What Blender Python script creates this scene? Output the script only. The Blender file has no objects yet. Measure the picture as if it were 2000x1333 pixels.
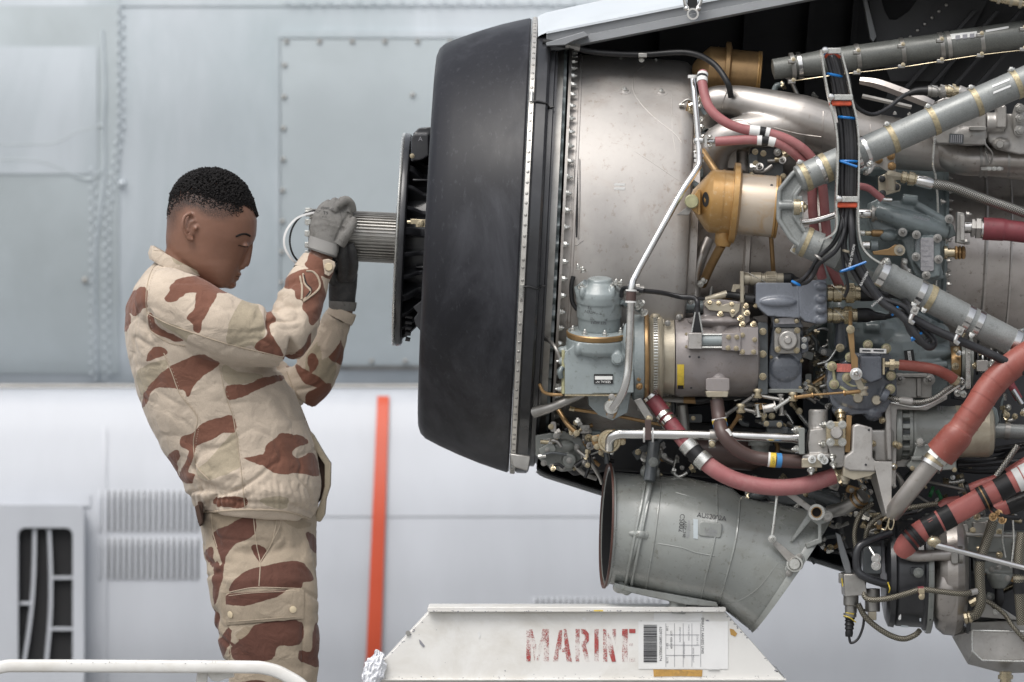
import bpy, bmesh, math, random
import numpy as np
from mathutils import Vector, Matrix, Quaternion
from mathutils.bvhtree import BVHTree
random.seed(7)
R = math.radians
scene = bpy.context.scene
col = scene.collection

# ------------------------------------------------------------------ camera, sky, sun, exposure
LENS, SENSOR = 200.0, 36.0
DIST = 12.35                       # camera to the plane of the engine's near side (metres)
CAM_Z = 2.75                       # lens height above the apron
PXM = 2000.0 / (SENSOR / LENS * DIST)   # photograph pixels per metre at that plane
cam_d = bpy.data.cameras.new('camera')
cam = bpy.data.objects.new('camera', cam_d); col.objects.link(cam)
cam.location = (0, -DIST, CAM_Z); cam.rotation_euler = (R(90), 0, 0)
cam_d.lens = LENS; cam_d.sensor_width = SENSOR
cam_d.clip_start = 0.5; cam_d.clip_end = 2000
cam_d.dof.use_dof = True; cam_d.dof.focus_distance = DIST + 0.0; cam_d.dof.aperture_fstop = 3.3
scene.camera = cam
scene.render.engine = 'CYCLES'
scene.render.resolution_x = 1024; scene.render.resolution_y = 682
SUN_EL, SUN_AZ = 58.0, 212.0       # elevation, azimuth clockwise from +Y
world = bpy.data.worlds.new("World"); scene.world = world; world.use_nodes = True
wn = world.node_tree.nodes; wl = world.node_tree.links
sky = wn.new('ShaderNodeTexSky'); sky.sky_type = 'NISHITA'; sky.sun_disc = False
sky.sun_elevation = R(SUN_EL); sky.sun_rotation = R(SUN_AZ)
sky.air_density = 1.0; sky.dust_density = 4.0; sky.ozone_density = 1.0
hs = wn.new('ShaderNodeHueSaturation'); hs.inputs['Saturation'].default_value = 0.30
bg = wn['Background']; bg.inputs['Strength'].default_value = 0.15
wl.new(sky.outputs[0], hs.inputs['Color']); wl.new(hs.outputs[0], bg.inputs['Color'])
sun_d = bpy.data.lights.new('sun', 'SUN'); sun_d.energy = 1.2; sun_d.angle = R(36); sun_d.color = (1.0, 0.965, 0.92)
sun = bpy.data.objects.new('sun', sun_d); col.objects.link(sun)
sv = Vector((math.sin(R(SUN_AZ)) * math.cos(R(SUN_EL)), math.cos(R(SUN_AZ)) * math.cos(R(SUN_EL)), math.sin(R(SUN_EL))))
sun.rotation_euler = (-sv).to_track_quat('-Z', 'Y').to_euler(); sun.location = (0, 0, 12)
scene.view_settings.view_transform = 'Standard'; scene.view_settings.look = 'None'
scene.view_settings.gamma = 1.0; scene.view_settings.exposure = 0.32
scene.view_settings.use_curve_mapping = False

# ------------------------------------------------------------------ measuring: photograph pixel + depth -> metres
def S(d): return (DIST + d) / DIST / PXM
def P(x, y, d=0.0):
    s = S(d)
    return Vector(((x - 1000) * s, d, CAM_Z - (y - 666.5) * s))

# ------------------------------------------------------------------ materials
MATS = {}
def mat(name, base, rough=0.5, metal=0.0, coat=0.0, var=0.10, vscale=9.0, grime=None, gamt=0.0, gscale=5.0,
        bump=0.0, bscale=300.0, stretch=(1, 1, 1), rvar=0.10, spec=0.5, fine=0.0, aniso=0.0):
    m = bpy.data.materials.new(name); m.use_nodes = True
    nt = m.node_tree; N = nt.nodes; L = nt.links; b = N['Principled BSDF']
    b.inputs['Roughness'].default_value = rough; b.inputs['Metallic'].default_value = metal
    b.inputs['Coat Weight'].default_value = coat; b.inputs['Coat Roughness'].default_value = 0.12
    b.inputs['Specular IOR Level'].default_value = spec
    if aniso: b.inputs['Anisotropic'].default_value = aniso
    tc = N.new('ShaderNodeTexCoord'); mp = N.new('ShaderNodeMapping')
    mp.inputs['Scale'].default_value = stretch; L.new(tc.outputs['Object'], mp.inputs['Vector'])
    n1 = N.new('ShaderNodeTexNoise'); n1.inputs['Scale'].default_value = vscale; n1.inputs['Detail'].default_value = 7
    n1.inputs['Roughness'].default_value = 0.62
    L.new(mp.outputs[0], n1.inputs['Vector'])
    r1 = N.new('ShaderNodeMapRange'); r1.inputs[1].default_value = 0.3; r1.inputs[2].default_value = 0.7
    L.new(n1.outputs['Fac'], r1.inputs[0])
    mx = N.new('ShaderNodeMix'); mx.data_type = 'RGBA'
    lo = [c * (1 - var) for c in base]; hi = [min(1, c * (1 + var)) for c in base]
    mx.inputs[6].default_value = (*lo, 1); mx.inputs[7].default_value = (*hi, 1)
    L.new(r1.outputs[0], mx.inputs[0]); out = mx.outputs[2]
    if grime:
        n2 = N.new('ShaderNodeTexNoise'); n2.inputs['Scale'].default_value = gscale; n2.inputs['Detail'].default_value = 9
        n2.inputs['Roughness'].default_value = 0.68; n2.inputs['Distortion'].default_value = 0.6
        L.new(mp.outputs[0], n2.inputs['Vector'])
        r2 = N.new('ShaderNodeMapRange'); r2.inputs[1].default_value = 0.48; r2.inputs[2].default_value = 0.72
        r2.inputs[4].default_value = gamt; L.new(n2.outputs['Fac'], r2.inputs[0])
        m2 = N.new('ShaderNodeMix'); m2.data_type = 'RGBA'; m2.inputs[7].default_value = (*grime, 1)
        L.new(r2.outputs[0], m2.inputs[0]); L.new(out, m2.inputs[6]); out = m2.outputs[2]
    if grime and bump:
        n5 = N.new('ShaderNodeTexNoise'); n5.inputs['Scale'].default_value = 75; n5.inputs['Detail'].default_value = 5; n5.inputs['Roughness'].default_value = .7
        L.new(mp.outputs[0], n5.inputs['Vector'])
        r5 = N.new('ShaderNodeMapRange'); r5.inputs[1].default_value = .58; r5.inputs[2].default_value = .68; r5.inputs[4].default_value = .55; L.new(n5.outputs['Fac'], r5.inputs[0])
        m5 = N.new('ShaderNodeMix'); m5.data_type = 'RGBA'; m5.inputs[7].default_value = (*[c * .8 for c in grime], 1)
        L.new(r5.outputs[0], m5.inputs[0]); L.new(out, m5.inputs[6]); out = m5.outputs[2]
    if fine:
        n3 = N.new('ShaderNodeTexNoise'); n3.inputs['Scale'].default_value = 420; n3.inputs['Detail'].default_value = 3
        L.new(mp.outputs[0], n3.inputs['Vector'])
        r3 = N.new('ShaderNodeMapRange'); r3.inputs[1].default_value = 0.35; r3.inputs[2].default_value = 0.65
        r3.inputs[3].default_value = 1 - fine; r3.inputs[4].default_value = 1 + fine; L.new(n3.outputs['Fac'], r3.inputs[0])
        m3 = N.new('ShaderNodeMix'); m3.data_type = 'RGBA'; m3.blend_type = 'MULTIPLY'; m3.inputs[0].default_value = 1
        L.new(out, m3.inputs[6]); L.new(r3.outputs[0], m3.inputs[7]); out = m3.outputs[2]
    L.new(out, b.inputs['Base Color'])
    if rvar:
        rr = N.new('ShaderNodeMapRange'); rr.inputs[1].default_value = 0.3; rr.inputs[2].default_value = 0.7
        rr.inputs[3].default_value = max(0.02, rough - rvar); rr.inputs[4].default_value = min(1, rough + rvar)
        L.new(n1.outputs['Fac'], rr.inputs[0]); L.new(rr.outputs[0], b.inputs['Roughness'])
    if bump:
        nb = N.new('ShaderNodeTexNoise'); nb.inputs['Scale'].default_value = bscale; nb.inputs['Detail'].default_value = 4
        L.new(mp.outputs[0], nb.inputs['Vector'])
        bp = N.new('ShaderNodeBump'); bp.inputs['Strength'].default_value = bump; bp.inputs['Distance'].default_value = 0.002
        L.new(nb.outputs['Fac'], bp.inputs['Height']); L.new(bp.outputs[0], b.inputs['Normal'])
    MATS[name] = m
    return m

mat('fuselage_paint', (0.535, 0.58, 0.615), 0.36, var=0.08, vscale=2.2, grime=(0.36, 0.42, 0.44), gamt=0.95, gscale=1.1, stretch=(1.3, 1, .4), rvar=.08)
mat('fuselage_panel', (0.455, 0.505, 0.525), 0.38, var=0.07, vscale=3, grime=(0.37, 0.41, 0.42), gamt=0.8, gscale=1.2)
mat('sponson_paint', (0.47, 0.49, 0.525), 0.40, var=0.08, vscale=2.2, stretch=(1.4, 1, .4), grime=(0.41, 0.43, 0.46), gamt=0.4, gscale=1.0)
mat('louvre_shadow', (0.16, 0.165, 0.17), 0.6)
mat('orange_paint', (0.52, 0.075, 0.030), 0.42, var=0.08, vscale=3, grime=(0.5, 0.07, 0.03), gamt=0.5, gscale=3)
mat('dark_hole', (0.012, 0.012, 0.013), 0.8, var=0.2)
mat('concrete', (0.23, 0.23, 0.225), 0.9, var=0.12, vscale=0.6, grime=(0.15, 0.15, 0.145), gamt=0.6, gscale=0.3, bump=0.3, bscale=60)
mat('black_cowl', (0.010, 0.0105, 0.0145), 0.50, coat=0.0, var=0.35, vscale=2.5, grime=(0.055, 0.057, 0.066), gamt=0.75, gscale=4.5, stretch=(1.5, 1, .6), rvar=.18, spec=.4, bump=.05, bscale=30)
mat('black_metal', (0.02, 0.021, 0.024), 0.35, coat=0.3, var=0.3, grime=(0.08, 0.08, 0.085), gamt=0.25, gscale=14)
mat('cowl_paint', (0.56, 0.60, 0.63), 0.35, var=0.05, vscale=2, grime=(0.42, 0.44, 0.45), gamt=0.4, gscale=4)
mat('cowl_frame', (0.24, 0.25, 0.26), 0.42, var=0.12, vscale=6, grime=(0.1, 0.1, 0.1), gamt=0.5, gscale=5, stretch=(.3, 1, 1))
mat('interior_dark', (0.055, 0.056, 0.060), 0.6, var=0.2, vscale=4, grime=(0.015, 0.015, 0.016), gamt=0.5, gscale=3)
mat('rivet_strip', (0.62, 0.60, 0.56), 0.38, metal=0.7, var=0.12, vscale=25, grime=(0.25, 0.2, 0.16), gamt=0.35, gscale=18)
mat('shroud_steel', (0.42, 0.40, 0.38), 0.56, metal=0.68, var=0.22, vscale=5, grime=(0.30, 0.245, 0.20), gamt=0.7, gscale=5, stretch=(1, 1, .8), bump=.10, bscale=14, rvar=.10)
mat('casing_steel', (0.44, 0.41, 0.385), 0.36, metal=0.85, var=0.15, vscale=6, grime=(0.20, 0.165, 0.13), gamt=0.5, gscale=9, bump=.06, bscale=40)
mat('duct_steel', (0.44, 0.415, 0.39), 0.46, metal=0.92, var=0.10, vscale=9, grime=(0.40, 0.35, 0.30), gamt=0.45, gscale=10, bump=.05, bscale=25, rvar=.09)
mat('bright_steel', (0.72, 0.71, 0.69), 0.20, metal=1.0, var=0.08, vscale=20, grime=(0.4, 0.35, 0.3), gamt=0.25, gscale=25, rvar=.07)
mat('dull_steel', (0.36, 0.35, 0.33), 0.40, metal=0.8, var=0.15, vscale=16, grime=(0.16, 0.14, 0.12), gamt=0.4, gscale=20)
mat('cadmium', (0.50, 0.43, 0.30), 0.28, metal=0.85, var=0.15, vscale=60, grime=(0.25, 0.2, 0.12), gamt=0.4, gscale=60)
mat('zinc', (0.60, 0.60, 0.57), 0.28, metal=0.85, var=0.12, vscale=60, grime=(0.25, 0.24, 0.2), gamt=0.4, gscale=60)
mat('gold_paint', (0.38, 0.22, 0.075), 0.34, metal=0.35, coat=.15, var=0.12, vscale=10, grime=(0.60, 0.46, 0.28), gamt=0.6, gscale=8, bump=.05, bscale=90)
mat('worn_gold', (0.55, 0.47, 0.38), 0.36, metal=0.45, var=0.10, vscale=8, grime=(0.50, 0.29, 0.10), gamt=0.9, gscale=16, rvar=.08)
mat('bronze', (0.34, 0.215, 0.10), 0.38, metal=0.6, var=0.18, vscale=22, grime=(0.14, 0.09, 0.05), gamt=0.4, gscale=22)
mat('teal_casting', (0.155, 0.185, 0.188), 0.33, coat=.35, var=0.10, vscale=12, grime=(0.09, 0.10, 0.10), gamt=0.4, gscale=12, bump=.10, bscale=140)
mat('pale_casting', (0.25, 0.285, 0.288), 0.33, coat=.35, var=0.08, vscale=14, grime=(0.13, 0.14, 0.13), gamt=0.35, gscale=14, bump=.10, bscale=140)
mat('olive_casting', (0.205, 0.215, 0.20), 0.32, coat=.4, var=0.08, vscale=10, grime=(0.10, 0.10, 0.09), gamt=0.35, gscale=10, bump=.08, bscale=120)
mat('dark_casting', (0.075, 0.085, 0.09), 0.34, coat=.35, var=0.15, vscale=14, grime=(0.03, 0.03, 0.03), gamt=0.5, gscale=14, bump=.12, bscale=140)
mat('slate_casting', (0.165, 0.18, 0.21), 0.27, coat=.45, var=0.07, vscale=14, grime=(0.09, 0.10, 0.11), gamt=0.35, gscale=15, bump=.06, bscale=120)
mat('deep_slate', (0.095, 0.105, 0.125), 0.28, coat=.5, var=0.12, vscale=14, grime=(0.04, 0.045, 0.05), gamt=0.4, gscale=15, bump=.12, bscale=110)
mat('grey_alloy', (0.40, 0.385, 0.365), 0.38, metal=0.45, var=0.10, vscale=22, grime=(0.18, 0.16, 0.13), gamt=0.4, gscale=20, bump=.12, bscale=180)
mat('mauve_casting', (0.27, 0.245, 0.238), 0.38, metal=.15, coat=.15, var=0.08, vscale=14, grime=(0.18, 0.14, 0.11), gamt=0.45, gscale=12, bump=.10, bscale=160)
mat('tan_ring', (0.40, 0.36, 0.28), 0.38, metal=.35, var=0.12, vscale=18, grime=(0.2, 0.15, 0.09), gamt=0.4, gscale=22)
mat('duct_paint', (0.27, 0.283, 0.268), 0.26, coat=.7, var=0.07, vscale=6, grime=(0.14, 0.13, 0.10), gamt=0.45, gscale=7, bump=.10, bscale=22, rvar=.07)
mat('rust_rim', (0.085, 0.038, 0.028), 0.55, var=0.25, vscale=20)
mat('strut_grey', (0.25, 0.262, 0.255), 0.40, metal=.25, var=0.09, vscale=15, grime=(0.16, 0.16, 0.15), gamt=0.45, gscale=14, fine=.10, bump=.10, bscale=350)
mat('strut_dark', (0.135, 0.14, 0.13), 0.42, metal=.2, var=0.12, vscale=15, grime=(0.05, 0.05, 0.045), gamt=0.4, gscale=14, fine=.15)
mat('band_tag', (0.42, 0.36, 0.23), 0.45, metal=.4, var=0.3, vscale=90, grime=(0.10, 0.07, 0.04), gamt=0.8, gscale=90)
mat('pink_hose', (0.33, 0.12, 0.122), 0.52, var=0.18, vscale=12, grime=(0.40, 0.21, 0.20), gamt=0.6, gscale=22, bump=.08, bscale=200)
mat('maroon_hose', (0.20, 0.042, 0.052), 0.50, var=0.14, vscale=12, grime=(0.10, 0.03, 0.03), gamt=0.5, gscale=14, bump=.08, bscale=200)
mat('red_hose', (0.26, 0.070, 0.053), 0.46, var=0.18, vscale=10, grime=(0.34, 0.15, 0.12), gamt=0.6, gscale=20, bump=.08, bscale=160)
mat('salmon_hose', (0.41, 0.125, 0.11), 0.46, var=0.18, vscale=10, grime=(0.34, 0.10, 0.09), gamt=0.75, gscale=12)
mat('brown_hose', (0.080, 0.050, 0.044), 0.42, var=0.14, vscale=14, grime=(0.04, 0.03, 0.028), gamt=0.4, gscale=14)
mat('black_rubber', (0.010, 0.010, 0.011), 0.42, spec=.4, var=0.3, vscale=30, grime=(0.05, 0.05, 0.05), gamt=0.3, gscale=40)
mat('black_cable', (0.018, 0.018, 0.020), 0.36, var=0.3, vscale=30, grime=(0.06, 0.06, 0.062), gamt=0.3, gscale=30)
mat('blue_tie', (0.01, 0.17, 0.50), 0.35)
mat('orange_tape', (0.50, 0.075, 0.03), 0.6, var=.3, vscale=120)
mat('white_paint', (0.73, 0.72, 0.69), 0.38, var=0.05, vscale=5, grime=(0.50, 0.46, 0.39), gamt=0.6, gscale=6, rvar=.06)
mat('white_plastic', (0.78, 0.78, 0.77), 0.4, var=.04)
mat('crumple_white', (0.80, 0.81, 0.84), 0.6, var=.04)
mat('paper', (0.76, 0.76, 0.75), 0.6, var=0.04, vscale=12, grime=(0.6, 0.57, 0.5), gamt=.4, gscale=9)
mat('ink', (0.03, 0.03, 0.035), 0.6)
mat('faint_ink', (0.25, 0.25, 0.27), 0.6)
mat('torn_tan', (0.50, 0.29, 0.075), 0.6, var=.25, vscale=40, grime=(.06, .05, .04), gamt=.7, gscale=40)
mat('label_white', (0.70, 0.70, 0.68), 0.45)
mat('label_yellow', (0.72, 0.52, 0.06), 0.45, var=.1, vscale=60, grime=(.25, .18, .05), gamt=.5, gscale=60)
mat('label_blue', (0.05, 0.22, 0.48), 0.45)
mat('label_red', (0.55, 0.16, 0.13), 0.45, var=.25, vscale=200)
mat('label_black', (0.012, 0.012, 0.012), 0.4)
mat('placard', (0.33, 0.32, 0.33), 0.4, metal=.5, var=.15, vscale=120, bump=.3, bscale=260)
mat('stud_yellow', (0.34, 0.33, 0.19), 0.4, var=.25, vscale=60)
mat('green_clip', (0.02, 0.16, 0.05), 0.5)
mat('yellow_wire', (0.60, 0.45, 0.05), 0.5)

def striped(name, c1, c2, freq, metal=1.0, rough=.3, diag=True):
    """woven steel braid: procedural over the hose's own UV (u round, v along, metres)"""
    m = bpy.data.materials.new(name); m.use_nodes = True
    nt = m.node_tree; N = nt.nodes; L = nt.links; b = N['Principled BSDF']
    b.inputs['Metallic'].default_value = metal; b.inputs['Roughness'].default_value = rough
    uv = N.new('ShaderNodeUVMap'); uv.uv_map = 'UVMap'
    outs = []
    for sgn in (1, -1):
        mp = N.new('ShaderNodeMapping'); mp.inputs['Rotation'].default_value = (0, 0, R(45) * sgn)
        w = N.new('ShaderNodeTexWave'); w.inputs['Scale'].default_value = freq; w.bands_direction = 'X'
        L.new(uv.outputs[0], mp.inputs[0]); L.new(mp.outputs[0], w.inputs['Vector']); outs.append(w)
    mx = N.new('ShaderNodeMath'); mx.operation = 'MULTIPLY'
    L.new(outs[0].outputs['Fac'], mx.inputs[0]); L.new(outs[1].outputs['Fac'], mx.inputs[1])
    cm = N.new('ShaderNodeMix'); cm.data_type = 'RGBA'; cm.inputs[6].default_value = (*c1, 1); cm.inputs[7].default_value = (*c2, 1)
    L.new(mx.outputs[0], cm.inputs[0]); L.new(cm.outputs[2], b.inputs['Base Color'])
    bp = N.new('ShaderNodeBump'); bp.inputs['Strength'].default_value = 0.6; bp.inputs['Distance'].default_value = .001
    L.new(mx.outputs[0], bp.inputs['Height']); L.new(bp.outputs[0], b.inputs['Normal'])
    MATS[name] = m
striped('braid_steel', (0.10, 0.095, 0.085), (0.80, 0.78, 0.72), 85)
striped('braid_olive', (0.05, 0.045, 0.035), (0.50, 0.46, 0.36), 85, metal=.6)

# ------------------------------------------------------------------ objects
def root_off(o):
    v = Vector((0, 0, 0))
    while o is not None:
        v += Vector(o.location); o = o.parent
    return v
def thing(name, label, cat, loc, group=None, kind=None):
    o = bpy.data.objects.new(name, None); o.empty_display_size = 0.1; col.objects.link(o); o.location = loc
    tag(o, label, cat, group, kind); return o
def tag(o, label=None, cat=None, group=None, kind=None):
    for k, v in (('label', label), ('category', cat), ('group', group), ('kind', kind)):
        if v: o[k] = v
    return o
def link(name, me, parent=None, m=None):
    o = bpy.data.objects.new(name, me); col.objects.link(o)
    if parent is not None: o.parent = parent
    if m and not me.materials: me.materials.append(MATS[m])
    return o

def catmull(pts, n=8):
    pts = [Vector(p) for p in pts]
    if len(pts) < 3: return pts
    out = []
    ext = [pts[0] * 2 - pts[1]] + pts + [pts[-1] * 2 - pts[-2]]
    for i in range(1, len(ext) - 2):
        p0, p1, p2, p3 = ext[i - 1:i + 3]
        for k in range(n):
            t = k / n
            out.append(0.5 * ((2 * p1) + (p2 - p0) * t + (2 * p0 - 5 * p1 + 4 * p2 - p3) * t * t + (3 * p1 - p0 - 3 * p2 + p3) * t ** 3))
    out.append(pts[-1]); return out

def frame(n):
    n = n.normalized(); a = Vector((0, 0, 1)) if abs(n.z) < .9 else Vector((1, 0, 0))
    u = n.cross(a).normalized(); v = n.cross(u).normalized(); return u, v, n

class G:
    """collects shapes given in photograph pixels + depth; done() links them as one mesh object"""
    def __init__(self): self.v = []; self.f = []; self.uv = {}
    def raw(self, vs, fs):
        o = len(self.v); self.v += [Vector(p) for p in vs]; self.f += [tuple(i + o for i in f) for f in fs]; return self
    def prism(self, pts, d0, d1):
        n = len(pts); a = sum(pts[i][0] * pts[(i + 1) % n][1] - pts[(i + 1) % n][0] * pts[i][1] for i in range(n))
        if a < 0: pts = pts[::-1]
        vs = [P(x, y, d0) for x, y in pts]
        dm = S(d0)
        vs += [Vector((v.x, d1, v.z)) for v in vs]
        fs = [tuple(range(n)), tuple(range(2 * n - 1, n - 1, -1))] + [(i, i + n, (i + 1) % n + n, (i + 1) % n) for i in range(n)]
        return self.raw(vs, fs)
    def box(self, x0, y0, x1, y1, d0, d1, rot=0):
        cx, cy = (x0 + x1) / 2, (y0 + y1) / 2; c, s = math.cos(R(rot)), math.sin(R(rot))
        pts = [(x0, y0), (x1, y0), (x1, y1), (x0, y1)]
        return self.prism([(cx + (x - cx) * c - (y - cy) * s, cy + (x - cx) * s + (y - cy) * c) for x, y in pts], d0, d1)
    def wbox(self, lo, hi):
        x0, y0, z0 = lo; x1, y1, z1 = hi
        vs = [(x0, y0, z0), (x1, y0, z0), (x1, y1, z0), (x0, y1, z0), (x0, y0, z1), (x1, y0, z1), (x1, y1, z1), (x0, y1, z1)]
        return self.raw(vs, [(0, 3, 2, 1), (4, 5, 6, 7), (0, 1, 5, 4), (1, 2, 6, 5), (2, 3, 7, 6), (3, 0, 4, 7)])
    def rprism(self, x0, y0, x1, y1, r, d0, d1, rot=0, n=4):
        cx, cy = (x0 + x1) / 2, (y0 + y1) / 2; c, s = math.cos(R(rot)), math.sin(R(rot)); pts = []
        for (ax, ay, a0) in ((x1 - r, y0 + r, -90), (x1 - r, y1 - r, 0), (x0 + r, y1 - r, 90), (x0 + r, y0 + r, 180)):
            for k in range(n + 1):
                a = R(a0 + 90 * k / n); pts.append((ax + r * math.cos(a), ay + r * math.sin(a)))
        return self.prism([(cx + (x - cx) * c - (y - cy) * s, cy + (x - cx) * s + (y - cy) * c) for x, y in pts], d0, d1)
    def rings(self, rings, closed=True, cap=True):
        o = len(self.v); m = len(rings[0])
        for r in rings: self.v += [Vector(p) for p in r]
        for i in range(len(rings) - 1):
            for j in range(m if closed else m - 1):
                a = o + i * m + j; b = o + i * m + (j + 1) % m
                self.f.append((a, b, b + m, a + m))
        if cap:
            self.f.append(tuple(o + j for j in range(m))[::-1]); self.f.append(tuple(o + (len(rings) - 1) * m + j for j in range(m)))
        return self
    def wtube(self, pts, rad, seg=12, cap=True):
        pts = [Vector(p) for p in pts]; n = len(pts)
        if not isinstance(rad, (list, tuple)): rad = [rad] * n
        t0 = (pts[1] - pts[0]).normalized(); u, v, _ = frame(t0); rings = []; ln = 0; f0 = len(self.f); lens = []
        for i, p in enumerate(pts):
            t = (pts[min(i + 1, n - 1)] - pts[max(i - 1, 0)]).normalized()
            q = t0.rotation_difference(t); u = q @ u; u = (u - t * u.dot(t)).normalized(); v = t.cross(u); t0 = t
            if i: ln += (p - pts[i - 1]).length
            lens.append(ln)
            rings.append([p + (u * math.cos(2 * math.pi * k / seg) + v * math.sin(2 * math.pi * k / seg)) * rad[i] for k in range(seg)])
        self.rings(rings, True, cap)
        for i in range(n - 1):
            for j in range(seg):
                w = 2 * math.pi * max(rad[i], 1e-4)
                self.uv[f0 + i * seg + j] = [(j / seg * w, lens[i]), ((j + 1) / seg * w, lens[i]), ((j + 1) / seg * w, lens[i + 1]), (j / seg * w, lens[i + 1])]
        return self
    def tube(self, pts, r, seg=12, n=8, cap=True):
        q = [P(*p) for p in pts]; dm = sum(p[2] for p in pts) / len(pts)
        if isinstance(r, (list, tuple)):
            rr = []; k = len(pts)
            if k < 3: rr = list(r)
            else:
                for i in range(k - 1):
                    rr += [r[i] + (r[i + 1] - r[i]) * j / n for j in range(n)]
                rr.append(r[-1])
            rad = [x * S(dm) for x in rr]
        else: rad = r * S(dm)
        return self.wtube(catmull(q, n), rad, seg, cap)
    def wlathe(self, c, axis, prof, seg=32, a0=0, a1=360, cap=True):
        u, v, n = frame(Vector(axis)); c = Vector(c); full = abs(a1 - a0) >= 360
        m = seg if full else seg + 1; rings = []
        for a, r in prof:
            rings.append([c + n * a + (u * math.cos(R(a0 + (a1 - a0) * k / seg)) + v * math.sin(R(a0 + (a1 - a0) * k / seg))) * r for k in range(m)])
        return self.rings(rings, full, cap and full)
    def cyl(self, p0, p1, r, seg=28):
        """r: radius in px, or list of (t, r) along p0->p1"""
        a, b = P(*p0), P(*p1); L = (b - a).length; s = S((p0[2] + p1[2]) / 2)
        prof = [(0, r * s), (L, r * s)] if not isinstance(r, (list, tuple)) else [(t * L, q * s) for t, q in r]
        return self.wlathe(a, b - a, prof, seg)
    def ell(self, c, rx, ry, rz, seg=18, rot=0):
        """ellipsoid, radii px: x, y(depth), z"""
        p = P(*c); s = S(c[2]); rings = []
        cs, sn = math.cos(R(rot)), math.sin(R(rot))
        for i in range(seg // 2 + 1):
            th = math.pi * i / (seg // 2); th = min(max(th, .02), math.pi - .02); ring = []
            for k in range(seg):
                ph = 2 * math.pi * k / seg
                x, y, z = rx * s * math.sin(th) * math.cos(ph), ry * s * math.sin(th) * math.sin(ph), rz * s * math.cos(th)
                ring.append(p + Vector((x * cs + z * sn, y, -x * sn + z * cs)))
            rings.append(ring)
        return self.rings(rings[::-1])
    def hexa(self, p, axis, r, h):
        s = S(p[2]); return self.wlathe(P(*p), axis, [(0, r * s), (h * s * .85, r * s), (h * s, r * s * .86)], 6)
    def mesh(self, name, off=Vector((0, 0, 0))):
        me = bpy.data.meshes.new(name); me.from_pydata([v - off for v in self.v], [], self.f)
        if self.uv:
            uvl = me.uv_layers.new(name='UVMap'); buf = np.zeros((len(me.loops), 2), dtype=np.float32)
            for fi, c in self.uv.items():
                st = me.polygons[fi].loop_start
                for k in range(4): buf[st + k] = c[k]
            uvl.data.foreach_set('uv', buf.ravel())
        return me
    def done(self, name, m, parent=None, bevel=0, remesh=0, smooth=2, sharp=38, label=None, push=None):
        off = root_off(parent) if parent is not None else Vector((0, 0, 0))
        me = self.mesh(name, off)
        if not self.uv:
            bm = bmesh.new(); bm.from_mesh(me); bmesh.ops.recalc_face_normals(bm, faces=bm.faces); bm.to_mesh(me); bm.free()
        o = link(name, me, parent, m)
        if remesh:
            r = o.modifiers.new('remesh', 'REMESH'); r.mode = 'VOXEL'; r.voxel_size = remesh; r.use_smooth_shade = True
            if smooth:
                sm = o.modifiers.new('smooth', 'SMOOTH'); sm.factor = .5; sm.iterations = smooth
        else:
            me.shade_smooth(); me.set_sharp_from_angle(angle=R(sharp))
            if bevel:
                b = o.modifiers.new('bevel', 'BEVEL'); b.width = bevel * S(0); b.segments = 2; b.limit_method = 'ANGLE'; b.angle_limit = R(35)
                b.harden_normals = False
        if label: o['label'] = label
        return o
# ------------------------------------------------------------------ the setting: apron
g = G(); g.raw([(-600, -300, 0), (600, -300, 0), (600, 900, 0), (-600, 900, 0)], [(0, 1, 2, 3)])
tag(g.done('apron_ground', 'concrete'), kind='structure')

# ------------------------------------------------------------------ the aircraft body behind (fuselage side over a bulging wheel fairing)
FUS = [(-900, 4.3), (-520, 3.62), (-260, 3.38), (-60, 3.28), (150, 3.24), (330, 3.26), (500, 3.30), (640, 3.365), (752, 3.435)]
SPO = [(758, 3.34), (764, 3.24), (780, 3.185), (820, 3.145), (870, 3.112), (950, 3.07), (1030, 3.045), (1150, 3.03), (1300, 3.045), (1480, 3.14), (1700, 3.5), (1850, 4.0)]
def interp(tab, y):
    ys = [t[0] for t in tab]; return float(np.interp(y, ys, [t[1] for t in tab]))
def smooth_tab(tab, n=6):
    pts = catmull([Vector((a, b, 0)) for a, b in tab], n); return [(p.x, p.y) for p in pts]
FUSs, SPOs = smooth_tab(FUS), smooth_tab(SPO)
def PF(x, y, lift=0.0, which=None):
    tab = SPOs if (which == 's' or (which is None and y >= 756)) else FUSs
    d = interp(tab, y) - lift; return P(x, y, d)
def fsheet(name, m, outline, lift, parent, nx=1, ny=10, which=None, thick=True):
    """a plate lying on the curved side: outline = (x0,y0,x1,y1)"""
    x0, y0, x1, y1 = outline; g = G(); front = []; back = []
    for j in range(ny + 1):
        y = y0 + (y1 - y0) * j / ny
        front.append([PF(x0 + (x1 - x0) * i / nx, y, lift, which) for i in range(nx + 1)])
    n = nx + 1; vs = [p for r in front for p in r]; vs += [v + Vector((0, lift + .01, 0)) for v in vs]
    off = n * (ny + 1); fs = []
    for j in range(ny):
        for i in range(nx):
            a = j * n + i; fs.append((a, a + 1, a + n + 1, a + n))
    for j in range(ny):
        a = j * n; fs.append((a, a + n, a + n + off, a + off)); a = j * n + nx; fs.append((a, a + off, a + n + off, a + n))
    for i in range(nx):
        fs.append((i, i + off, i + 1 + off, i + 1)); a = ny * n + i; fs.append((a, a + 1, a + 1 + off, a + off))
    g.raw(vs, fs); return g.done(name, m, parent, sharp=30)
fus = thing('aircraft_fuselage', 'pale grey aircraft side with louvres and orange stripe, out of focus behind the man', 'aircraft', (0, 3.3, 0))
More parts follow.
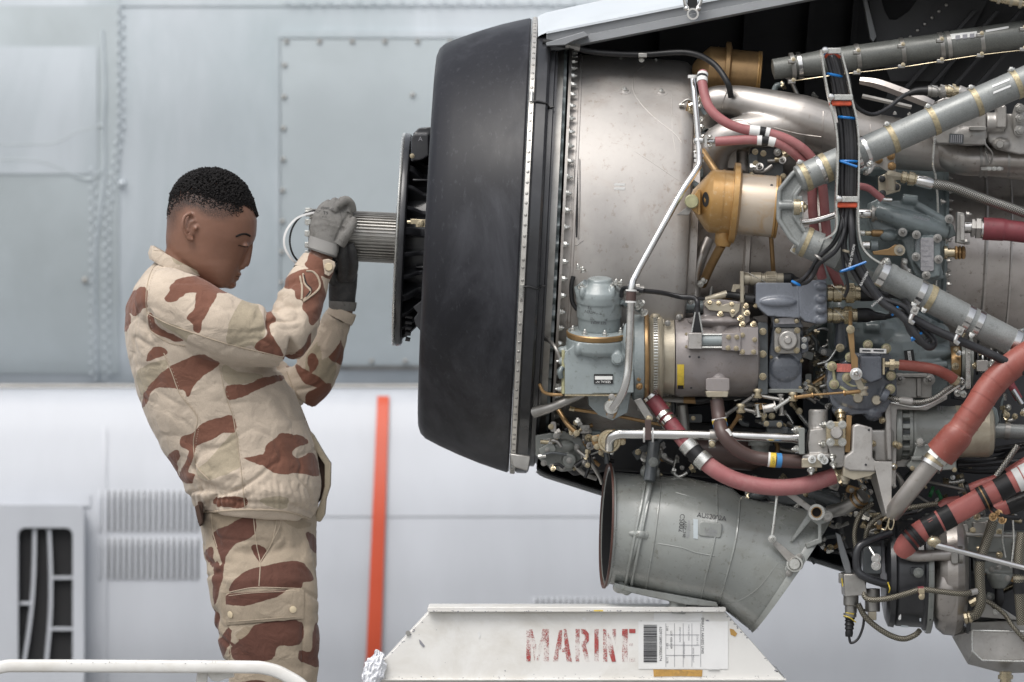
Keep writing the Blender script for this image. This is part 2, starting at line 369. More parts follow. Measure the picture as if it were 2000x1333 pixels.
def skin(name, tab, m, x0=-1800, x1=4200):
    g = G(); xs = [x0 + (x1 - x0) * i / 24 for i in range(25)]
    rows = []
    for y, d in tab:
        rows.append([Vector(((x - 1000) * S(3.2), d, P(0, y, d).z)) for x in xs])
    m_ = len(xs); vs = [p for r in rows for p in r]
    fs = [(j * m_ + i, j * m_ + i + 1, (j + 1) * m_ + i + 1, (j + 1) * m_ + i) for j in range(len(tab) - 1) for i in range(m_ - 1)]
    g.raw(vs, fs); return g.done(name, m, fus, sharp=60)
skin('side_skin', FUSs, 'fuselage_paint'); skin('wheel_fairing', SPOs, 'sponson_paint')
# top of fuselage closed over
g = G(); a = PF(1000, -900); x0 = (-2800) * S(3.2); x1 = 3200 * S(3.2)
rows = []
for k in range(9):
    t = R(20 + 70 * k / 8); rows.append([(x0, a.y + 1.9 - 1.9 * math.cos(t) - .11, a.z - .65 + 1.9 * math.sin(t)), (x1, a.y + 1.9 - 1.9 * math.cos(t) - .11, a.z - .65 + 1.9 * math.sin(t))])
vs = [p for r in rows for p in r]; g.raw(vs, [(2 * k, 2 * k + 1, 2 * k + 3, 2 * k + 2) for k in range(8)]); g.done('top_skin', 'fuselage_paint', fus)
# skirt under the overhang, step between skin and fairing
g = G(); g.tube([(-1800, 755, 3.39), (1000, 755, 3.39), (4200, 755, 3.39)], 4, 8); g.done('fairing_seal', 'dull_steel', fus)
# access panels (proud plates) with fastener dots
panel_big = fsheet('access_panel', 'fuselage_panel', (548, 76, 1290, 714), .006, fus)
fsheet('panel_lip', 'fuselage_paint', (536, 60, 546, 722), .009, fus)
fsheet('panel_lip', 'fuselage_paint', (536, 60, 1300, 74), .009, fus, ny=2)
fsheet('panel_lip', 'dull_steel', (660, 716, 1300, 723), .010, fus, ny=2)
fsheet('skin_plate', 'fuselage_panel', (-500, -60, 232, 730), .004, fus)
fsheet('skin_plate', 'fuselage_paint', (-400, 92, 190, 340), .0065, fus)
fsheet('lap_joint', 'fuselage_paint', (-500, -8, 1500, 12), .004, fus, ny=2)
fsheet('skin_seam', 'sponson_paint', (-500, 966, 176, 990), .006, fus, ny=2)
fsheet('skin_seam', 'louvre_shadow', (200, 1009, 1600, 1010.4), .0015, fus, ny=1)
fsheet('skin_seam', 'sponson_paint', (200, 770, 208, 1500), .005, fus)
# pressed swage on the left (stretched U line)
def swage(pts, r, m='fuselage_paint'):
    g = G(); q = catmull([Vector((x, y, 0)) for x, y in pts], 6)
    g.wtube([PF(p.x, p.y, .004) for p in q], r * S(3.2), 8); return g.done('pressed_bead', m, fus)
swage([(-60, 312), (50, 313), (95, 320), (135, 338), (165, 350), (190, 346), (200, 330)], 2.4, 'fuselage_panel')
swage([(-60, 282), (60, 282), (110, 278), (150, 258), (200, 245)], 2.4, 'fuselage_panel')
swage([(200, 60), (205, 170), (203, 240), (204, 345), (192, 440), (186, 520), (190, 745)], 3)
# rivet rows: one dome per rivet, shared mesh
gr = G(); gr.wlathe((0, 0, 0), (0, -1, 0), [(0, .0085), (.0035, .007), (.0055, .003)], 8)
rivet_me = gr.mesh('rivet'); rivet_me.shade_smooth(); rivet_me.materials.append(MATS['dull_steel'])
gr = G(); gr.wlathe((0, 0, 0), (0, -1, 0), [(0, .0060), (.004, .0055), (.0065, .002)], 8)
rivet_pale = gr.mesh('rivet'); rivet_pale.shade_smooth(); rivet_pale.materials.append(MATS['fuselage_paint'])
def frivet(x, y, me=rivet_me, lift=.004, s=1):
    o = link('rivet', me, fus); s = s * (.8 if me is rivet_pale else .85); o.location = PF(x, y, lift) - Vector((0, 3.3, 0)); o.scale = (s,) * 3
for k in range(13): frivet(560 + k * 64, 82, lift=.007)
for k in range(12): frivet(556 - k * .9, 128 + k * 62 - k * k * .2, lift=.007)
for k in range(11): frivet(660 + k * 66, 706, lift=.007)
frivet(806, 186, lift=.007); frivet(238, 358, rivet_pale, lift=.004, s=2.2); frivet(166, 548, s=1.3)
for k in range(80):
    y = -40 + k * 10.0
    x = 232 + 8 * (k % 2) - max(0, y - 250) * .16 * (1 if y < 420 else 0) - (27 if y >= 420 else 0)
    frivet(x, y, rivet_pale, .004); 
for k in range(42): frivet(178 + 7 * (k % 2), 330 + k * 10, rivet_pale, .004)
for k in range(60): frivet(560 + k * 14, 4 + 5 * (k % 2), rivet_pale, .011)
# orange stripe painted down the fairing
g = G(); vs = []; ys = [774 + (1560 - 774) * k / 80 for k in range(81)]
for y in ys:
    t = (y - 774) / (1333 - 774); vs += [PF(737 - 24 * t, y, .012), PF(760 - 18 * t, y, .012)]
g.raw(vs, [(2 * k, 2 * k + 1, 2 * k + 3, 2 * k + 2) for k in range(80)]); g.done('orange_stripe', 'orange_paint', fus)
# louvres: each pressed slat is a part
def louvre(x, y0, y1, w=6.4):
    g = G(); n = 8; vs = []
    for k in range(n + 1):
        y = y0 + (y1 - y0) * k / n; h = .008 * min(1, math.sin(math.pi * (k + .25) / (n + .5)) * 1.8)
        a = PF(x, y, .001); b = PF(x + w * .55, y, .001 + h); c = PF(x + w, y, .001 + h * .9)
        vs += [a, b, c]
    fs = []
    for k in range(n):
        a = 3 * k; fs += [(a, a + 1, a + 4, a + 3), (a + 1, a + 2, a + 5, a + 4)]
    g.raw(vs, fs); return g.done('louvre', 'sponson_paint', fus, sharp=60)
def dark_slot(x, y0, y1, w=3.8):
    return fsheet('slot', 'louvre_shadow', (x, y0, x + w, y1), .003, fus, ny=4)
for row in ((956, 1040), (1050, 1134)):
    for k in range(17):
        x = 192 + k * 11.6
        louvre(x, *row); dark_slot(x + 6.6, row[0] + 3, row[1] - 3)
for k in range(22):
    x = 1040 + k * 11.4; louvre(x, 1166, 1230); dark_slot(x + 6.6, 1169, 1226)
# cooling intake at the left: frame, dark box behind, vanes
g = G()
for (a, b, c, d) in ((-200, 1000, 160, 1034), (-200, 1284, 160, 1330), (138, 1034, 160, 1284), (-200, 1034, 38, 1284)):
    pass
def ring_plate(name, outer, inner, r, d0, d1, m, parent):
    def rr(x0, y0, x1, y1, r, n=6):
        pts = []
        for (ax, ay, a0) in ((x1 - r, y0 + r, -90), (x1 - r, y1 - r, 0), (x0 + r, y1 - r, 90), (x0 + r, y0 + r, 180)):
            for k in range(n + 1):
                a = R(a0 + 90 * k / n); pts.append((ax + r * math.cos(a), ay + r * math.sin(a)))
        return pts
    A, B = rr(*outer, r), rr(*inner, r * .9); n = len(A); g = G()
    vs = [P(x, y, d0) for x, y in A] + [P(x, y, d0) for x, y in B] + [P(x, y, d1) for x, y in A] + [P(x, y, d1) for x, y in B]
    fs = []
    for i in range(n):
        j = (i + 1) % n
        fs += [(i, j, n + j, n + i), (2 * n + i, 3 * n + i, 3 * n + j, 2 * n + j), (i, 2 * n + i, 2 * n + j, j), (n + i, n + j, 3 * n + j, 3 * n + i)]
    g.raw(vs, fs); return g.done(name, m, parent, bevel=2)
ring_plate('intake_frame', (-40, 985, 165, 1345), (36, 1032, 142, 1300), 16, 2.975, 3.10, 'sponson_paint', fus)
g = G(); g.box(30, 1026, 148, 1306, 3.0, 3.01); g.done('intake_recess', 'dark_hole', fus)
for xt, xb in ((66, 42), (94, 86)):
    g = G(); vs = []
    for k in range(13):
        t = k / 12; x = xt + (xb - xt) * t + 8 * math.sin(math.pi * t * .9); y = 1034 + 264 * t
        vs += [P(x, y, 2.982), P(x + 5, y, 2.982), P(x + 3, y, 3.0), P(x - 3, y, 3.0)]
    g.raw(vs, [(4 * k + a, 4 * k + (a + 1) % 4, 4 * k + 4 + (a + 1) % 4, 4 * k + 4 + a) for k in range(12) for a in range(4)]); g.done('intake_vane', 'sponson_paint', fus)
for (x0, x1, y) in ((98, 141, 1126), (92, 141, 1226), (38, 62, 1176)):
    g = G(); g.box(x0, y, x1, y + 6, 2.984, 3.0); g.done('intake_vane', 'sponson_paint', fus, bevel=1)

# ------------------------------------------------------------------ white equipment cart with stencilled word
cart = thing('equipment_cart', 'white painted steel equipment cart with stencilled red lettering, under the engine', 'cart', P(1130, 1500, 0) * 1)
D0 = -.05
g = G(); g.prism([(838, 1195), (1416, 1195), (1533, 1327), (716, 1327)], D0, D0 + .13); g.done('sloped_hood', 'white_paint', cart, bevel=1.5)
g = G(); g.rprism(835, 1186, 1418, 1196, 4, D0 - .018, D0 + .14); g.done('top_lip', 'white_paint', cart, bevel=1.2)
g = G(); g.box(716, 1329, 1533, 2400, D0 + .004, D0 + .5); g.done('cabinet_body', 'white_paint', cart, bevel=2)
g = G(); g.box(712, 1326.5, 1536, 1330, D0 - .008, D0 + .5); g.done('body_seam', 'white_paint', cart, bevel=1)
for wx in (800, 1450):
    for dd in (D0 + .06, D0 + .42):
        zz = .09; c = P(wx, 0, 0); g = G(); g.wlathe((c.x, dd, zz), (0, 1, 0), [(0, .05), (0, .085), (.008, .09), (.032, .09), (.04, .085), (.04, .05)], 24); w = g.done('wheel', 'black_rubber', cart)
        g = G(); g.wlathe((c.x, dd - .004, zz), (0, 1, 0), [(0, .012), (.002, .055), (.046, .055), (.048, .012)], 20); g.done('rim', 'dull_steel', w)
        g = G(); g.wbox((c.x - .03, dd - .012, .09), (c.x + .03, dd - .004, P(0, 2400, 0).z + .02)); g.done('caster_bracket', 'dull_steel', cart)
# stencil letters, worn paint
m = bpy.data.materials.new('worn_red_stencil'); m.use_nodes = True; N = m.node_tree.nodes; L = m.node_tree.links; b = N['Principled BSDF']
b.inputs['Base Color'].default_value = (0.38, 0.065, 0.06, 1); b.inputs['Roughness'].default_value = .55
tc = N.new('ShaderNodeTexCoord'); n1 = N.new('ShaderNodeTexNoise'); n1.inputs['Scale'].default_value = 26; n1.inputs['Detail'].default_value = 4
n2 = N.new('ShaderNodeTexNoise'); n2.inputs['Scale'].default_value = 520; n2.inputs['Detail'].default_value = 2
L.new(tc.outputs['Object'], n1.inputs['Vector']); L.new(tc.outputs['Object'], n2.inputs['Vector'])
ad = N.new('ShaderNodeMath'); ad.operation = 'MULTIPLY_ADD'; ad.inputs[1].default_value = 1.3; L.new(n1.outputs['Fac'], ad.inputs[0]); L.new(n2.outputs['Fac'], ad.inputs[2])
mr = N.new('ShaderNodeMapRange'); mr.inputs[1].default_value = 1.06; mr.inputs[2].default_value = 1.36; mr.inputs[3].default_value = .04; mr.inputs[4].default_value = 1.0
L.new(ad.outputs[0], mr.inputs[0]); L.new(mr.outputs[0], b.inputs['Alpha']); MATS['worn_red_stencil'] = m
def stencil(polys, name='letter'):
    g = G()
    for q in polys: g.raw([P(x, y, D0 - .0012) for x, y in q], [tuple(range(len(q)))])
    return g.done(name, 'worn_red_stencil', cart)
T, B_ = 1229, 1293
stencil([[(1028, 1232), (1039, T), (1048, 1262), (1044, 1292), (1038, 1250), (1036, 1292), (1028, 1292)], [(1052, 1262), (1060, T), (1072, T), (1072, 1292), (1062, 1292), (1062, 1252), (1053, 1290), (1048, 1290)]])
stencil([[(1080, B_), (1092, 1232), (1098, 1230), (1096, 1268), (1091, 1270), (1090, B_)], [(1101, 1229), (1106, 1229), (1117, B_), (1107, B_), (1104, 1274), (1098, 1274), (1098, 1268), (1103, 1266)]])
stencil([[(1124, T), (1132, T), (1132, B_), (1124, B_)], [(1135, T), (1144, 1230), (1150, 1238), (1150, 1252), (1144, 1260), (1152, B_), (1143, B_), (1136, 1262), (1136, 1254), (1142, 1250), (1142, 1240), (1136, 1238)]])
stencil([[(1161, T), (1169, T), (1169, 1292), (1161, 1292)]])
stencil([[(1178, T), (1184, T), (1186, 1256), (1186, B_), (1178, B_)], [(1187, 1236), (1195, 1250), (1203, B_), (1195, B_), (1187, 1266)], [(1196, T), (1203, T), (1203, 1262), (1196, 1240)]])
stencil([[(1215, T), (1226, T), (1226, B_), (1215, B_)], [(1229, T), (1241, T), (1241, 1237), (1229, 1237)], [(1229, 1285), (1241, 1285), (1241, B_), (1229, B_)], [(1229, 1257), (1236, 1257), (1236, 1262), (1229, 1262)]])
# transport label: paper sheet, barcode, printed lines
def flat(x0, y0, x1, y1, d, m, name, parent, rot=0):
    g = G(); g.box(x0, y0, x1, y1, d, d + .0008, rot); return g.done(name, m, parent)
lab = flat(1247, 1214, 1422, 1307, D0 - .0014, 'paper', 'transport_label', cart)
flat(1277, 1197, 1372, 1213, D0 - .0012, 'paper', 'old_label', cart)
random.seed(3); y = 1221.0; g = G()
while y < 1294:
    h = random.choice((.8, .8, 1.4, 2.2)); g.box(1257, y, 1283, y + h, D0 - .0026, D0 - .0016); y += h + random.choice((.8, 1.2, 1.6))
tag(g.done('barcode', 'ink', lab), kind='stuff')
def text(s, x, y, d, size, m, parent, rot=0, name='lettering', sx=1.0, nrm=None, align='CENTER'):
    cu = bpy.data.curves.new('t', 'FONT'); cu.body = s; cu.size = 1.0; cu.align_x = align; cu.align_y = 'CENTER'
    t = bpy.data.objects.new('t', cu); col.objects.link(t); dg = bpy.context.evaluated_depsgraph_get()
    me = bpy.data.meshes.new_from_object(t.evaluated_get(dg)); bpy.data.objects.remove(t); bpy.data.curves.remove(cu)
    sc = size * S(d) * 1.35; c = P(x, y, d); off = root_off(parent)
    q = Vector((0, -1, 0)).rotation_difference(Vector(nrm).normalized()) if nrm else Quaternion()
    for v in me.vertices:
        a = Vector((v.co.x * sc * sx, 0, v.co.y * sc)); a.rotate(Matrix.Rotation(R(rot), 3, 'Y')); a.rotate(q); v.co = c + a - off
    return link(name, me, parent, m)
text('620915890109005774', 1290, 1258, D0 - .0018, 5.5, 'ink', lab, 90)
random.seed(5)
g = G()
for k in range(5): g.box(1300 + k * 17, 1218, 1300.6 + k * 17, 1303, D0 - .0024, D0 - .0016)
for k in range(3): g.box(1300, 1240 + k * 20, 1366, 1240.6 + k * 20, D0 - .0024, D0 - .0016)
tag(g.done('printed_rule', 'faint_ink', lab), kind='stuff')
for (s_, x_, y_, z_) in (('2.00', 1303, 1228, 4), ('22/11', 1303, 1262, 4), ('2.170', 1303, 1290, 4), ('LOT 4500 0109', 1311, 1250, 4), ('DESTINATION', 1328, 1240, 3.4), ('EXPEDITEUR REF', 1336, 1270, 3.2), ('PARTS SECTION', 1345, 1236, 3.2), ('EMIRATS ARABES UNIS', 1372, 1242, 5.2), ('GROSS WEIGHT', 1354, 1280, 3), ('COLIS 1/1', 1362, 1250, 3.4)):
    text(s_, x_, y_, D0 - .0018, z_, 'ink' if z_ > 3.8 else 'faint_ink', lab, 90)
g = G(); g.prism([(1276, 1308), (1372, 1309), (1371, 1322), (1330, 1321), (1277, 1322)], D0 - .0015, D0 - .0003); g.done('torn_sticker', 'torn_tan', cart)
g = G(); g.prism([(1382, 1308), (1384, 1300), (1398, 1290), (1406, 1308)], D0 - .004, D0 - .003); g.done('loose_corner', 'paper', lab)
g = G(); g.prism([(1425, 1228), (1433, 1230), (1440, 1238), (1436, 1244), (1427, 1240)], D0 - .0012, D0 - .0004); g.done('stain_patch', 'torn_tan', cart)
g = G(); g.prism([(818, 1249), (822, 1252), (830, 1262), (827, 1265), (820, 1258)], D0 - .0012, D0 - .0004); g.done('scuff_mark', 'faint_ink', cart)
g = G(); g.cyl((797, 1237, D0 - .004), (797, 1237, D0 + .01), 5, 12); g.done('rivet', 'dull_steel', cart)
flat(1160, 1192, 1178, 1194.5, D0 - .0192, 'label_yellow', 'yellow_mark', cart)
# crumpled white paper wedged at the cart's left corner
g = G(); random.seed(11)
pts = [(748, 1272), (735, 1275), (722, 1280), (728, 1292), (722, 1305), (712, 1318), (708, 1335), (716, 1348), (735, 1350), (742, 1330), (738, 1318), (746, 1302), (756, 1288), (754, 1276)]
bm = bmesh.new(); c0 = P(732, 1312, D0 - .01)
bmesh.ops.create_icosphere(bm, subdivisions=4, radius=1)
for v in bm.verts:
    a = math.atan2(v.co.z, v.co.x)
    x_ = 731 + v.co.x * 17 + v.co.z * 8; y_ = 1312 - v.co.z * 38
    from mathutils import noise
    k = noise.noise(v.co * 2.2) * 9 + abs(noise.noise(v.co * 4.5)) * 8
    w = P(x_ + v.co.x * k, y_ - v.co.z * k * .8, D0 - .012 + v.co.y * .022 + noise.noise(v.co * 5) * .012); v.co = w
me = bpy.data.meshes.new('crumpled_paper'); bm.to_mesh(me); bm.free()
o = link('crumpled_paper', me, None, 'crumple_white'); tag(o, 'crumpled white tissue stuck at the left corner of the white cart', 'tissue')

# ------------------------------------------------------------------ work platform with its guard rail
plat = thing('work_platform', 'white tubular guard rail of the work platform, in front of the man\'s legs', 'platform', P(300, 1900, 0))
def flat_bar(pts, w, t, name, m, parent):
    """flat rounded bar along px path, w tall, t deep"""
    q = catmull([P(*p) for p in pts], 8); g = G(); rings = []
    for i, p in enumerate(q):
        tt = (q[min(i + 1, len(q) - 1)] - q[max(i - 1, 0)]).normalized(); up = Vector((0, 1, 0)).cross(tt).normalized() * -1
        ring = []
        for k in range(16):
            a = 2 * math.pi * k / 16; c, s = math.cos(a), math.sin(a)
            c = math.copysign(abs(c) ** .45, c); s = math.copysign(abs(s) ** .45, s)
            ring.append(p + up * s * w / 2 * S(-.2) + Vector((0, 1, 0)) * c * t / 2)
        rings.append(ring)
    g.rings(rings); return g.done(name, m, parent, sharp=60)
flat_bar([(-300, 1460, -.2), (-200, 1360, -.2), (-90, 1330, -.2), (0, 1304, -.2), (60, 1301, -.2), (300, 1302, -.2), (470, 1303, -.2), (520, 1306, -.2), (560, 1321, -.2), (600, 1352, -.2), (625, 1420, -.2), (630, 1900, -.2)], 25, .035, 'guard_rail', 'white_paint', plat)
flat_bar([(455, 1312, -.17), (425, 1321, -.17), (392, 1350, -.17), (385, 1900, -.17)], 22, .03, 'rail_post', 'white_paint', plat)
for k in range(6):
    g = G(); g.box(-200 + k * 150, 1905, -54 + k * 150, 1925, -.28, .75); g.done('deck_plank', 'dull_steel', plat, bevel=1)
for x in (-180, 660):
    for d in (-.24, .7):
        c = P(x, 0, 0); g = G(); g.wtube([(c.x, d, 0), (c.x, d, P(0, 1925, 0).z)], .025, 12); g.done('support_leg', 'dull_steel', plat)

# chipped paint on the cart's edges and on the rail
random.seed(31); g = G()
def chip(g, x, y, d, r):
    n = 6; a0 = random.random() * 6
    g.raw([P(x + r * random.uniform(.5, 1.3) * math.cos(a0 + 6.283 * k / n) * 1.5, y + r * random.uniform(.4, 1) * math.sin(a0 + 6.283 * k / n), d) for k in range(n)], [tuple(range(n))])
for _ in range(70):
    t = random.random(); chip(g, 840 + 575 * t, 1195.6 - random.random() * 3, D0 - .0188, random.uniform(.4, 1.4))
for _ in range(40):
    t = random.random(); side = random.random() < .5
    x = (838 - 122 * t if side else 1416 + 117 * t); chip(g, x + (3 if side else -3) + random.uniform(-2, 2), 1197 + 128 * t, D0 - .0006, random.uniform(.5, 1.8))
for _ in range(90): chip(g, random.uniform(730, 1515), random.uniform(1198, 1326) if random.random() < .3 else random.uniform(1320, 1326), D0 - .0006, random.uniform(.3, 1.1))
tag(g.done('paint_chips', 'faint_ink', cart), kind='stuff')
g = G()
for _ in range(26): chip(g, 60 + 460 * random.random(), 1302 + random.uniform(-11, -5), -.2185, random.uniform(.4, 1.2))
tag(g.done('paint_chips', 'faint_ink', plat), kind='stuff')
for (x, y, w_, h_, m_) in ((932, 1236, 7, 12, 'paper'), (1136, 1208, 10, 5, 'paper'), (1378, 1212, 8, 4, 'faint_ink'), (985, 1310, 3, 2, 'faint_ink')):
    g = G(); g.prism([(x, y), (x + w_ * .6, y - h_ * .3), (x + w_, y + h_ * .5), (x + w_ * .5, y + h_)], D0 - .001, D0 - .0004); g.done('stain_patch', m_, cart)
# ------------------------------------------------------------------ engine axis
AX_D = .30                          # depth of the engine's axis
TILT = math.atan(45 / 890)          # nose-up attitude
AXD = Vector((math.cos(TILT), 0, -math.sin(TILT)))
SA = S(AX_D)
def axpt(x):                        # point of the axis at photograph column x
    return P(x, 480 + (x - 1018) * math.tan(TILT), AX_D)
def axpt_y(x): return 480 + (x - 1018) * math.tan(TILT)
def eng(g, x0, prof, seg=72, a0=0, a1=360, dy=0):
    """revolved about the engine axis; prof = [(px from x0, radius px)]"""
    c = axpt(x0) - Vector((0, 0, dy * SA))
    return g.wlathe(c, AXD, [(a * SA, r * SA) for a, r in prof], seg, a0, a1)

# shared bolts: local +Z is the way the head points
def bolt_mesh(name, m, kind):
    g = G()
    if kind == 'hex':
        g.wlathe((0, 0, 0), (0, 0, 1), [(0, 1.2), (.16, 1.2), (.18, 1.1)], 14)
        g.wlathe((0, 0, .22), (0, 0, 1), [(0, 1), (.7, 1), (.85, .82)], 6)
        g.wlathe((0, 0, 1.05), (0, 0, 1), [(0, .5), (.35, .5), (.45, .4)], 8)
    elif kind == 'stud':
        g.wlathe((0, 0, 0), (0, 0, 1), [(0, 1.45), (.25, 1.45), (.3, 1.1)], 14)
        g.wlathe((0, 0, .25), (0, 0, 1), [(0, 1), (.9, 1), (1.0, .85)], 6)
        g.wlathe((0, 0, 1.2), (0, 0, 1), [(0, .62), (.35, .60), (.9, .42), (1.1, .2)], 8)
    elif kind == 'cap':
        g.wlathe((0, 0, 0), (0, 0, 1), [(0, 1.2), (.3, 1.15), (.6, .9), (.72, .4)], 12)
    elif kind == 'socket':
        g.wlathe((0, 0, 0), (0, 0, 1), [(0, 1.3), (.2, 1.3), (.2, 1), (.9, 1), (1, .9), (1, .5), (.5, .45)], 12)
    me = g.mesh(name); bm = bmesh.new(); bm.from_mesh(me); bmesh.ops.recalc_face_normals(bm, faces=bm.faces); bm.to_mesh(me); bm.free()
    me.shade_smooth(); me.set_sharp_from_angle(angle=R(35)); me.materials.append(MATS[m]); return me
BM = {k: bolt_mesh(*k) for k in ()}
def bolt(parent, x, y, d, r=6, n=(0, -1, 0), kind='hex', m='cadmium', name='bolt'):
    key = (name, m, kind)
    if key not in BM: BM[key] = bolt_mesh(name, m, kind)
    return bolt_w(parent, P(x, y, d), r * S(d), n, BM[key], name)
def bolt_w(parent, w, s, n, me, name='bolt'):
    o = bpy.data.objects.new(name, me); col.objects.link(o); o.parent = parent
    q = Vector((0, 0, 1)).rotation_difference(Vector(n).normalized()) @ Quaternion((0, 0, 1), random.random() * 1.0)
    o.rotation_mode = 'QUATERNION'; o.rotation_quaternion = q; o.scale = (s, s, s); o.location = w - root_off(parent); return o

# ------------------------------------------------------------------ engine nacelle: shell that opens on the near side
nac = thing('engine_nacelle', 'open engine nacelle with pale painted roof and dark inside, round the bare engine', 'nacelle', P(1400, 0, .4))
TH0 = 63.0; TH1 = -99 + 360
def shell_pt(x, th, extra=0):       # th measured from the near side (towards the camera) up over the top to the far side
    r = np.interp(x, [1040, 1060, 1100, 1700, 1900, 3000], [440, 455, 466, 628, 640, 650]) + extra
    c = axpt(x); r *= SA
    return c + Vector((0, -1, 0)) * r * math.cos(R(th)) + Vector((0, 0, 1)) * r * math.sin(R(th))
xs = [1050, 1056, 1066, 1090, 1150, 1250, 1350, 1450, 1550, 1650, 1750, 1900, 2100, 2400]
def shell(extra0, m, name, x_list, th_a, th_b, n=48):
    g = G(); rows = [[shell_pt(x, th_a + (th_b - th_a) * k / n, extra0) for k in range(n + 1)] for x in x_list]
    m_ = n + 1; g.raw([p for r in rows for p in r], [(i * m_ + j, (i + 1) * m_ + j, (i + 1) * m_ + j + 1, i * m_ + j + 1) for i in range(len(rows) - 1) for j in range(n)])
    return g.done(name, m, nac, sharp=50)
shell(0, 'cowl_paint', 'outer_skin', xs, TH0, TH1)
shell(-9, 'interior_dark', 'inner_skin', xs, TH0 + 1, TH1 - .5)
# front closing flange of the shell
g = G(); rows = [[shell_pt(1050 + dx, TH0 + (TH1 - TH0) * k / 48, e) for k in range(49)] for dx, e in ((0, 0), (-2, -6), (0, -26), (4, -27))]
g.raw([p for r in rows for p in r], [(i * 49 + j, (i + 1) * 49 + j, (i + 1) * 49 + j + 1, i * 49 + j + 1) for i in range(3) for j in range(48)]); g.done('front_flange', 'cowl_frame', nac)
# long edge frame under the roof skin: stepped channel
def edge_strip(name, prof, m, x_list):
    """prof: (towards camera, up) in metres from the shell's edge"""
    g = G(); rows = []
    for x in x_list:
        e = shell_pt(x, TH0); rows.append([e + Vector((0, -a, b)) for a, b in prof])
    k = len(prof); g.raw([p for r in rows for p in r], [(i * k + j, (i + 1) * k + j, (i + 1) * k + j + 1, i * k + j + 1) for i in range(len(rows) - 1) for j in range(k - 1)])
    return g.done(name, m, nac, sharp=25)
ex = [1066, 1090, 1120, 1150, 1250, 1350, 1450, 1550, 1650, 1750, 1900, 2100, 2400]
edge_strip('edge_frame', [(-.004, .002), (.004, -.001), (.002, -.021), (.010, -.023), (.012, -.040), (.004, -.043), (-.03, -.043)], 'cowl_frame', ex)
edge_strip('edge_bead', [(.0035, .002), (.009, .002), (.009, -.003), (.0035, -.003)], 'cowl_paint', ex)
g = G(); g.prism([(1066, 84), (1140, 62), (1150, 70), (1120, 80), (1104, 88), (1068, 90)], -.005, .05); g.done('corner_gusset', 'cowl_frame', nac, bevel=1)
# latch hook
lt = G(); lt.tube([(1335, -20, -.03), (1338, 6, -.03), (1343, 16, -.03)], 4, 10); lt.tube([(1371, -22, -.03), (1368, 4, -.03), (1362, 16, -.03)], 4, 10)
lt.wlathe(P(1353, 28, -.03), (0, 1, 0), [(-.006, .009), (-.006, .013), (.006, .013), (.006, .009), (-.006, .009)], 24, cap=False)
lt.ell((1341, 17, -.03), 6, 5, 5); lt.ell((1364, 17, -.03), 6, 5, 5); o = lt.done('latch_hook', 'bright_steel', nac)
g = G(); g.rprism(1343, -20, 1362, 14, 4, -.028, .0); g.done('latch_slot', 'black_rubber', nac)
# inner ribs of the far wall and roof: frames
def rib(x, w=12, depth=26, a=TH0 + 4, b=TH1 - 2, m='interior_dark'):
    g = G(); n = 40; rows = []
    for (dx, e) in ((-w / 2, -10), (-w / 2, -depth), (w / 2, -depth), (w / 2, -10)):
        rows.append([shell_pt(x + dx, a + (b - a) * k / n, e) for k in range(n + 1)])
    m_ = n + 1; g.raw([p for r in rows for p in r], [(i * m_ + j, (i + 1) * m_ + j, (i + 1) * m_ + j + 1, i * m_ + j + 1) for i in range(3) for j in range(n)])
    return g.done('frame_rib', m, nac, sharp=25)
for x in (1160, 1300, 1470, 1600, 1690, 1980): rib(x)
# keel edge of the far side
g = G(); g.wtube([shell_pt(x, TH1 - .6, -2) for x in xs], .006, 8); g.done('lower_edge', 'cowl_frame', nac)
# sloped web with a rounded triangular cut-out, upper right
wd = .30
def hole_plate(outer, inner, d0, d1, name, m, parent):
    g = G(); n = len(outer)
    vs = [P(x, y, d0) for x, y in outer + inner] + [P(x, y, d1) for x, y in outer + inner]; fs = []
    for i in range(n):
        j = (i + 1) % n
        fs += [(i, j, n + j, n + i), (2 * n + i, 3 * n + i, 3 * n + j, 2 * n + j), (i, 2 * n + i, 2 * n + j, j), (n + i, n + j, 3 * n + j, 3 * n + i)]
    g.raw(vs, fs); return g.done(name, m, parent, bevel=1)
hole_plate([(1690, -40), (1750, -60), (1850, -60), (1960, -60), (1900, 60), (1840, 160), (1740, 160), (1712, 90)],
           [(1718, -10), (1740, -16), (1770, -16), (1796, -6), (1775, 22), (1750, 39), (1737, 38), (1728, 22)], .20, .22, 'lightened_web', 'interior_dark', nac)
g = G(); g.prism([(1682, -20), (1688, -22), (1712, 72), (1706, 82), (1700, 76)], .17, .20); g.done('web_stiffener', 'cowl_frame', nac, bevel=1)
for k in range(6): bolt(nac, 1848 - k * 14, 10 + k * 12.5, .198, 3.0, kind='cap', m='dull_steel', name='rivet')
for k in range(4):
    g = G(); g.prism([(1900 + k * 45, 20), (1908 + k * 45, 22), (1750 + k * 45, 200), (1742 + k * 45, 198)], .175, .20); g.done('web_stiffener', 'interior_dark', nac, bevel=1)
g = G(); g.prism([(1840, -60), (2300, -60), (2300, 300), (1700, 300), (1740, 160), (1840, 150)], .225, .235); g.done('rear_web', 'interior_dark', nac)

# ------------------------------------------------------------------ the engine
E = thing('turboprop_engine', 'bare turboprop engine with black nose ring, steel shroud, hoses and castings', 'engine', axpt(1300))

# black nose ring
g = G(); eng(g, 1018, [(-176, 290), (-182, 330), (-184, 348), (-183, 362), (-178, 376), (-168, 386), (-140, 399), (-100, 415), (-60, 429), (-25, 439), (-6, 444), (-2, 441), (-2, 420), (-60, 400), (-140, 350), (-170, 300), (-176, 290)], 120); g.done('nose_ring', 'black_cowl', E, sharp=30)
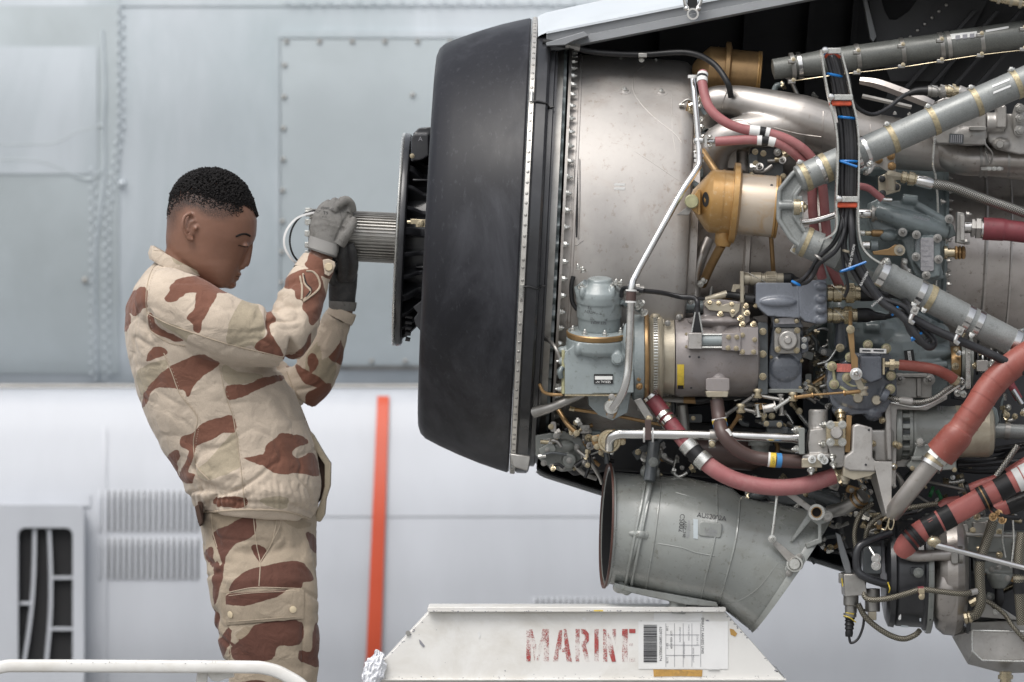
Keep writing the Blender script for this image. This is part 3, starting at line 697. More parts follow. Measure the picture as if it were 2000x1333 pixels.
# riveted strip behind it
strip = G(); eng(strip, 1018, [(-1, 436), (0, 445), (1, 446), (9, 446.5), (10, 445), (10, 432)], 120); strip = strip.done('rivet_strip', 'rivet_strip', E)
random.seed(21)
me_r = bolt_mesh('rivet', 'dull_steel', 'cap')
for k in range(64):
    th = R(-84 + 168 * k / 63 + random.uniform(-.4, .4)); c = axpt(1018) + AXD * 5 * SA; up = Vector((0, 0, 1))
    n = Vector((0, -math.cos(th), 0)) + (up - AXD * up.dot(AXD)) * math.sin(th)
    bolt_w(strip, c + n * 446 * SA, 2.6 * SA, n, me_r, 'rivet')
for th_, s in ((38, 1), (-12, 1), (-72, 1)):
    th = R(th_); up = Vector((0, 0, 1)); upp = up - AXD * up.dot(AXD); n = Vector((0, -math.cos(th), 0)) + upp * math.sin(th); tg = Vector((0, math.sin(th), 0)) + upp * math.cos(th)
    c = axpt(1018) + AXD * 5 * SA + n * 447.5 * SA; g = G(); g.wtube([c - tg * .014, c + tg * .014], .0042, 10); g.done('strip_latch', 'zinc', strip)
# black band
g = G(); eng(g, 1018, [(10, 425), (10, 441), (14, 444), (32, 444), (36, 440), (38, 430), (46, 430), (48, 424), (52, 424), (52, 405)], 120); g.done('seal_band', 'black_metal', E, sharp=28)
for y0 in (214, 566):
    g = G(); q = []
    r = 446
    s_ = (axpt_y(1036) - y0) / r; th = math.asin(s_)
    for k in range(9):
        a = 8 + k * 5.2; c = axpt(1018) + AXD * a * SA; up = Vector((0, 0, 1)); upp = up - AXD * up.dot(AXD)
        q.append(c + (Vector((0, -math.cos(th), 0)) + upp * math.sin(th + .004 * math.sin(k))) * (446 if a < 38 else 432) * SA)
    g.wtube(q, .0022, 8); g.done('band_joint', 'black_rubber', E)
g = G(); g.prism([(996, 886), (1036, 892), (1032, 918), (1028, 920), (1002, 912)], -.10, -.02); g.done('drain_scoop', 'dull_steel', E, bevel=2)
# teal scalloped flange with its ring of nuts
g = G(); n = 72; rings = []
for dx, k0 in ((0, 0), (8, 0)):
    ring = []
    for j in range(n * 8):
        th = 2 * math.pi * j / (n * 8); r = (388 + 7 * math.cos(th * n)) * SA; c = axpt(1080) + AXD * dx * SA
        up = Vector((0, 0, 1)); upp = up - AXD * up.dot(AXD); ring.append(c + Vector((0, -math.cos(th), 0)) * r + upp * math.sin(th) * r)
    rings.append(ring)
g.rings(rings); fl = g.done('scalloped_flange', 'teal_casting', E)
g = G(); eng(g, 1060, [(0, 400), (22, 400), (22, 380)], 96); g.done('flange_spacer', 'dull_steel', E)
fr = G(); eng(fr, 1092, [(0, 368), (0, 394), (5, 394), (5, 376), (12, 376)], 96); fr = fr.done('bolted_rim', 'shroud_steel', E)
BM[('nut', 'zinc', 'stud')] = bolt_mesh('nut', 'zinc', 'stud')
for j in range(37):
    th = R(-87 + 174 * j / 36); up = Vector((0, 0, 1)); upp = up - AXD * up.dot(AXD)
    w = axpt(1097) + (Vector((0, -math.cos(th), 0)) + upp * math.sin(th)) * 386 * SA
    bolt_w(fr, w, 5.2 * SA, AXD, BM[('nut', 'zinc', 'stud')], 'nut')

# steel shroud
g = G(); eng(g, 1104, [(0, 350), (0, 376), (6, 377), (120, 377), (205, 376), (220, 373), (228, 366), (232, 352), (232, 250)], 120); shroud = g.done('steel_shroud', 'shroud_steel', E, sharp=30)
g = G(); eng(g, 1104, [(8, 377.2), (9, 379), (13, 379), (14, 377.2)], 120); g.done('shroud_bead', 'shroud_steel', E)
def bvh_of(objs):
    dg = bpy.context.evaluated_depsgraph_get(); vs = []; fs = []
    for o in objs:
        ev = o.evaluated_get(dg); me = ev.to_mesh(); off = len(vs); base = root_off(o)
        vs += [v.co + base for v in me.vertices]; fs += [[i + off for i in p.vertices] for p in me.polygons]; ev.to_mesh_clear()
    return BVHTree.FromPolygons(vs, fs)
CAMP = Vector((0, -DIST, CAM_Z))
def drop(bvh, x, y, lift=0.0, default=0.0):
    """depth of the surface found at this photograph position"""
    dv = (P(x, y, 0) - CAMP).normalized(); h = bvh.ray_cast(CAMP, dv)
    if h[0] is None: return (None if default is None else P(x, y, default)), Vector((0, -1, 0))
    n = h[1]; n = -n if n.dot(dv) > 0 else n
    return h[0] + n * lift, n
def draped(bvh, pts, r, name, m, parent, lift=0.0, n=8, seg=6, default=0.0, close=False, flat=None):
    q = catmull([Vector((x, y, 0)) for x, y in pts], n); w = [h[0] for h in (drop(bvh, p.x, p.y, lift, None) for p in q) if h[0] is not None]
    if len(w) < 3: return None
    g = G(); g.wtube(w, r * S(0), seg); return g.done(name, m, parent)
sb = bvh_of([shroud])
draped(sb, [(1262, 128), (1243, 140), (1236, 160), (1240, 185), (1262, 215), (1290, 240), (1318, 262), (1332, 280)], 1.5, 'weld_line', 'shroud_steel', shroud, -.0006, default=.2)
draped(sb, [(1312, 185), (1314, 260), (1320, 300)], 1.2, 'weld_line', 'shroud_steel', shroud, -.0006)
draped(sb, [(1240, 296), (1280, 322), (1330, 356)], 1.0, 'weld_line', 'shroud_steel', shroud, -.0005)
for x, y in ((1220, 178), (1291, 181)):
    w, n = drop(sb, x, y); g = G(); g.wlathe(w, n, [(-.002, 13 * SA), (.0008, 12 * SA), (.0008, 8 * SA), (.003, 6 * SA)], 24); f = g.done('fastener_dimple', 'shroud_steel', shroud)
    bolt_w(f, w + n * .002, 4.5 * SA, n, bolt_mesh('bolt', 'zinc', 'hex'), 'bolt')
for x, y in ((1212, 117), (1253, 112), (1281, 120)): bolt(shroud, x, y, .22, 4, (0, -.4, 1), 'hex', 'zinc')
# slot with a raised edge
w0, n0 = drop(sb, 1129, 318); 
g = G(); vs = []
for k in range(13):
    y = 314 + 150 * k / 12
    for x in (1124.5, 1129): vs.append(drop(sb, x, y, .0012)[0])
g.raw(vs, [(2 * k, 2 * k + 1, 2 * k + 3, 2 * k + 2) for k in range(12)]); g.done('slot', 'dark_hole', shroud)
draped(sb, [(1132, 312), (1132, 390), (1129, 466)], 1.6, 'slot_edge', 'shroud_steel', shroud, .001)
draped(sb, [(1121, 312), (1121, 390), (1118, 466)], 1.3, 'slot_edge', 'shroud_steel', shroud, .001)
draped(sb, [(1118, 300), (1119, 466), (1140, 470)], 1.0, 'seam_line', 'shroud_steel', shroud, .0002)
for yy in (361, 369):
    w, n = drop(sb, 1210, yy, .0008); g = G(); c = w; g.wbox((c.x - .0115, c.y - .0006, c.z - .0026), (c.x + .0115, c.y + .002, c.z + .0026)); g.done('marking_strip', 'label_white', shroud)

# hub plate, drum and splined shaft
g = G(); eng(g, 776, [(0, 60), (0, 206), (1.5, 208.5), (4, 208.5), (6, 207)], 120); hubp = g.done('hub_plate', 'zinc', E)
g = G(); eng(g, 782.3, [(0, 60), (0, 207.5), (2, 208.5), (10, 207), (13, 203), (13, 196), (8, 190), (8, 150)], 120); g.done('hub_rim', 'black_metal', E)
g = G(); eng(g, 790, [(0, 150), (70, 160), (70, 60)], 80); g.done('hub_drum', 'black_metal', E)
for k in range(13):
    th = R(-80 + 160 * k / 12 + 4); up = Vector((0, 0, 1)); upp = up - AXD * up.dot(AXD); n = Vector((0, -math.cos(th), 0)) + upp * math.sin(th); tg = Vector((0, math.sin(th), 0)) + upp * math.cos(th)
    g = G(); c = axpt(790); t = .005 * (1.8 if k % 3 == 0 else 1)
    a = [(0, 145), (0, 202), (16, 192), (34, 172), (60, 166), (72, 186), (72, 145)]
    vs = [c + AXD * p[0] * SA + n * p[1] * SA + tg * t for p in a] + [c + AXD * p[0] * SA + n * p[1] * SA - tg * t for p in a]; q = len(a)
    g.raw(vs, [tuple(range(q)), tuple(range(2 * q - 1, q - 1, -1))] + [(i, (i + 1) % q, (i + 1) % q + q, i + q) for i in range(q)]); g.done('hub_web', 'black_metal', E, bevel=2)
g = G(); g.prism([(806, 262), (818, 250), (846, 248), (846, 272), (838, 276)], .12, .32); g.prism([(803, 270), (808, 262), (836, 262), (838, 268), (838, 304), (826, 312), (803, 316)], .09, .28); g.done('hub_housing', 'black_metal', E, remesh=.0025)
bolt(E, 805, 305, .09, 4, (0, -1, 0), 'hex', 'cadmium')
text('A', 821, 272, .089, 9, 'faint_ink', E)
g = G(); g.prism([(802, 428), (846, 430), (846, 444), (812, 444), (812, 438), (802, 438)], .01, .03); g.cyl((795, 434, .02), (812, 434, .02), 3.5, 10); fit = g.done('oil_fitting', 'cadmium', E, bevel=.6)
bolt(fit, 822, 437, .01, 6, (0, -1, 0), 'hex')
for k in range(5):
    g = G(); g.tube([(792, 618 + k * 11, .2), (806 - k * 1.2, 620 + k * 11, .2)], [5, 4], 10); g.done('gear_tooth', 'black_metal', E)
g = G(); g.prism([(806, 600), (846, 570), (846, 660), (826, 652), (812, 636), (808, 622), (816, 612)], .12, .2); g.done('pawl', 'black_metal', E, bevel=2)
for (x, y) in ((808, 452), (812, 520), (806, 350)):
    g = G(); g.box(x, y, x + 40, y + 4, .12, .15); g.done('hub_ledge', 'black_metal', E, bevel=1)
# splined shaft
g = G(); nsp = 44; prof = []
for j in range(nsp):
    for (f, rr) in ((0, 44.5), (.12, 49.5), (.42, 49.5), (.55, 44.5)): prof.append(((j + f) / nsp * 2 * math.pi, rr))
rings = []
for x, dr in ((604, -5), (608, 0), (690, 0), (780, 0)):
    c = P(x, axpt_y(x) - 2, AX_D); up = Vector((0, 0, 1)); upp = up - AXD * up.dot(AXD)
    rings.append([c + (Vector((0, -math.cos(a), 0)) + upp * math.sin(a)) * (r + dr) * SA for a, r in prof])
g.rings(rings); g.done('splined_shaft', 'dull_steel', E, sharp=25)
g = G(); c = P(602, axpt_y(602) - 2, AX_D); g.wlathe(c, AXD, [(0, 30), (0, 34), (6, 34), (6, 30), (0, 30)], 8, cap=False) if False else None
for k in range(12):
    th = R(k * 30); up = Vector((0, 0, 1)); n = Vector((0, -math.cos(th), 0)) + up * math.sin(th); cc = c + n * 45 * SA
    g = G(); g.wbox((cc.x - .006, cc.y - .006, cc.z - .006), (cc.x + .008, cc.y + .006, cc.z + .006)); g.done('end_castellation', 'zinc', E, bevel=.6)

# ------------------------------------------------------------------ core casings behind everything
g = G(); eng(g, 1330, [(0, 60), (0, 335), (20, 335), (24, 300), (110, 285), (114, 300), (122, 300), (126, 262), (250, 250), (252, 262), (262, 262), (264, 60)], 96); core = g.done('compressor_casing', 'casing_steel', E, sharp=28)
g = G(); eng(g, 1588, [(0, 60), (0, 258), (6, 262), (70, 246), (120, 224), (236, 216), (240, 222), (246, 222), (248, 60)], 96); core2 = g.done('intermediate_casing', 'teal_casting', E, sharp=28)
g = G(); eng(g, 1834, [(0, 60), (0, 205), (70, 200), (74, 203), (78, 200), (120, 200), (122, 202), (125, 200), (160, 199), (162, 201), (165, 199), (600, 196), (600, 60)], 96); core3 = g.done('combustor_casing', 'casing_steel', E, sharp=28)
for j in range(30):
    th = R(-80 + 160 * j / 29); up = Vector((0, 0, 1)); upp = up - AXD * up.dot(AXD)
    bolt_w(core2, axpt(1834) + (Vector((0, -math.cos(th), 0)) + upp * math.sin(th)) * 214 * SA, 3.6 * SA, AXD, bolt_mesh('nut', 'dull_steel', 'stud') if j == 0 else BM[('nutd',)], 'nut') if j else BM.__setitem__(('nutd',), bolt_mesh('nut', 'dull_steel', 'stud'))
# axial ribs and panels on the compressor casing (seen low between the hoses)
for x0, x1, y0, y1 in ((1470, 1500, 440, 640), (1506, 1532, 452, 640), (1538, 1552, 450, 640), (1558, 1590, 470, 640), (1340, 1352, 440, 640), (1372, 1384, 470, 600)):
    g = G(); g.rprism(x0, y0, x1, y1, 3, .035, .12); g.done('casing_rib', 'casing_steel' if x1 - x0 > 16 else 'grey_alloy', core, bevel=1.2)
for x, y in ((1478, 505), (1478, 470), (1559, 518), (1519, 475), (1520, 520), (1478, 590), (1560, 480), (1345, 480), (1345, 540)): bolt(core, x, y, .035, 5, m='dull_steel')
g = G(); g.rprism(1466, 288, 1530, 345, 5, .0, .1); g.rprism(1462, 300, 1480, 340, 3, -.02, .1); g.done('casing_box', 'dark_casting', core, bevel=1.5)
for x, y in ((1475, 297), (1491, 300), (1476, 320), (1530, 345), (1540, 300)): bolt(core, x, y, -.02, 5, m='cadmium')
g = G(); g.rprism(1380, 250, 1440, 330, 8, .02, .1); g.rprism(1450, 345, 1470, 430, 4, .03, .1); g.done('rear_bracket', 'dull_steel', core, bevel=2)
# dark mass under the shroud
g = G(); g.prism([(1046, 850), (1100, 842), (1140, 858), (1150, 885), (1128, 918), (1096, 922), (1062, 906), (1046, 890)], .0, .25); g.ell((1098, 872, -.01), 26, 12, 14); g.tube([(1060, 868, .0), (1130, 880, .0)], 8, 10); g.cyl((1112, 900, -.02), (1112, 900, .02), 14, 20); foot = g.done('gearbox_foot', 'olive_casting', E, remesh=.0024)
for x, y in ((1062, 905), (1078, 912), (1112, 900), (1072, 862), (1126, 874), (1060, 884), (1098, 914)): bolt(foot, x, y, -.012 if x != 1112 else -.03, 5, m='dull_steel')
g = G(); g.tube([(1128, 880, -.02), (1150, 900, -.03), (1170, 930, -.02), (1176, 945, -.01)], 4, 8); g.tube([(1120, 905, -.01), (1140, 925, -.01), (1165, 935, .0)], 5, 8); g.tube([(1135, 885, -.02), (1142, 908, -.02), (1160, 915, -.01), (1152, 892, -.02), (1135, 885, -.02)], 3, 8); g.done('bracing_strut', 'dull_steel', E)
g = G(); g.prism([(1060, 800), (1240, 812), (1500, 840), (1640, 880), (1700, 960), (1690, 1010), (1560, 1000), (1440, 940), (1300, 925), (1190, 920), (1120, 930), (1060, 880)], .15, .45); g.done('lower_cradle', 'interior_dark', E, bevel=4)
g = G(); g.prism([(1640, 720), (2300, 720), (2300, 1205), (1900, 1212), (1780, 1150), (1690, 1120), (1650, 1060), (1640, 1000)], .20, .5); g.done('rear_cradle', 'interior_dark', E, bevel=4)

# ------------------------------------------------------------------ parts built from tubes
def clampring(parent, a, b, r, m='zinc', name='clamp', t=(0, 1), lip=1.12, seg=24):
    g = G(); g.cyl(a, b, [(0, r), (0, r * lip), (1, r * lip), (1, r)], seg); return g.done(name, m, parent)
def lerp(a, b, t): return tuple(a[i] + (b[i] - a[i]) * t for i in range(3))
# bleed air duct: wide stainless Y pipe
g = G(); g.tube([(1368, 268, .06), (1372, 228, .05), (1392, 200, .03), (1430, 196, .02), (1480, 208, .0), (1560, 232, -.01), (1650, 262, .0), (1760, 282, .02), (1850, 296, .04), (1960, 312, .06), (2100, 330, .08)], [31, 31, 29, 29, 36, 48, 53, 50, 41, 36, 36], 28, 10)
g.tube([(1388, 352, .02), (1388, 318, .0), (1402, 282, -.02), (1436, 262, -.03), (1500, 250, -.02), (1560, 246, -.01)], [35, 34, 33, 31, 35, 46], 28, 10)
duct = g.done('bleed_air_duct', 'duct_steel', E, remesh=.0028, smooth=8)
db = bvh_of([duct])
for pts in ([(1420, 180), (1412, 200), (1410, 218)], [(1608, 218), (1607, 260), (1606, 300)], [(1512, 250), (1560, 262), (1604, 268)], [(1432, 236), (1450, 235), (1470, 245)], [(1700, 244), (1701, 262), (1700, 320)]):
    draped(db, pts, 1.2, 'weld_line', 'duct_steel', duct, .0, default=.0)
g = G(); g.cyl((1392, 345, .02), (1394, 362, .02), [(0, 30), (0, 42), (.5, 42), (.5, 38), (1, 36)], 28); f = g.done('duct_flange', 'duct_steel', duct)
for a in (-35, -15, 8, 30): bolt(f, 1392 + a, 343, .02 - .034 * math.cos(a / 40), 4, (0, -.3, 1), m='zinc')
for x in (1718, 1748, 1776): bolt(duct, x, 222 + (x - 1718) * .06, .0, 4, (0, -.2, 1), m='zinc')

# second and first gold canisters
def canister(x0, y0, x1, y1, d, k, m1, m2, name):
    a, b = (x0, y0, d), (x1, y1, d)
    g = G(); g.cyl(a, b, [(0, 8 * k), (.03, 20 * k), (.20, 57 * k), (.24, 62 * k), (.52, 63 * k), (.52, 40 * k)], 40); o = g.done(name, m1, E, sharp=24)
    g = G(); g.cyl(a, b, [(.47, 60 * k), (.47, 76 * k), (.475, 79 * k), (.535, 79 * k), (.54, 76 * k), (.56, 66 * k), (.57, 55 * k)], 48); g.done('canister_flange', m1, o, sharp=24)
    g = G(); g.cyl(a, b, [(.55, 50 * k), (.55, 59 * k), (.60, 60 * k), (.965, 60 * k), (.965, 50 * k)], 40); g.done('canister_body', m2, o)
    g = G(); g.cyl(a, b, [(.95, 50 * k), (.95, 61.5 * k), (.97, 62.5 * k), (.985, 60.5 * k), (1, 62 * k), (1.01, 60 * k), (1.01, 4 * k)], 40); g.done('end_ring', 'gold_paint', o, sharp=24)
    g = G(); g.cyl(a, b, [(.35, 61 * k), (.35, 64 * k), (.365, 64 * k), (.365, 61 * k)], 40); g.done('bead', m1, o)
    return o
can = canister(1348, 389, 1519, 405, -.16, 1.0, 'gold_paint', 'worn_gold', 'igniter_canister')
cb = bvh_of([can])
w, n = drop(cb, 1379, 390, .0012); g = G(); c = w; q = []
for k in range(20):
    a = 2 * math.pi * k / 20; x_ = 1379 + (7 * math.cos(a) if math.cos(a) < 0 else 6 * math.cos(a)); q.append(drop(cb, x_, 390 + 14.5 * math.sin(a), .0010)[0])
g.raw(q, [tuple(range(20))]); g.done('sight_hole', 'dark_hole', can)
g = G(); g.prism([(1346, 398), (1362, 372), (1368, 372), (1368, 412), (1362, 420), (1350, 408)], -.215, -.19); g.box(1362, 370, 1368, 420, -.218, -.17); g.done('pivot_lug', 'gold_paint', can, bevel=1)
g = G(); g.cyl((1351, 394, -.235), (1351, 394, -.19), [(0, 3), (0, 12), (.1, 14), (1, 14)], 24); g.done('pivot_boss', 'stud_yellow', can)
g = G(); g.prism([(1322, 420), (1345, 402), (1352, 410), (1346, 420)], -.2, -.15); g.done('pivot_bracket', 'grey_alloy', can, bevel=1)
g = G(); g.cyl((1414, 455, -.16), (1412, 482, -.16), [(0, 17), (.7, 17), (1, 13)], 20); g.done('drain_boss', 'gold_paint', can)
g = G(); g.tube([(1372, 296, -.06), (1388, 320, -.09), (1408, 350, -.12)], 7.5, 14); g.done('support_tube', 'bronze', can)
g = G(); g.tube([(1410, 478, -.15), (1388, 520, -.10), (1372, 556, -.05)], 9, 14); g.done('support_tube', 'bronze', can)
g = G(); g.tube([(1506, 462, -.1), (1511, 540, -.08), (1515, 600, -.05)], 4.5, 12); g.done('support_tube', 'bronze', can)
for x, y in ((1507, 363), (1505, 421), (1394, 386)): w, n = drop(cb, x, y); bolt_w(can, P(x, y, -.16 - .048), 2.6 * SA, (0, -1, .1 if y < 400 else -.1), bolt_mesh('screw', 'black_metal', 'cap'), 'screw')
w = P(1468, 344, -.17); bolt(can, 1468, 345, -.17, 6, (0, 0, 1), 'hex')
can2 = canister(1352, 134, 1484, 146, .14, .74, 'bronze', 'bronze', 'igniter_canister')  # gold canister too: darker bronze paints the shade it sits in into its colour
g = G(); g.tube([(1362, 190, .03), (1372, 208, .03), (1380, 240, .05)], 12, 12); g.done('gold_elbow', 'bronze', E)
for (x, y) in ((1348, 212), (1352, 252), (1356, 272)):
    g = G(); g.cyl((x - 8, y, .02), (x + 12, y + 6, .02), [(0, 8), (0, 16), (.2, 16), (.25, 13), (.4, 13), (.4, 16), (.6, 16), (.65, 12), (1, 12), (1, 4)], 20); f = g.done('gold_union', 'bronze', E)
    bolt(f, x + 16, y - 4, -.01, 5, (1, -.4, .1), m='zinc')
# ------------------------------------------------------------------ mounting struts
def band(parent, a, b, t, r, w=9, m='band_tag', lug=True, lugdir=(0, 0, 1), lugm='zinc', name='band'):
    L_ = math.dist(a[:2], b[:2]); p, q = lerp(a, b, t - w / 2 / L_), lerp(a, b, t + w / 2 / L_)
    g = G(); g.cyl(p, q, [(0, r - 1), (0, r + 1.6), (1, r + 1.6), (1, r - 1)], 32); o = g.done(name, m, parent)
    if lug:
        c = lerp(a, b, t); w_ = P(*c) + Vector(lugdir).normalized() * (r + 5) * S(c[2]); s = S(c[2])
        g = G(); g.wlathe(w_ - Vector(lugdir).normalized() * 6 * s, lugdir, [(0, 8 * s), (5 * s, 8 * s), (6 * s, 7 * s)], 4); lo = g.done('band_lug', lugm, parent, bevel=.5)
        bolt_w(lo, w_ - Vector(lugdir).normalized() * 1 * s + Vector((0, -7 * s, 0)), 3.6 * s, (0, -1, .3), BM.setdefault(('bolt', 'zinc', 'hex'), bolt_mesh('bolt', 'zinc', 'hex')), 'bolt')
    return o
ua, ub = (1558, 352, -.27), (2120, 106, -.20)
g = G(); g.cyl(ua, ub, [(0, 20), (.005, 27), (.04, 28), (1, 28), (1, 10)], 36); us = g.done('mount_strut', 'strut_grey', E)
LU = math.dist(ua[:2], ub[:2])
def tx(a, b, x): return (x - a[0]) / (b[0] - a[0])
nu = Vector((-.33, -.25, .9))
for x, m_, lug in ((1572, 'band_tag', 1), (1602, 'bright_steel', 0), (1612, 'band_tag', 0), (1672, 'bright_steel', 0), (1690, 'bright_steel', 0), (1742, 'band_tag', 1), (1822, 'band_tag', 1), (1906, 'band_tag', 1), (1985, 'band_tag', 1)):
    band(us, ua, ub, tx(ua, ub, x), 28, 11 if m_ == 'band_tag' else 7, m_, bool(lug), nu)
g = G(); g.tube([(1690, 338, -.3), (1697, 334, -.31), (1704, 322, -.31)], 6, 10); o = g.done('clamp_screw', 'bright_steel', us); bolt(o, 1699, 322, -.32, 6, (.3, -.6, .7), m='zinc')
text('JE JE', 1578, 333, -.325, 7, 'ink', us, 68)
la, lb = (1562, 468, -.25), (1640, 502, -.25)
g = G(); g.cyl(la, lb, [(0, 20), (.02, 28), (.5, 30), (.5, 26), (1, 25), (1, 8)], 32); sc = g.done('strut_socket', 'strut_grey', E)
band(sc, la, lb, .16, 29, 10, 'band_tag', False)
l2, l3 = (1712, 530, -.26), (2110, 738, -.20)
g = G(); g.cyl(l2, l3, [(0, 18), (.005, 27), (1, 27), (1, 8)], 36); ls = g.done('mount_strut', 'strut_grey', E)
nl = Vector((-.40, -.5, -.75))
for x, m_, lug, w in ((1722, 'bright_steel', 0, 14), (1737, 'strut_grey', 0, 9), (1795, 'bright_steel', 1, 13), (1815, 'band_tag', 1, 12), (1888, 'bright_steel', 1, 13), (1908, 'bright_steel', 1, 12), (1980, 'bright_steel', 0, 13), (1996, 'bright_steel', 0, 9)):
    band(ls, l2, l3, tx(l2, l3, x), 27, w, m_, bool(lug), nl)
g = G(); g.tube([(1722, 514, -.3), (1731, 508, -.31), (1736, 516, -.31)], 5, 10); o = g.done('clamp_screw', 'bright_steel', ls); bolt(o, 1732, 512, -.32, 6, (.3, -.6, .7), m='zinc')
# dark upper strut
ta, tb = (1508, 136, .02), (2140, 48, .06)
g = G(); g.cyl(ta, tb, [(0, 10), (.004, 20), (.1, 22), (.16, 25), (.55, 25), (.56, 27), (1, 27), (1, 8)], 32); ts = g.done('mount_strut', 'strut_dark', E)
for x, m_, lug in ((1548, 'dull_steel', 1), (1561, 'bright_steel', 0), (1675, 'dull_steel', 1), (1762, 'dull_steel', 1), (1838, 'dull_steel', 1), (1852, 'dull_steel', 0), (1916, 'dull_steel', 1), (2000, 'dull_steel', 1)):
    o = band(ts, ta, tb, tx(ta, tb, x), 25.5, 8, m_, False)
    if lug:
        yy = ta[1] + (tb[1] - ta[1]) * tx(ta, tb, x)
        for dy, k in ((-14, -1), (26, 1)):
            g = G(); g.box(x - 8, yy + dy, x + 6, yy + dy + 7, -.045, -.01); o2 = g.done('band_lug', 'dull_steel', ts, bevel=1); bolt(o2, x + 2, yy + dy, -.045, 3.4, (0, -1, .2), m='cadmium')
tb_ = bvh_of([ts])
def sticker(bvh, x0, y0, x1, y1, m, name, parent, slant=0, lift=.0012, n=4):
    g = G(); vs = []
    for j in range(n + 1):
        for i in range(n + 1):
            x = x0 + (x1 - x0) * i / n; y = y0 + (y1 - y0) * j / n + slant * (i / n); vs.append(drop(bvh, x, y, lift)[0])
    g.raw(vs, [(j * (n + 1) + i, j * (n + 1) + i + 1, (j + 1) * (n + 1) + i + 1, (j + 1) * (n + 1) + i) for j in range(n) for i in range(n)]); return g.done(name, m, parent)
sticker(tb_, 1855, 78, 1908, 68, 'label_white', 'strut_label', ts, -6); sticker(tb_, 1925, 64, 1970, 60, 'paper', 'strut_label', ts, -8, n=3)
for x in (1866, 1880, 1894): sticker(tb_, x, 80 - (x - 1855) * .12, x + 9, 72 - (x - 1855) * .12, 'faint_ink', 'printed_block', ts, -1, .002, 2)
ub_ = bvh_of([us]); sticker(ub_, 1938, 172, 1972, 168, 'paper', 'strut_label', us, -14); sticker(ub_, 1940, 184, 1974, 180, 'paper', 'strut_label', us, -14)
g = G(); g.tube([(1552, 158, .0), (1640, 146, -.02), (1760, 132, -.02), (1915, 108, -.02), (2060, 92, -.01)], .9, 6); g.done('lock_wire', 'cadmium', E)
# forged V knuckle
def bar(g, pts, r, ry=None, n=6): return g.tube(pts, r, 14, n)
g = G(); dk = -.27
OUT = [(1521, 373), (1547, 340), (1575, 316), (1600, 334), (1574, 354), (1555, 382), (1555, 424), (1574, 458), (1600, 474), (1574, 492), (1545, 469), (1520, 431)]
g.prism(OUT, dk + .004, dk + .028)
for seg_ in (((1521, 402), (1522, 372)), ((1522, 372), (1548, 340)), ((1548, 340), (1578, 318)), ((1521, 402), (1521, 430)), ((1521, 430), (1546, 468)), ((1546, 468), (1572, 488)), ((1553, 403), (1553, 382)), ((1553, 382), (1572, 356)), ((1553, 403), (1553, 424)), ((1553, 424), (1574, 456)), ((1522, 402), (1553, 402))):
    bar(g, [(*seg_[0], dk), (*seg_[1], dk)], 5 if seg_[0][1] != 402 or seg_[1][0] != 1553 else 8)
g.prism([(1550, 386), (1568, 382), (1570, 428), (1552, 424)], dk - .004, dk + .02)
kn = g.done('strut_knuckle', 'strut_grey', E, remesh=.0018, smooth=3)
g = G(); g.cyl((1550, 405, dk), (1562, 405, dk), [(0, 12), (0, 16), (1, 16), (1, 12)], 24); g.done('washer', 'cadmium', kn)
bolt_w(kn, P(1560, 405, dk), 11 * SA, (1, -.35, 0), bolt_mesh('bolt', 'cadmium', 'hex'))
g = G(); g.tube([(1566, 400, dk - .03), (1568, 418, dk - .035), (1563, 440, dk - .02)], 1, 6); g.done('lock_wire', 'dull_steel', kn)
g = G(); g.prism([(1596, 508), (1620, 484), (1710, 534), (1706, 560), (1694, 566)], -.20, -.185); br = g.done('strut_bracket', 'strut_dark', E, bevel=1.2)
for x, y in ((1606, 502), (1650, 520), (1682, 538)): bolt(br, x, y, -.2, 4.5, m='dull_steel')
g = G(); g.box(1545, 480, 1560, 496, -.2, -.18, 30); o = g.done('tab', 'zinc', E, bevel=1); bolt(o, 1552, 489, -.2, 4)
g = G(); g.tube([(1556, 436, -.2), (1590, 432, -.2), (1632, 420, -.2)], 6.5, 16); g.done('chrome_pipe', 'bright_steel', E)

# ------------------------------------------------------------------ pink hoses near the top
def hose(pts, r, m, name='hose', clamps=(), parent=None, n=10, cm=None, seg=18):
    parent = parent or E; g = G(); g.tube(pts, r, seg, n); o = g.done(name, m, parent); q = catmull([P(*p) for p in pts], n)
    for (t0, t1, mm) in clamps:
        i0 = int(t0 * (len(q) - 1)); i1 = max(i0 + 1, int(round(t1 * (len(q) - 1)))); rr = (r if not isinstance(r, (list, tuple)) else r[0]) * S(pts[0][2])
        a = q[0].lerp(q[0], 0)
        def at(t):
            f = t * (len(q) - 1); i = min(int(f), len(q) - 2); return q[i].lerp(q[i + 1], f - i)
        seg_pts = [at(t0 + (t1 - t0) * k / 4) for k in range(5)]
        g = G(); g.wtube(seg_pts, rr * (1.14 if mm != 'black_rubber' else 1.05), seg); g.done('hose_clamp' if mm != 'black_rubber' else 'hose_sleeve', mm, o)
    return o
hose([(1373, 142, -.17), (1372, 165, -.19), (1384, 208, -.21), (1412, 236, -.22), (1450, 252, -.22), (1500, 260, -.22), (1545, 276, -.22), (1582, 305, -.21), (1604, 350, -.19), (1612, 430, -.17), (1620, 510, -.15), (1640, 560, -.12)], 9.5, 'pink_hose', 'pink_hose',
     ((.015, .035, 'label_white'), (.035, .055, 'black_rubber'), (.055, .08, 'label_white'), (.39, .425, 'label_white'), (.425, .445, 'black_rubber'), (.445, .46, 'label_white')))
hose([(1397, 277, -.22), (1430, 275, -.22), (1470, 273, -.22), (1515, 278, -.22), (1552, 300, -.21), (1582, 340, -.19), (1588, 420, -.17), (1596, 500, -.15), (1606, 545, -.14)], 9.5, 'pink_hose', 'pink_hose',
     ((.275, .30, 'label_white'), (.30, .335, 'black_rubber'), (.335, .37, 'label_white')))
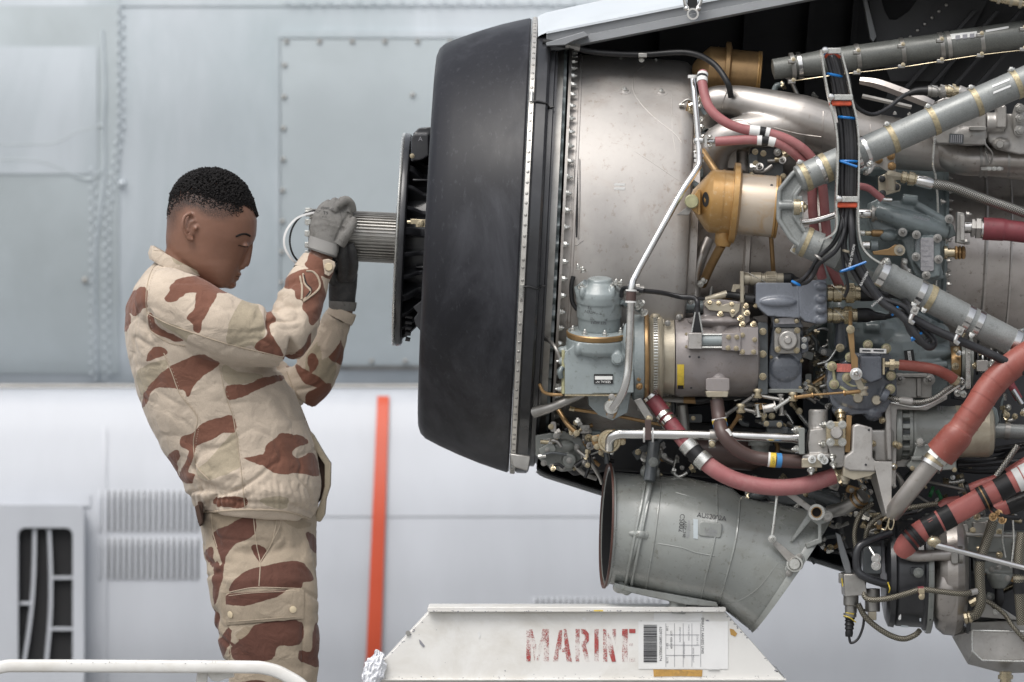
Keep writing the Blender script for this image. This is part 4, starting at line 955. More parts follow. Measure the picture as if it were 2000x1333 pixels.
hose([(1640, 362, -.18), (1690, 366, -.18), (1712, 380, -.18), (1724, 390, -.18)], 7, 'pink_hose', 'pink_hose')
g = G(); g.tube([(1716, 384, -.18), (1728, 390, -.18), (1742, 391, -.18)], 4.2, 12); g.done('hose_end', 'bright_steel', E)
# black hose over the shroud
g = G(); g.tube([(1060, 82, .05), (1110, 90, .05), (1160, 102, .06), (1250, 107, .06), (1340, 103, .04), (1390, 122, .0), (1420, 160, -.03), (1428, 190, -.02)], 6, 14); g.done('black_hose', 'black_rubber', E)
g = G(); g.cyl((1105, 88, .05), (1140, 95, .05), [(0, 6), (0, 8), (.2, 8), (.2, 6.5), (.5, 6.5), (.5, 8.5), (.8, 8.5), (.8, 6)], 8); g.done('hose_end', 'dull_steel', E)
g = G(); g.box(1247, 104, 1264, 112, .04, .08); o = g.done('hose_clip', 'dull_steel', E, bevel=1); bolt(o, 1253, 117, .09, 4.5, (0, -1, 0), m='zinc')

# ------------------------------------------------------------------ slender steel feed pipe
g = G(); g.tube([(1353, 150, -.14), (1358, 200, -.16), (1363, 262, -.17), (1366, 315, -.18), (1358, 335, -.19), (1330, 378, -.21), (1285, 458, -.24), (1243, 535, -.26), (1234, 560, -.27), (1231, 620, -.27), (1228, 700, -.27), (1223, 745, -.27), (1212, 775, -.26), (1196, 798, -.24)], [6, 6, 6, 6.4, 6.6, 6.8, 7, 7, 7.4, 7.6, 7.6, 7.6, 8, 8], 18, 10); fp = g.done('feed_pipe', 'bright_steel', E)
for y, m_ in ((150, 'label_white'), (314, 'label_white'), (304, 'label_white')):
    x = 1353 if y == 150 else 1365; g = G(); g.cyl((x, y - 3, -.165), (x, y + 3, -.165), [(0, 6), (0, 9.5), (1, 9.5), (1, 6)], 16); g.done('pipe_collar', m_, fp)
g = G(); g.ell((1363, 276, -.17), 9, 8, 10); g.cyl((1363, 275, -.17), (1376, 275, -.18), 6, 14); g.box(1376, 264, 1381, 288, -.19, -.17); g.cyl((1381, 277, -.18), (1398, 277, -.2), 5, 12); o = g.done('tee_fitting', 'bright_steel', fp, sharp=40)
bolt(o, 1385, 267, -.19, 4, (1, -.4, 0), m='zinc'); bolt(o, 1385, 286, -.19, 4, (1, -.4, 0), m='zinc')
g = G(); g.cyl((1233, 566, -.27), (1232, 592, -.27), [(0, 8), (0, 11), (.12, 11), (.14, 9.4), (.86, 9.4), (.88, 11), (1, 11), (1, 8)], 20); g.done('pipe_clamp', 'label_white', fp)
g = G(); g.cyl((1233, 570, -.27), (1232, 588, -.27), [(0, 9), (0, 10), (1, 10), (1, 9)], 20); g.done('clamp_cushion', 'brown_hose', fp)
g = G(); g.prism([(1186, 795), (1190, 775), (1200, 770), (1204, 778), (1200, 798), (1206, 806), (1200, 818), (1192, 818), (1184, 812)], -.225, -.21); o = g.done('pipe_flange', 'bronze', fp, bevel=1.5)
g = G(); g.cyl((1194, 796, -.24), (1194, 796, -.215), [(0, 8), (0, 13), (.5, 14), (1, 15)], 20); g.done('flange_boss', 'zinc', fp)
bolt(o, 1195, 776, -.225, 5.5, m='dull_steel'); bolt(o, 1192, 812, -.225, 5.5, m='dull_steel')
# short gold line at left and dark tubes behind
g = G(); g.tube([(1054, 752, -.1), (1062, 766, -.12), (1078, 771, -.14), (1100, 771, -.15)], 3.4, 10); g.done('oil_line', 'bronze', E)
g = G(); g.tube([(1060, 660, -.1), (1075, 668, -.13), (1086, 682, -.15), (1094, 700, -.15)], 4, 10); g.done('oil_line', 'dull_steel', E)
g = G(); g.tube([(1044, 806, -.08), (1080, 795, -.11), (1140, 770, -.13)], [11, 9, 7], 12); g.done('stay_tube', 'dull_steel', E)
g = G(); g.tube([(1115, 799, -.09), (1200, 812, -.09), (1310, 834, -.09)], 3.6, 10); g.done('control_rod', 'bronze', E)
g = G(); g.cyl((1112, 798, -.09), (1122, 800, -.09), 5, 6); g.done('rod_nut', 'cadmium', E)
g = G(); g.tube([(1090, 800, -.07), (1108, 828, -.09), (1126, 846, -.10)], 5, 10); o = g.done('link_rod', 'bronze', E); bolt(o, 1126, 847, -.11, 5)

# ------------------------------------------------------------------ fuel metering valve with domed cap
fv = G(); dv = -.13; ax = Vector((0.01, -.22, .975))
def vl(g, x, y, d, prof, seg=40, axis=ax): s = S(d); return g.wlathe(P(x, y, d), axis, [(a * s, r * s) for a, r in prof], seg)
vl(fv, 1170, 640, dv, [(-4, 20), (-4, 41), (20, 42), (22, 44), (50, 44), (52, 46), (66, 46), (74, 44), (88, 30), (92, 25), (97, 24), (99, 20), (99, 3)])
fv.tube([(1148, 568, dv - .03), (1134, 552, dv - .03)], 11, 12); fv.tube([(1128, 560, dv - .02), (1138, 600, dv - .03)], 8, 12); fv.ell((1196, 572, dv - .05), 7, 7, 14); fv.ell((1138, 572, dv - .05), 7, 7, 12); fv.ell((1196, 592, dv - .048), 6, 5, 16)
cap = fv.done('valve_dome', 'pale_casting', E, remesh=.0020, smooth=3)
for x, y, n in ((1131, 526, (-.3, -.2, 1)), (1140, 532, (-.2, -.2, 1)), (1196, 562, (0, -.6, .8)), (1136, 563, (0, -.6, .8)), (1202, 556, (.2, -.2, 1)), (1212, 557, (.2, -.2, 1))): bolt(cap, x, y, dv - .045, 5, n, 'stud', 'zinc')
g = G(); g.tube([(1120, 540, dv), (1116, 560, dv), (1118, 590, dv), (1128, 606, dv)], 4.5, 10); g.done('side_pipe', 'black_rubber', cap)
g = G(); vl(g, 1168, 652, dv, [(-5, 30), (-5, 61), (0, 62), (4, 62), (6, 60), (6, 44)], 56); fg = g.done('gold_flange', 'bronze', E, sharp=25)
g = G(); vl(g, 1168, 652, dv, [(5.5, 60), (8, 57), (8.5, 44)], 56); g.done('flange_top', 'pale_casting', fg)
for a in range(0, 360, 45):
    u, v, n = frame(ax); s = S(dv); w = P(1168, 652, dv) + n * 7 * s + (u * math.cos(R(a + 14)) + v * math.sin(R(a + 14))) * 51 * s
    if w.y < dv + .02: bolt_w(fg, w, 5 * s, ax, BM.setdefault(('bolt', 'zinc', 'stud'), bolt_mesh('bolt', 'zinc', 'stud')))
fb = G(); vl(fb, 1168, 652, dv, [(-6, 20), (-6, 62), (-26, 63), (-34, 58), (-34, 20)], 40)
fb.prism([(1103, 690), (1118, 676), (1226, 676), (1238, 690), (1238, 768), (1103, 772)], dv - .04, dv + .10)
for x, y, rx, ry in ((1130, 682, 8, 14), (1162, 686, 9, 16), (1184, 684, 10, 10), (1206, 700, 10, 16), (1224, 660, 8, 30)): fb.ell((x, y, dv - .045), rx, 10, ry)
fb.cyl((1092, 706, dv - .02), (1138, 704, dv - .02), [(0, 6), (.1, 9), (.8, 9), (1, 4)], 16); fb.ell((1100, 686, dv), 14, 12, 10)
fb.cyl((1206, 702, dv - .055), (1206, 702, dv), [(0, 9), (0, 12), (.2, 13), (1, 14)], 20)
fb.prism([(1148, 768), (1232, 768), (1226, 806), (1196, 822), (1170, 812), (1150, 792)], dv, dv + .1)
fbo = fb.done('valve_body', 'pale_casting', E, remesh=.0020, smooth=3)
g = G(); g.cyl((1206, 702, dv - .062), (1206, 702, dv - .05), [(0, 3), (0, 8), (.6, 9), (.6, 11), (1, 11)], 18); g.done('adjuster_cap', 'pale_casting', fbo)
g = G(); g.box(1103, 771, 1210, 774, dv - .042, dv + .06); g.done('gasket_line', 'cadmium', fbo)
g = G(); g.box(1097, 684, 1103, 770, dv - .03, dv + .05); g.done('end_plate', 'stud_yellow', fbo, bevel=1)
bolt(fbo, 1097, 706, dv - .02, 5, (-1, -.3, 0), 'stud', 'zinc'); bolt(fbo, 1095, 760, dv - .02, 5, (-1, -.3, 0), 'stud', 'zinc')
g = G(); g.tube([(1098, 718, dv - .03), (1094, 727, dv - .035), (1096, 738, dv - .03)], 5, 10); g.ell((1096, 728, dv - .01), 8, 8, 12); g.done('side_cap', 'teal_casting', fbo)
pl = flat(1160, 731, 1197.5, 750, dv - .0425, 'label_black', 'serial_plate', fbo); flat(1162, 735, 1196, 742, dv - .0435, 'label_white', 'plate_window', pl)
text('SERIAL Nº', 1178, 746, dv - .0437, 5, 'label_white', pl, 180)
text('TIGHTEN\nBOLTS\nTO 40\nLB IN', 1160, 598, dv - .056, 6, 'ink', cap, 186); text('SET HERE\nFUEL TEST', 1169, 627, dv - .052, 5.5, 'ink', cap, 183)
# round flange, clamp, tan ring, starter generator
dg_ = -.08; yc = 698
def hl(prof, name, m, parent, seg=56, y=yc, d=dg_, sharp=28, **k):
    g = G(); s = S(d); x0 = prof[0][0]; g.wlathe(P(x0, y, d), (1, 0, -.0), [((x - x0) * s, r * s) for x, r in prof], seg); return g.done(name, m, parent, sharp=sharp, **k)
gen = hl([(1318, 30), (1318, 74), (1326, 77), (1470, 77), (1478, 73), (1482, 60), (1482, 20)], 'starter_generator', 'mauve_casting', E)
ff = hl([(1234, 30), (1234, 80), (1238, 86), (1256, 86), (1258, 84), (1258, 30)], 'round_flange', 'pale_casting', E)
hl([(1258, 40), (1258, 88), (1263, 89), (1266, 87), (1266, 40)], 'gasket_ring', 'bronze', ff)
hl([(1266, 40), (1266, 80), (1270, 84), (1274, 80), (1286, 80), (1290, 83), (1294, 80), (1294, 60)], 'clamp_ring', 'tan_ring', ff)
hl([(1294, 50), (1294, 72), (1316, 74), (1318, 60)], 'tan_collar', 'tan_ring', ff)
for k in range(44):
    th = R(-88 + 176 * k / 43); s = S(dg_); c = P(1279, yc, dg_) + Vector((0, -math.cos(th), math.sin(th))) * 82 * s
    g = G() if k == 0 else g
    n = Vector((0, -math.cos(th), math.sin(th))); t_ = Vector((0, math.sin(th), math.cos(th)))
    vs = [c + Vector((sx * 4 * s, 0, 0)) + t_ * st * 1.4 * s + n * sn * 2 * s for sx in (-1, 1) for st in (-1, 1) for sn in (-1, 1)]
    g.raw(vs, [(0, 1, 3, 2), (4, 6, 7, 5), (0, 4, 5, 1), (2, 3, 7, 6), (0, 2, 6, 4), (1, 5, 7, 3)])
tag(g.done('worm_teeth', 'zinc', ff), kind='stuff')
for k, y in enumerate((622, 657, 705, 750, 772)): bolt(ff, 1240, y, dg_ - .01 - math.sqrt(max(0, 70 ** 2 - (y - yc) ** 2)) * .00095, 5.5, (-1, -.4, 0), m='cadmium')
for y in (740, 755): bolt(ff, 1249, y, dg_ - .075, 6, (-.5, -1, 0), m='bronze')
g = G(); g.cyl((1268, 628, dg_ - .02), (1288, 626, dg_ - .02), [(0, 9), (1, 10)], 12); g.cyl((1280, 600 + 16, dg_ - .02), (1280, 645, dg_ - .03), [(0, 6), (0, 10), (.2, 10), (.2, 8), (.6, 8), (.6, 11), (1, 11)], 14); g.cyl((1288, 634, dg_ - .03), (1310, 634, dg_ - .03), [(0, 11), (.4, 11), (.5, 6), (1, 6)], 12); g.done('clamp_tensioner', 'tan_ring', ff, sharp=35)
# generator details
gb = bvh_of([gen])
g = G(); g.cyl((1405, 640, dg_ - .045), (1404, 745, dg_ - .06), [(0, 14), (.05, 19), (1, 18)], 20); g.ell((1405, 642, dg_ - .045), 20, 20, 14); g.rprism(1379, 739, 1425, 765, 3, dg_ - .09, dg_); g.prism([(1374, 590), (1395, 583), (1450, 590), (1465, 605), (1465, 628), (1448, 640), (1420, 632), (1400, 644), (1376, 640)], dg_ - .055, dg_ + .02)
g.ell((1400, 628, dg_ - .03), 60, 40, 14); g.done('brush_housing', 'mauve_casting', gen, remesh=.0020, smooth=3)
g = G(); g.prism([(1378, 765), (1423, 765), (1421, 776), (1381, 776)], dg_ - .092, dg_ - .03); g.cyl((1400, 774, dg_ - .06), (1400, 788, dg_ - .06), [(0, 10), (1, 9)], 14); g.done('union_flange', 'tan_ring', gen, bevel=1)
g = G(); g.prism([(1374, 594), (1382, 586), (1396, 590), (1412, 596), (1424, 592), (1446, 594), (1444, 608), (1430, 622), (1424, 610), (1400, 608), (1384, 606)], dg_ - .066, dg_ - .055); pb = g.done('cover_bridge', 'tan_ring', gen, bevel=1)
for x, y in ((1386, 593), (1403, 594), (1429, 596), (1431, 610), (1407, 614), (1446, 622), (1457, 598), (1459, 612), (1450, 634), (1472, 634)): bolt(gen, x, y, dg_ - .062, 5.2, (0, -.8, .5), m='cadmium')
g = G(); g.rprism(1345, 651, 1371, 682, 2, dg_ - .115, dg_ - .07); bx = g.done('solenoid_box', 'grey_alloy', gen, bevel=1.2)
g = G(); g.cyl((1371, 666, dg_ - .095), (1416, 666, dg_ - .095), [(0, 11), (1, 11)], 20); g.done('solenoid_barrel', 'pale_casting', bx)
for y in (654, 679): 
    g = G(); g.tube([(1371, y, dg_ - .1), (1412, y, dg_ - .1)], 2.2, 8); g.done('tie_rod', 'zinc', bx)
g = G(); g.prism([(1410, 652), (1447, 650), (1447, 686), (1410, 684)], dg_ - .11, dg_ - .08); p1 = g.done('hinge_plate', 'mauve_casting', gen, bevel=1)
g = G(); g.prism([(1446, 640), (1481, 640), (1481, 694), (1444, 694), (1446, 670)], dg_ - .105, dg_ - .05); p2 = g.done('hinge_plate', 'mauve_casting', gen, bevel=1)
for x, y in ((1423, 659), (1439, 659), (1422, 680), (1438, 681)): bolt(p1, x, y, dg_ - .11, 4.2, m='cadmium')
for x, y in ((1450, 655), (1474, 664), (1450, 688), (1472, 688)): bolt(p2, x, y, dg_ - .105, 4.2, m='cadmium')
for x, y in ((1342, 653), (1342, 678)): bolt(bx, x, y, dg_ - .09, 3, (-1, -.2, 0), m='cadmium')
g = G(); g.prism([(1350, 650), (1356, 612), (1366, 612), (1372, 650)], dg_ - .11, dg_ - .09); g.done('cable_boot', 'black_rubber', gen, bevel=1)
g = G(); g.tube([(1351, 650, dg_ - .112), (1358, 610, dg_ - .11)], 1.6, 6); g.tube([(1372, 650, dg_ - .112), (1365, 610, dg_ - .11)], 1.6, 6); g.done('boot_wire', 'zinc', gen)
g = G(); g.cyl((1362, 612, dg_ - .1), (1362, 600, dg_ - .1), 6, 12); g.tube([(1362, 602, dg_ - .1), (1362, 590, dg_ - .1), (1354, 582, dg_ - .09), (1330, 580, dg_ - .08), (1290, 572, -.16), (1250, 568, -.2)], 5, 10); g.done('lead_cable', 'black_cable', gen)
yl = sticker(gb, 1323, 712, 1336, 758, 'label_yellow', 'data_label', gen); sticker(gb, 1324, 752, 1335, 759, 'label_black', 'data_label', gen, lift=.002)
g = G(); g.box(1322, 615, 1334, 622, dg_ - .03, dg_ + .0); g.done('clip', 'tan_ring', gen, bevel=1); bolt(gen, 1326, 620, dg_ - .035, 5, m='dull_steel'); bolt(gen, 1304, 632, dg_ - .05, 5, m='dull_steel')
for x, y in ((1347, 697), (1365, 698), (1350, 758)): w, n = drop(gb, x, y); bolt_w(gen, w, 1.8 * SA, n, bolt_mesh('screw', 'black_metal', 'cap'), 'screw')
# generator end flange with nuts and dark spacer
g = G(); g.rprism(1480, 630, 1500, 772, 4, dg_ - .06, dg_ + .08); o = g.done('spacer_plate', 'dark_casting', E, bevel=1.5)
for y in (648, 692, 736): bolt(o, 1490, y, dg_ - .062, 6, (0, -1, 0), m='cadmium')
# blue-grey control box with two connectors
cb_ = G(); dc = -.17
cb_.prism([(1476, 556), (1480, 552), (1560, 553), (1566, 560), (1566, 622), (1500, 618), (1476, 598)], dc, dc + .10)
cb_.prism([(1560, 560), (1572, 550), (1600, 546), (1614, 548), (1616, 630), (1600, 634), (1572, 628), (1562, 618)], dc - .02, dc + .09)
for y in (560, 585, 606, 626): cb_.ell((1604, y, dc - .022), 12, 9, 8)
cb_.ell((1520, 590, dc - .002), 36, 7, 10); cb_.prism([(1508, 616), (1560, 620), (1570, 640), (1510, 640)], dc + .03, dc + .1)
ctl = cb_.done('control_box', 'slate_casting', E, remesh=.0020, smooth=3)
g = G(); g.rprism(1512, 621, 1562, 633, 5, dc + .012, dc + .03, -2); pp = g.done('name_plate', 'placard', ctl)
for x in (1517, 1556): bolt(pp, x, 627, dc + .012, 4.5, kind='cap', m='cadmium')
def connector(x0, x1, y, d, r, parent, boot=60, m='cadmium', slope=0, br=None):
    y1 = y + slope * (x1 - x0)
    g = G(); g.cyl((x0, y, d), (x1, y1, d), [(0, r * .9), (.0, r), (.12, r), (.12, r * .9), (.16, r * .9), (.18, r * 1.05), (.42, r * 1.05), (.44, r * .85), (.52, r * .85), (.54, r * 1.08), (.80, r * 1.08), (.82, r * .9), (1, r * .88), (1, 4)], 28); o = g.done('connector_shell', m, parent, sharp=25)
    for k in range(14):
        th = R(-85 + 170 * k / 13); a = P(x0 + (x1 - x0) * .56, y, d); b = P(x0 + (x1 - x0) * .78, y1, d); n = Vector((0, -math.cos(th), math.sin(th))) * r * 1.09 * S(d)
        g = G() if k == 0 else g; g.wtube([a + n, b + n], 1.0 * S(d), 5)
    tag(g.done('knurling', m, o), kind='stuff')
    if boot:
        g = G(); g.tube([(x1 - 2, y1, d), (x1 + boot * .35, y1, d), (x1 + boot * .6, y1 + 2, d), (x1 + boot, y1 + 4, d)], [r * .95, r * .95, r * .6, r * .35], 16); g.done('rubber_boot', 'black_rubber', o)
    g = G(); g.tube([(x0 + 8, y - r, d - .01), (x0 + 20, y - r * .4, d - r * SA), (x0 + (x1 - x0) * .6, y + r * .7, d - r * SA * .8)], .8, 5); g.done('lock_wire', 'zinc', o)
    return o
connector(1616, 1682, 573, dc + .03, 17, ctl, 62); connector(1616, 1676, 616, dc + .03, 15, ctl, 56)
bolt(ctl, 1477, 598, dc, 4, (-1, -.3, 0)); 
# gold connectors behind the box top
g = G(); g.box(1446, 530, 1453, 592, dc + .02, dc + .05); g.box(1448, 560, 1455, 640, dc + .03, dc + .05); cp = g.done('connector_plate', 'tan_ring', E, bevel=1)
connector(1453, 1532, 545, dc + .04, 12.5, cp, 34, 'tan_ring')
g = G(); g.tube([(1376, 588, dc + .05), (1400, 580, dc + .04), (1420, 574, dc + .04)], 7, 12); g.done('gold_backshell', 'tan_ring', E)
g = G(); g.tube([(1415, 575, dc + .04), (1440, 578, dc + .04), (1476, 584, dc + .03)], 7, 12); g.done('black_lead', 'black_rubber', E)
g = G(); g.cyl((1455, 583, dc + .03), (1472, 585, dc + .03), 10, 14); g.done('lead_collar', 'black_rubber', E)
g = G(); g.prism([(1432, 556), (1446, 556), (1446, 564), (1438, 566), (1436, 576), (1426, 578)], dc + .04, dc + .05); g.done('small_bracket', 'tan_ring', E, bevel=.6)
g = G(); g.tube([(1376, 592, -.12), (1395, 586, -.12), (1430, 582, -.12)], 3, 8); g.done('oil_line', 'bronze', E)
# housing below the control box
hb = G(); dh = -.12
hb.prism([(1508, 636), (1564, 636), (1568, 648), (1566, 758), (1556, 764), (1506, 764), (1500, 752), (1502, 690)], dh, dh + .12); hb.prism([(1560, 655), (1578, 662), (1580, 685), (1566, 692)], dh - .005, dh + .04)
hb.ell((1534, 720, dh), 30, 6, 26); hs_ = hb.done('pump_housing', 'deep_slate', E, remesh=.0022, smooth=3)
g = G(); g.rprism(1512, 641, 1563, 691, 10, dh - .018, dh + .01); g.cyl((1539, 665, dh - .042), (1539, 665, dh - .01), [(0, 4), (0, 7), (.15, 7), (.15, 17), (.3, 20), (1, 20)], 28); cv = g.done('square_cover', 'grey_alloy', hs_, bevel=1.5)
for x, y in ((1520, 646), (1557, 646), (1519, 683), (1556, 685)): bolt(cv, x, y, dh - .02, 5, m='cadmium')
for x, y in ((1571, 664), (1570, 677)): bolt(hs_, x, y, dh - .008, 4.5, m='zinc')
g = G(); g.rprism(1500, 760, 1570, 768, 3, dh - .008, dh + .1); g.done('base_flange', 'olive_casting', hs_, bevel=1)
for x, y in ((1565, 705), (1562, 758), (1505, 698)): bolt(hs_, x, y, dh - .003, 3.5, (1, -.6, 0), m='cadmium')
# governor linkages under it
def ball_joint(x, y, d, r, parent, m='cadmium'):
    g = G(); g.cyl((x, y - r, d), (x, y + r, d), [(0, r * .3), (0, r * .9), (.15, r), (.3, r), (.3, r * .7), (.7, r * .7), (.7, r), (.85, r), (1, r * .9)], 16); return g.done('ball_joint', m, parent, sharp=30)
def rod(a, b, r, m, parent, ends=True, name='link_rod'):
    g = G(); g.cyl(a, b, [(0, r * .5), (0, r * 1.5), (.07, r * 1.5), (.10, r), (.9, r), (.93, r * 1.5), (1, r * 1.5), (1, r * .5)] if ends else [(0, r), (1, r)], 12); return g.done(name, m, parent, sharp=30)
r1 = rod((1552, 777, -.18), (1588, 772, -.18), 3.6, 'bronze', E); rod((1586, 772, -.18), (1650, 767, -.2), 2.2, 'bronze', r1, False); rod((1648, 768, -.2), (1688, 764, -.21), 4, 'bronze', r1)
for x, y in ((1480, 769), (1447, 798), (1549, 775)): ball_joint(x, y, -.17, 9, E)
for a, b, r, m_ in (((1484, 774, -.15), (1530, 782, -.15), 3.5, 'dull_steel'), ((1452, 800, -.15), (1480, 806, -.15), 3.5, 'dull_steel'), ((1490, 800, -.16), (1515, 795, -.16), 8, 'grey_alloy'), ((1512, 800, -.17), (1545, 778, -.17), 4, 'zinc'), ((1475, 772, -.12), (1416, 812, -.10), 4, 'dull_steel'),
                    ((1444, 812, -.12), (1425, 840, -.10), 4, 'bronze'), ((1525, 770, -.15), (1527, 812, -.15), 4.5, 'dull_steel'), ((1478, 790, -.16), (1482, 815, -.16), 4, 'zinc'), ((1486, 788, -.15), (1486, 800, -.15), 8, 'bronze')): rod(a, b, r, m_, E)
g = G(); g.rprism(1490, 822, 1530, 834, 3, -.13, -.10); g.rprism(1498, 834, 1540, 850, 3, -.11, -.07); g.ell((1530, 850, -.05), 40, 30, 16); g.done('governor_base', 'dark_casting', E, remesh=.0025)
for x, y in ((1497, 828), (1522, 830), (1560, 838), (1493, 812)): bolt(E, x, y, -.14, 4.5)

# ------------------------------------------------------------------ lower hoses and pipes
hose([(1262, 762, -.10), (1290, 800, -.12), (1318, 838, -.14), (1358, 885, -.16), (1400, 920, -.17), (1450, 942, -.17), (1510, 952, -.17), (1570, 948, -.16), (1630, 930, -.15)], [14, 14, 15, 16.5, 16.5, 16.5, 16.5, 16.5, 16], 'pink_hose', 'maroon_to_pink_hose', (), n=10)
dpk = [(1262, 762, -.10), (1290, 800, -.12), (1318, 838, -.14), (1345, 870, -.155)]
def ringat(p, q, r, m_, name, parent=None): g = G(); g.cyl(p, q, [(0, r * .9), (0, r), (1, r), (1, r * .9)], 24); return g.done(name, m_, parent or E)
g = G(); g.tube(dpk, 15.6, 18, 10); mh = g.done('hose_sheath', 'maroon_hose', E)
ringat((1268, 772, -.11), (1272, 777, -.11), 17.5, 'bright_steel', 'hose_clamp', mh); ringat((1296, 812, -.125), (1301, 818, -.13), 18, 'bright_steel', 'hose_clamp', mh); ringat((1305, 822, -.13), (1310, 828, -.135), 18, 'bright_steel', 'hose_clamp', mh)
ringat((1340, 866, -.155), (1352, 880, -.16), 18.5, 'zinc', 'hose_clamp', mh); ringat((1352, 880, -.16), (1366, 894, -.165), 17.4, 'black_rubber', 'hose_sleeve', mh); ringat((1366, 893, -.165), (1380, 906, -.17), 18.5, 'zinc', 'hose_clamp', mh)
g = G(); g.cyl((1628, 931, -.15), (1652, 924, -.15), [(0, 10), (0, 14), (.35, 14), (.4, 11), (1, 11)], 6); g.done('hose_nut', 'cadmium', mh)
hp = G(); hp.tube([(1190, 876, -.13), (1192, 858, -.15), (1206, 849, -.16), (1240, 848, -.16), (1400, 851, -.16), (1566, 857, -.15)], 9.5, 20, 10); hp = hp.done('chrome_pipe', 'bright_steel', E)
g = G(); g.cyl((1548, 856, -.15), (1568, 857, -.15), [(0, 10.5), (.3, 10.5), (.3, 12), (1, 12)], 20); g.done('pipe_end', 'bright_steel', hp)
g = G(); g.prism([(1155, 852), (1172, 848), (1200, 838), (1222, 856), (1222, 868), (1206, 872), (1190, 884), (1164, 878), (1156, 866)], -.115, -.10); gf = g.done('oval_flange', 'bronze', E, bevel=2)
g = G(); g.cyl((1190, 862, -.135), (1190, 862, -.11), [(0, 11), (0, 16), (.4, 18), (.4, 22), (1, 24)], 28); g.done('seal_retainer', 'cadmium', gf)
for x, y in ((1162, 857), (1166, 873), (1216, 864)): bolt(gf, x, y, -.117, 5)
g = G(); g.prism([(1238, 782), (1252, 778), (1276, 815), (1272, 826), (1262, 822)], -.155, -.145); lk = g.done('pipe_hanger', 'dull_steel', E, bevel=1)
g = G(); g.box(1260, 820, 1272, 860, -.185, -.15); g.done('hanger_strap', 'brown_hose', lk, bevel=1); bolt(lk, 1268, 819, -.156, 6, kind='cap')
for x in (1256, 1273): ringat((x, 850, -.16), (x + 3.5, 850, -.16), 14.5, 'label_white', 'pipe_collar', lk)
ringat((1386, 851, -.16), (1400, 851, -.16), 12, 'dull_steel', 'pipe_collar', lk); g = G(); g.box(1384, 860, 1398, 876, -.17, -.15); g.done('clamp_tab', 'dull_steel', lk, bevel=1); bolt(lk, 1391, 868, -.17, 6, kind='cap')
bh = hose([(1400, 782, -.15), (1404, 815, -.16), (1412, 848, -.19), (1436, 876, -.19), (1470, 893, -.18), (1510, 899, -.18), (1572, 903, -.17)], 13.5, 'brown_hose', 'brown_hose')
for (p, q, m_) in (((1404, 817, -.165), (1404.6, 820.5, -.165), 'label_white'), ((1404.6, 820.5, -.165), (1406, 828, -.167), 'label_yellow'), ((1406, 828, -.167), (1408, 835, -.17), 'label_blue'), ((1412, 845, -.187), (1420, 858, -.19), 'label_white'), ((1500, 898, -.18), (1504, 898.4, -.18), 'label_white'), ((1504, 898.4, -.18), (1515, 899.4, -.18), 'label_yellow'), ((1515, 899.4, -.18), (1525, 900, -.178), 'label_blue')):
    ringat(p, q, 14.4, m_, 'colour_band', bh)
text('HYD', 1404, 823, -.185, 6, 'ink', bh, 5); text('HYD', 1510, 899, -.2, 5, 'ink', bh, 80)
for x in (1299, 1330): rod((1262, 778, -.05), (x + 40, 783, -.05), 5, 'dull_steel', E, False, 'pipe')
rod((1335, 782, -.06), (1365, 783, -.06), 6.5, 'bronze', E, False, 'pipe'); rod((1358, 784, -.06), (1460, 770, -.06), 8, 'black_rubber', E, False, 'pipe')
rod((1332, 792, .0), (1338, 850, .0), 11, 'dull_steel', E, False, 'pipe'); rod((1278, 865, -.08), (1268, 940, -.10), 12, 'dark_casting', E, False, 'pipe'); bolt(E, 1276, 903, -.12, 8, m='olive_casting')
g = G(); g.cyl((1345, 880, .02), (1490, 890, .02), [(0, 20), (.1, 30), (.85, 32), (1, 22)], 24); g.done('bronze_sump', 'brown_hose', E)
g = G(); g.cyl((1485, 860, -.03), (1485, 895, -.03), [(0, 18), (0, 24), (.3, 24), (.3, 18), (1, 16)], 24); g.done('sump_cap', 'olive_casting', E)

# ------------------------------------------------------------------ stainless legs left of the gold canister and small clutter
for pts, r, m_ in (([(1382, 470, -.03), (1370, 500, -.05), (1358, 540, -.05), (1356, 580, -.05)], 12, 'duct_steel'), ([(1348, 430, .0), (1360, 470, .0), (1366, 520, .0)], 7, 'dull_steel'), ([(1385, 520, -.02), (1390, 545, -.02), (1388, 580, -.02)], 7, 'dull_steel'), ([(1338, 300, .06), (1338, 420, .06), (1340, 470, .06)], 12, 'duct_steel'), ([(1450, 300, .06), (1452, 360, .05), (1440, 400, .05)], 20, 'duct_steel')):
    g = G(); g.tube(pts, r, 16); g.done('drain_pipe', m_, E)
g = G(); g.rprism(1322, 585, 1376, 612, 6, -.06, .0); g.cyl((1326, 598, -.07), (1376, 598, -.07), 10, 16); ca = g.done('actuator_block', 'teal_casting', E, bevel=2)
for x, y in ((1325, 602), (1350, 590), (1375, 548), (1368, 555)): bolt(ca, x, y, -.075, 6, (-.5, -1, 0), m='zinc')
g = G(); g.rprism(1336, 318, 1374, 350, 6, -.03, .04); g.cyl((1344, 356, -.05), (1372, 372, -.05), 9, 14); g.done('mount_pad', 'teal_casting', E, bevel=3)
g = G(); g.tube([(1258, 568, -.22), (1226, 562, -.2), (1216, 566, -.18), (1214, 580, -.17)], 4.5, 10); g.done('sense_line', 'black_cable', E)
connector(1218, 1258, 567, -.17, 10, E, 0, 'dull_steel')
g = G(); g.tube([(1258, 568, -.21), (1290, 572, -.19), (1330, 582, -.16), (1376, 584, -.14)], 3.6, 10); g.done('sense_line', 'black_cable', E)
g = G(); g.tube([(1214, 590, -.17), (1238, 600, -.15), (1252, 608, -.12)], 5, 10); g.done('sense_line', 'teal_casting', E)
for x, y in ((1252, 594), (1246, 600), (1258, 612), (1222, 596)): bolt(E, x, y, -.15, 6, (-.3, -.6, .5), 'stud', 'zinc')
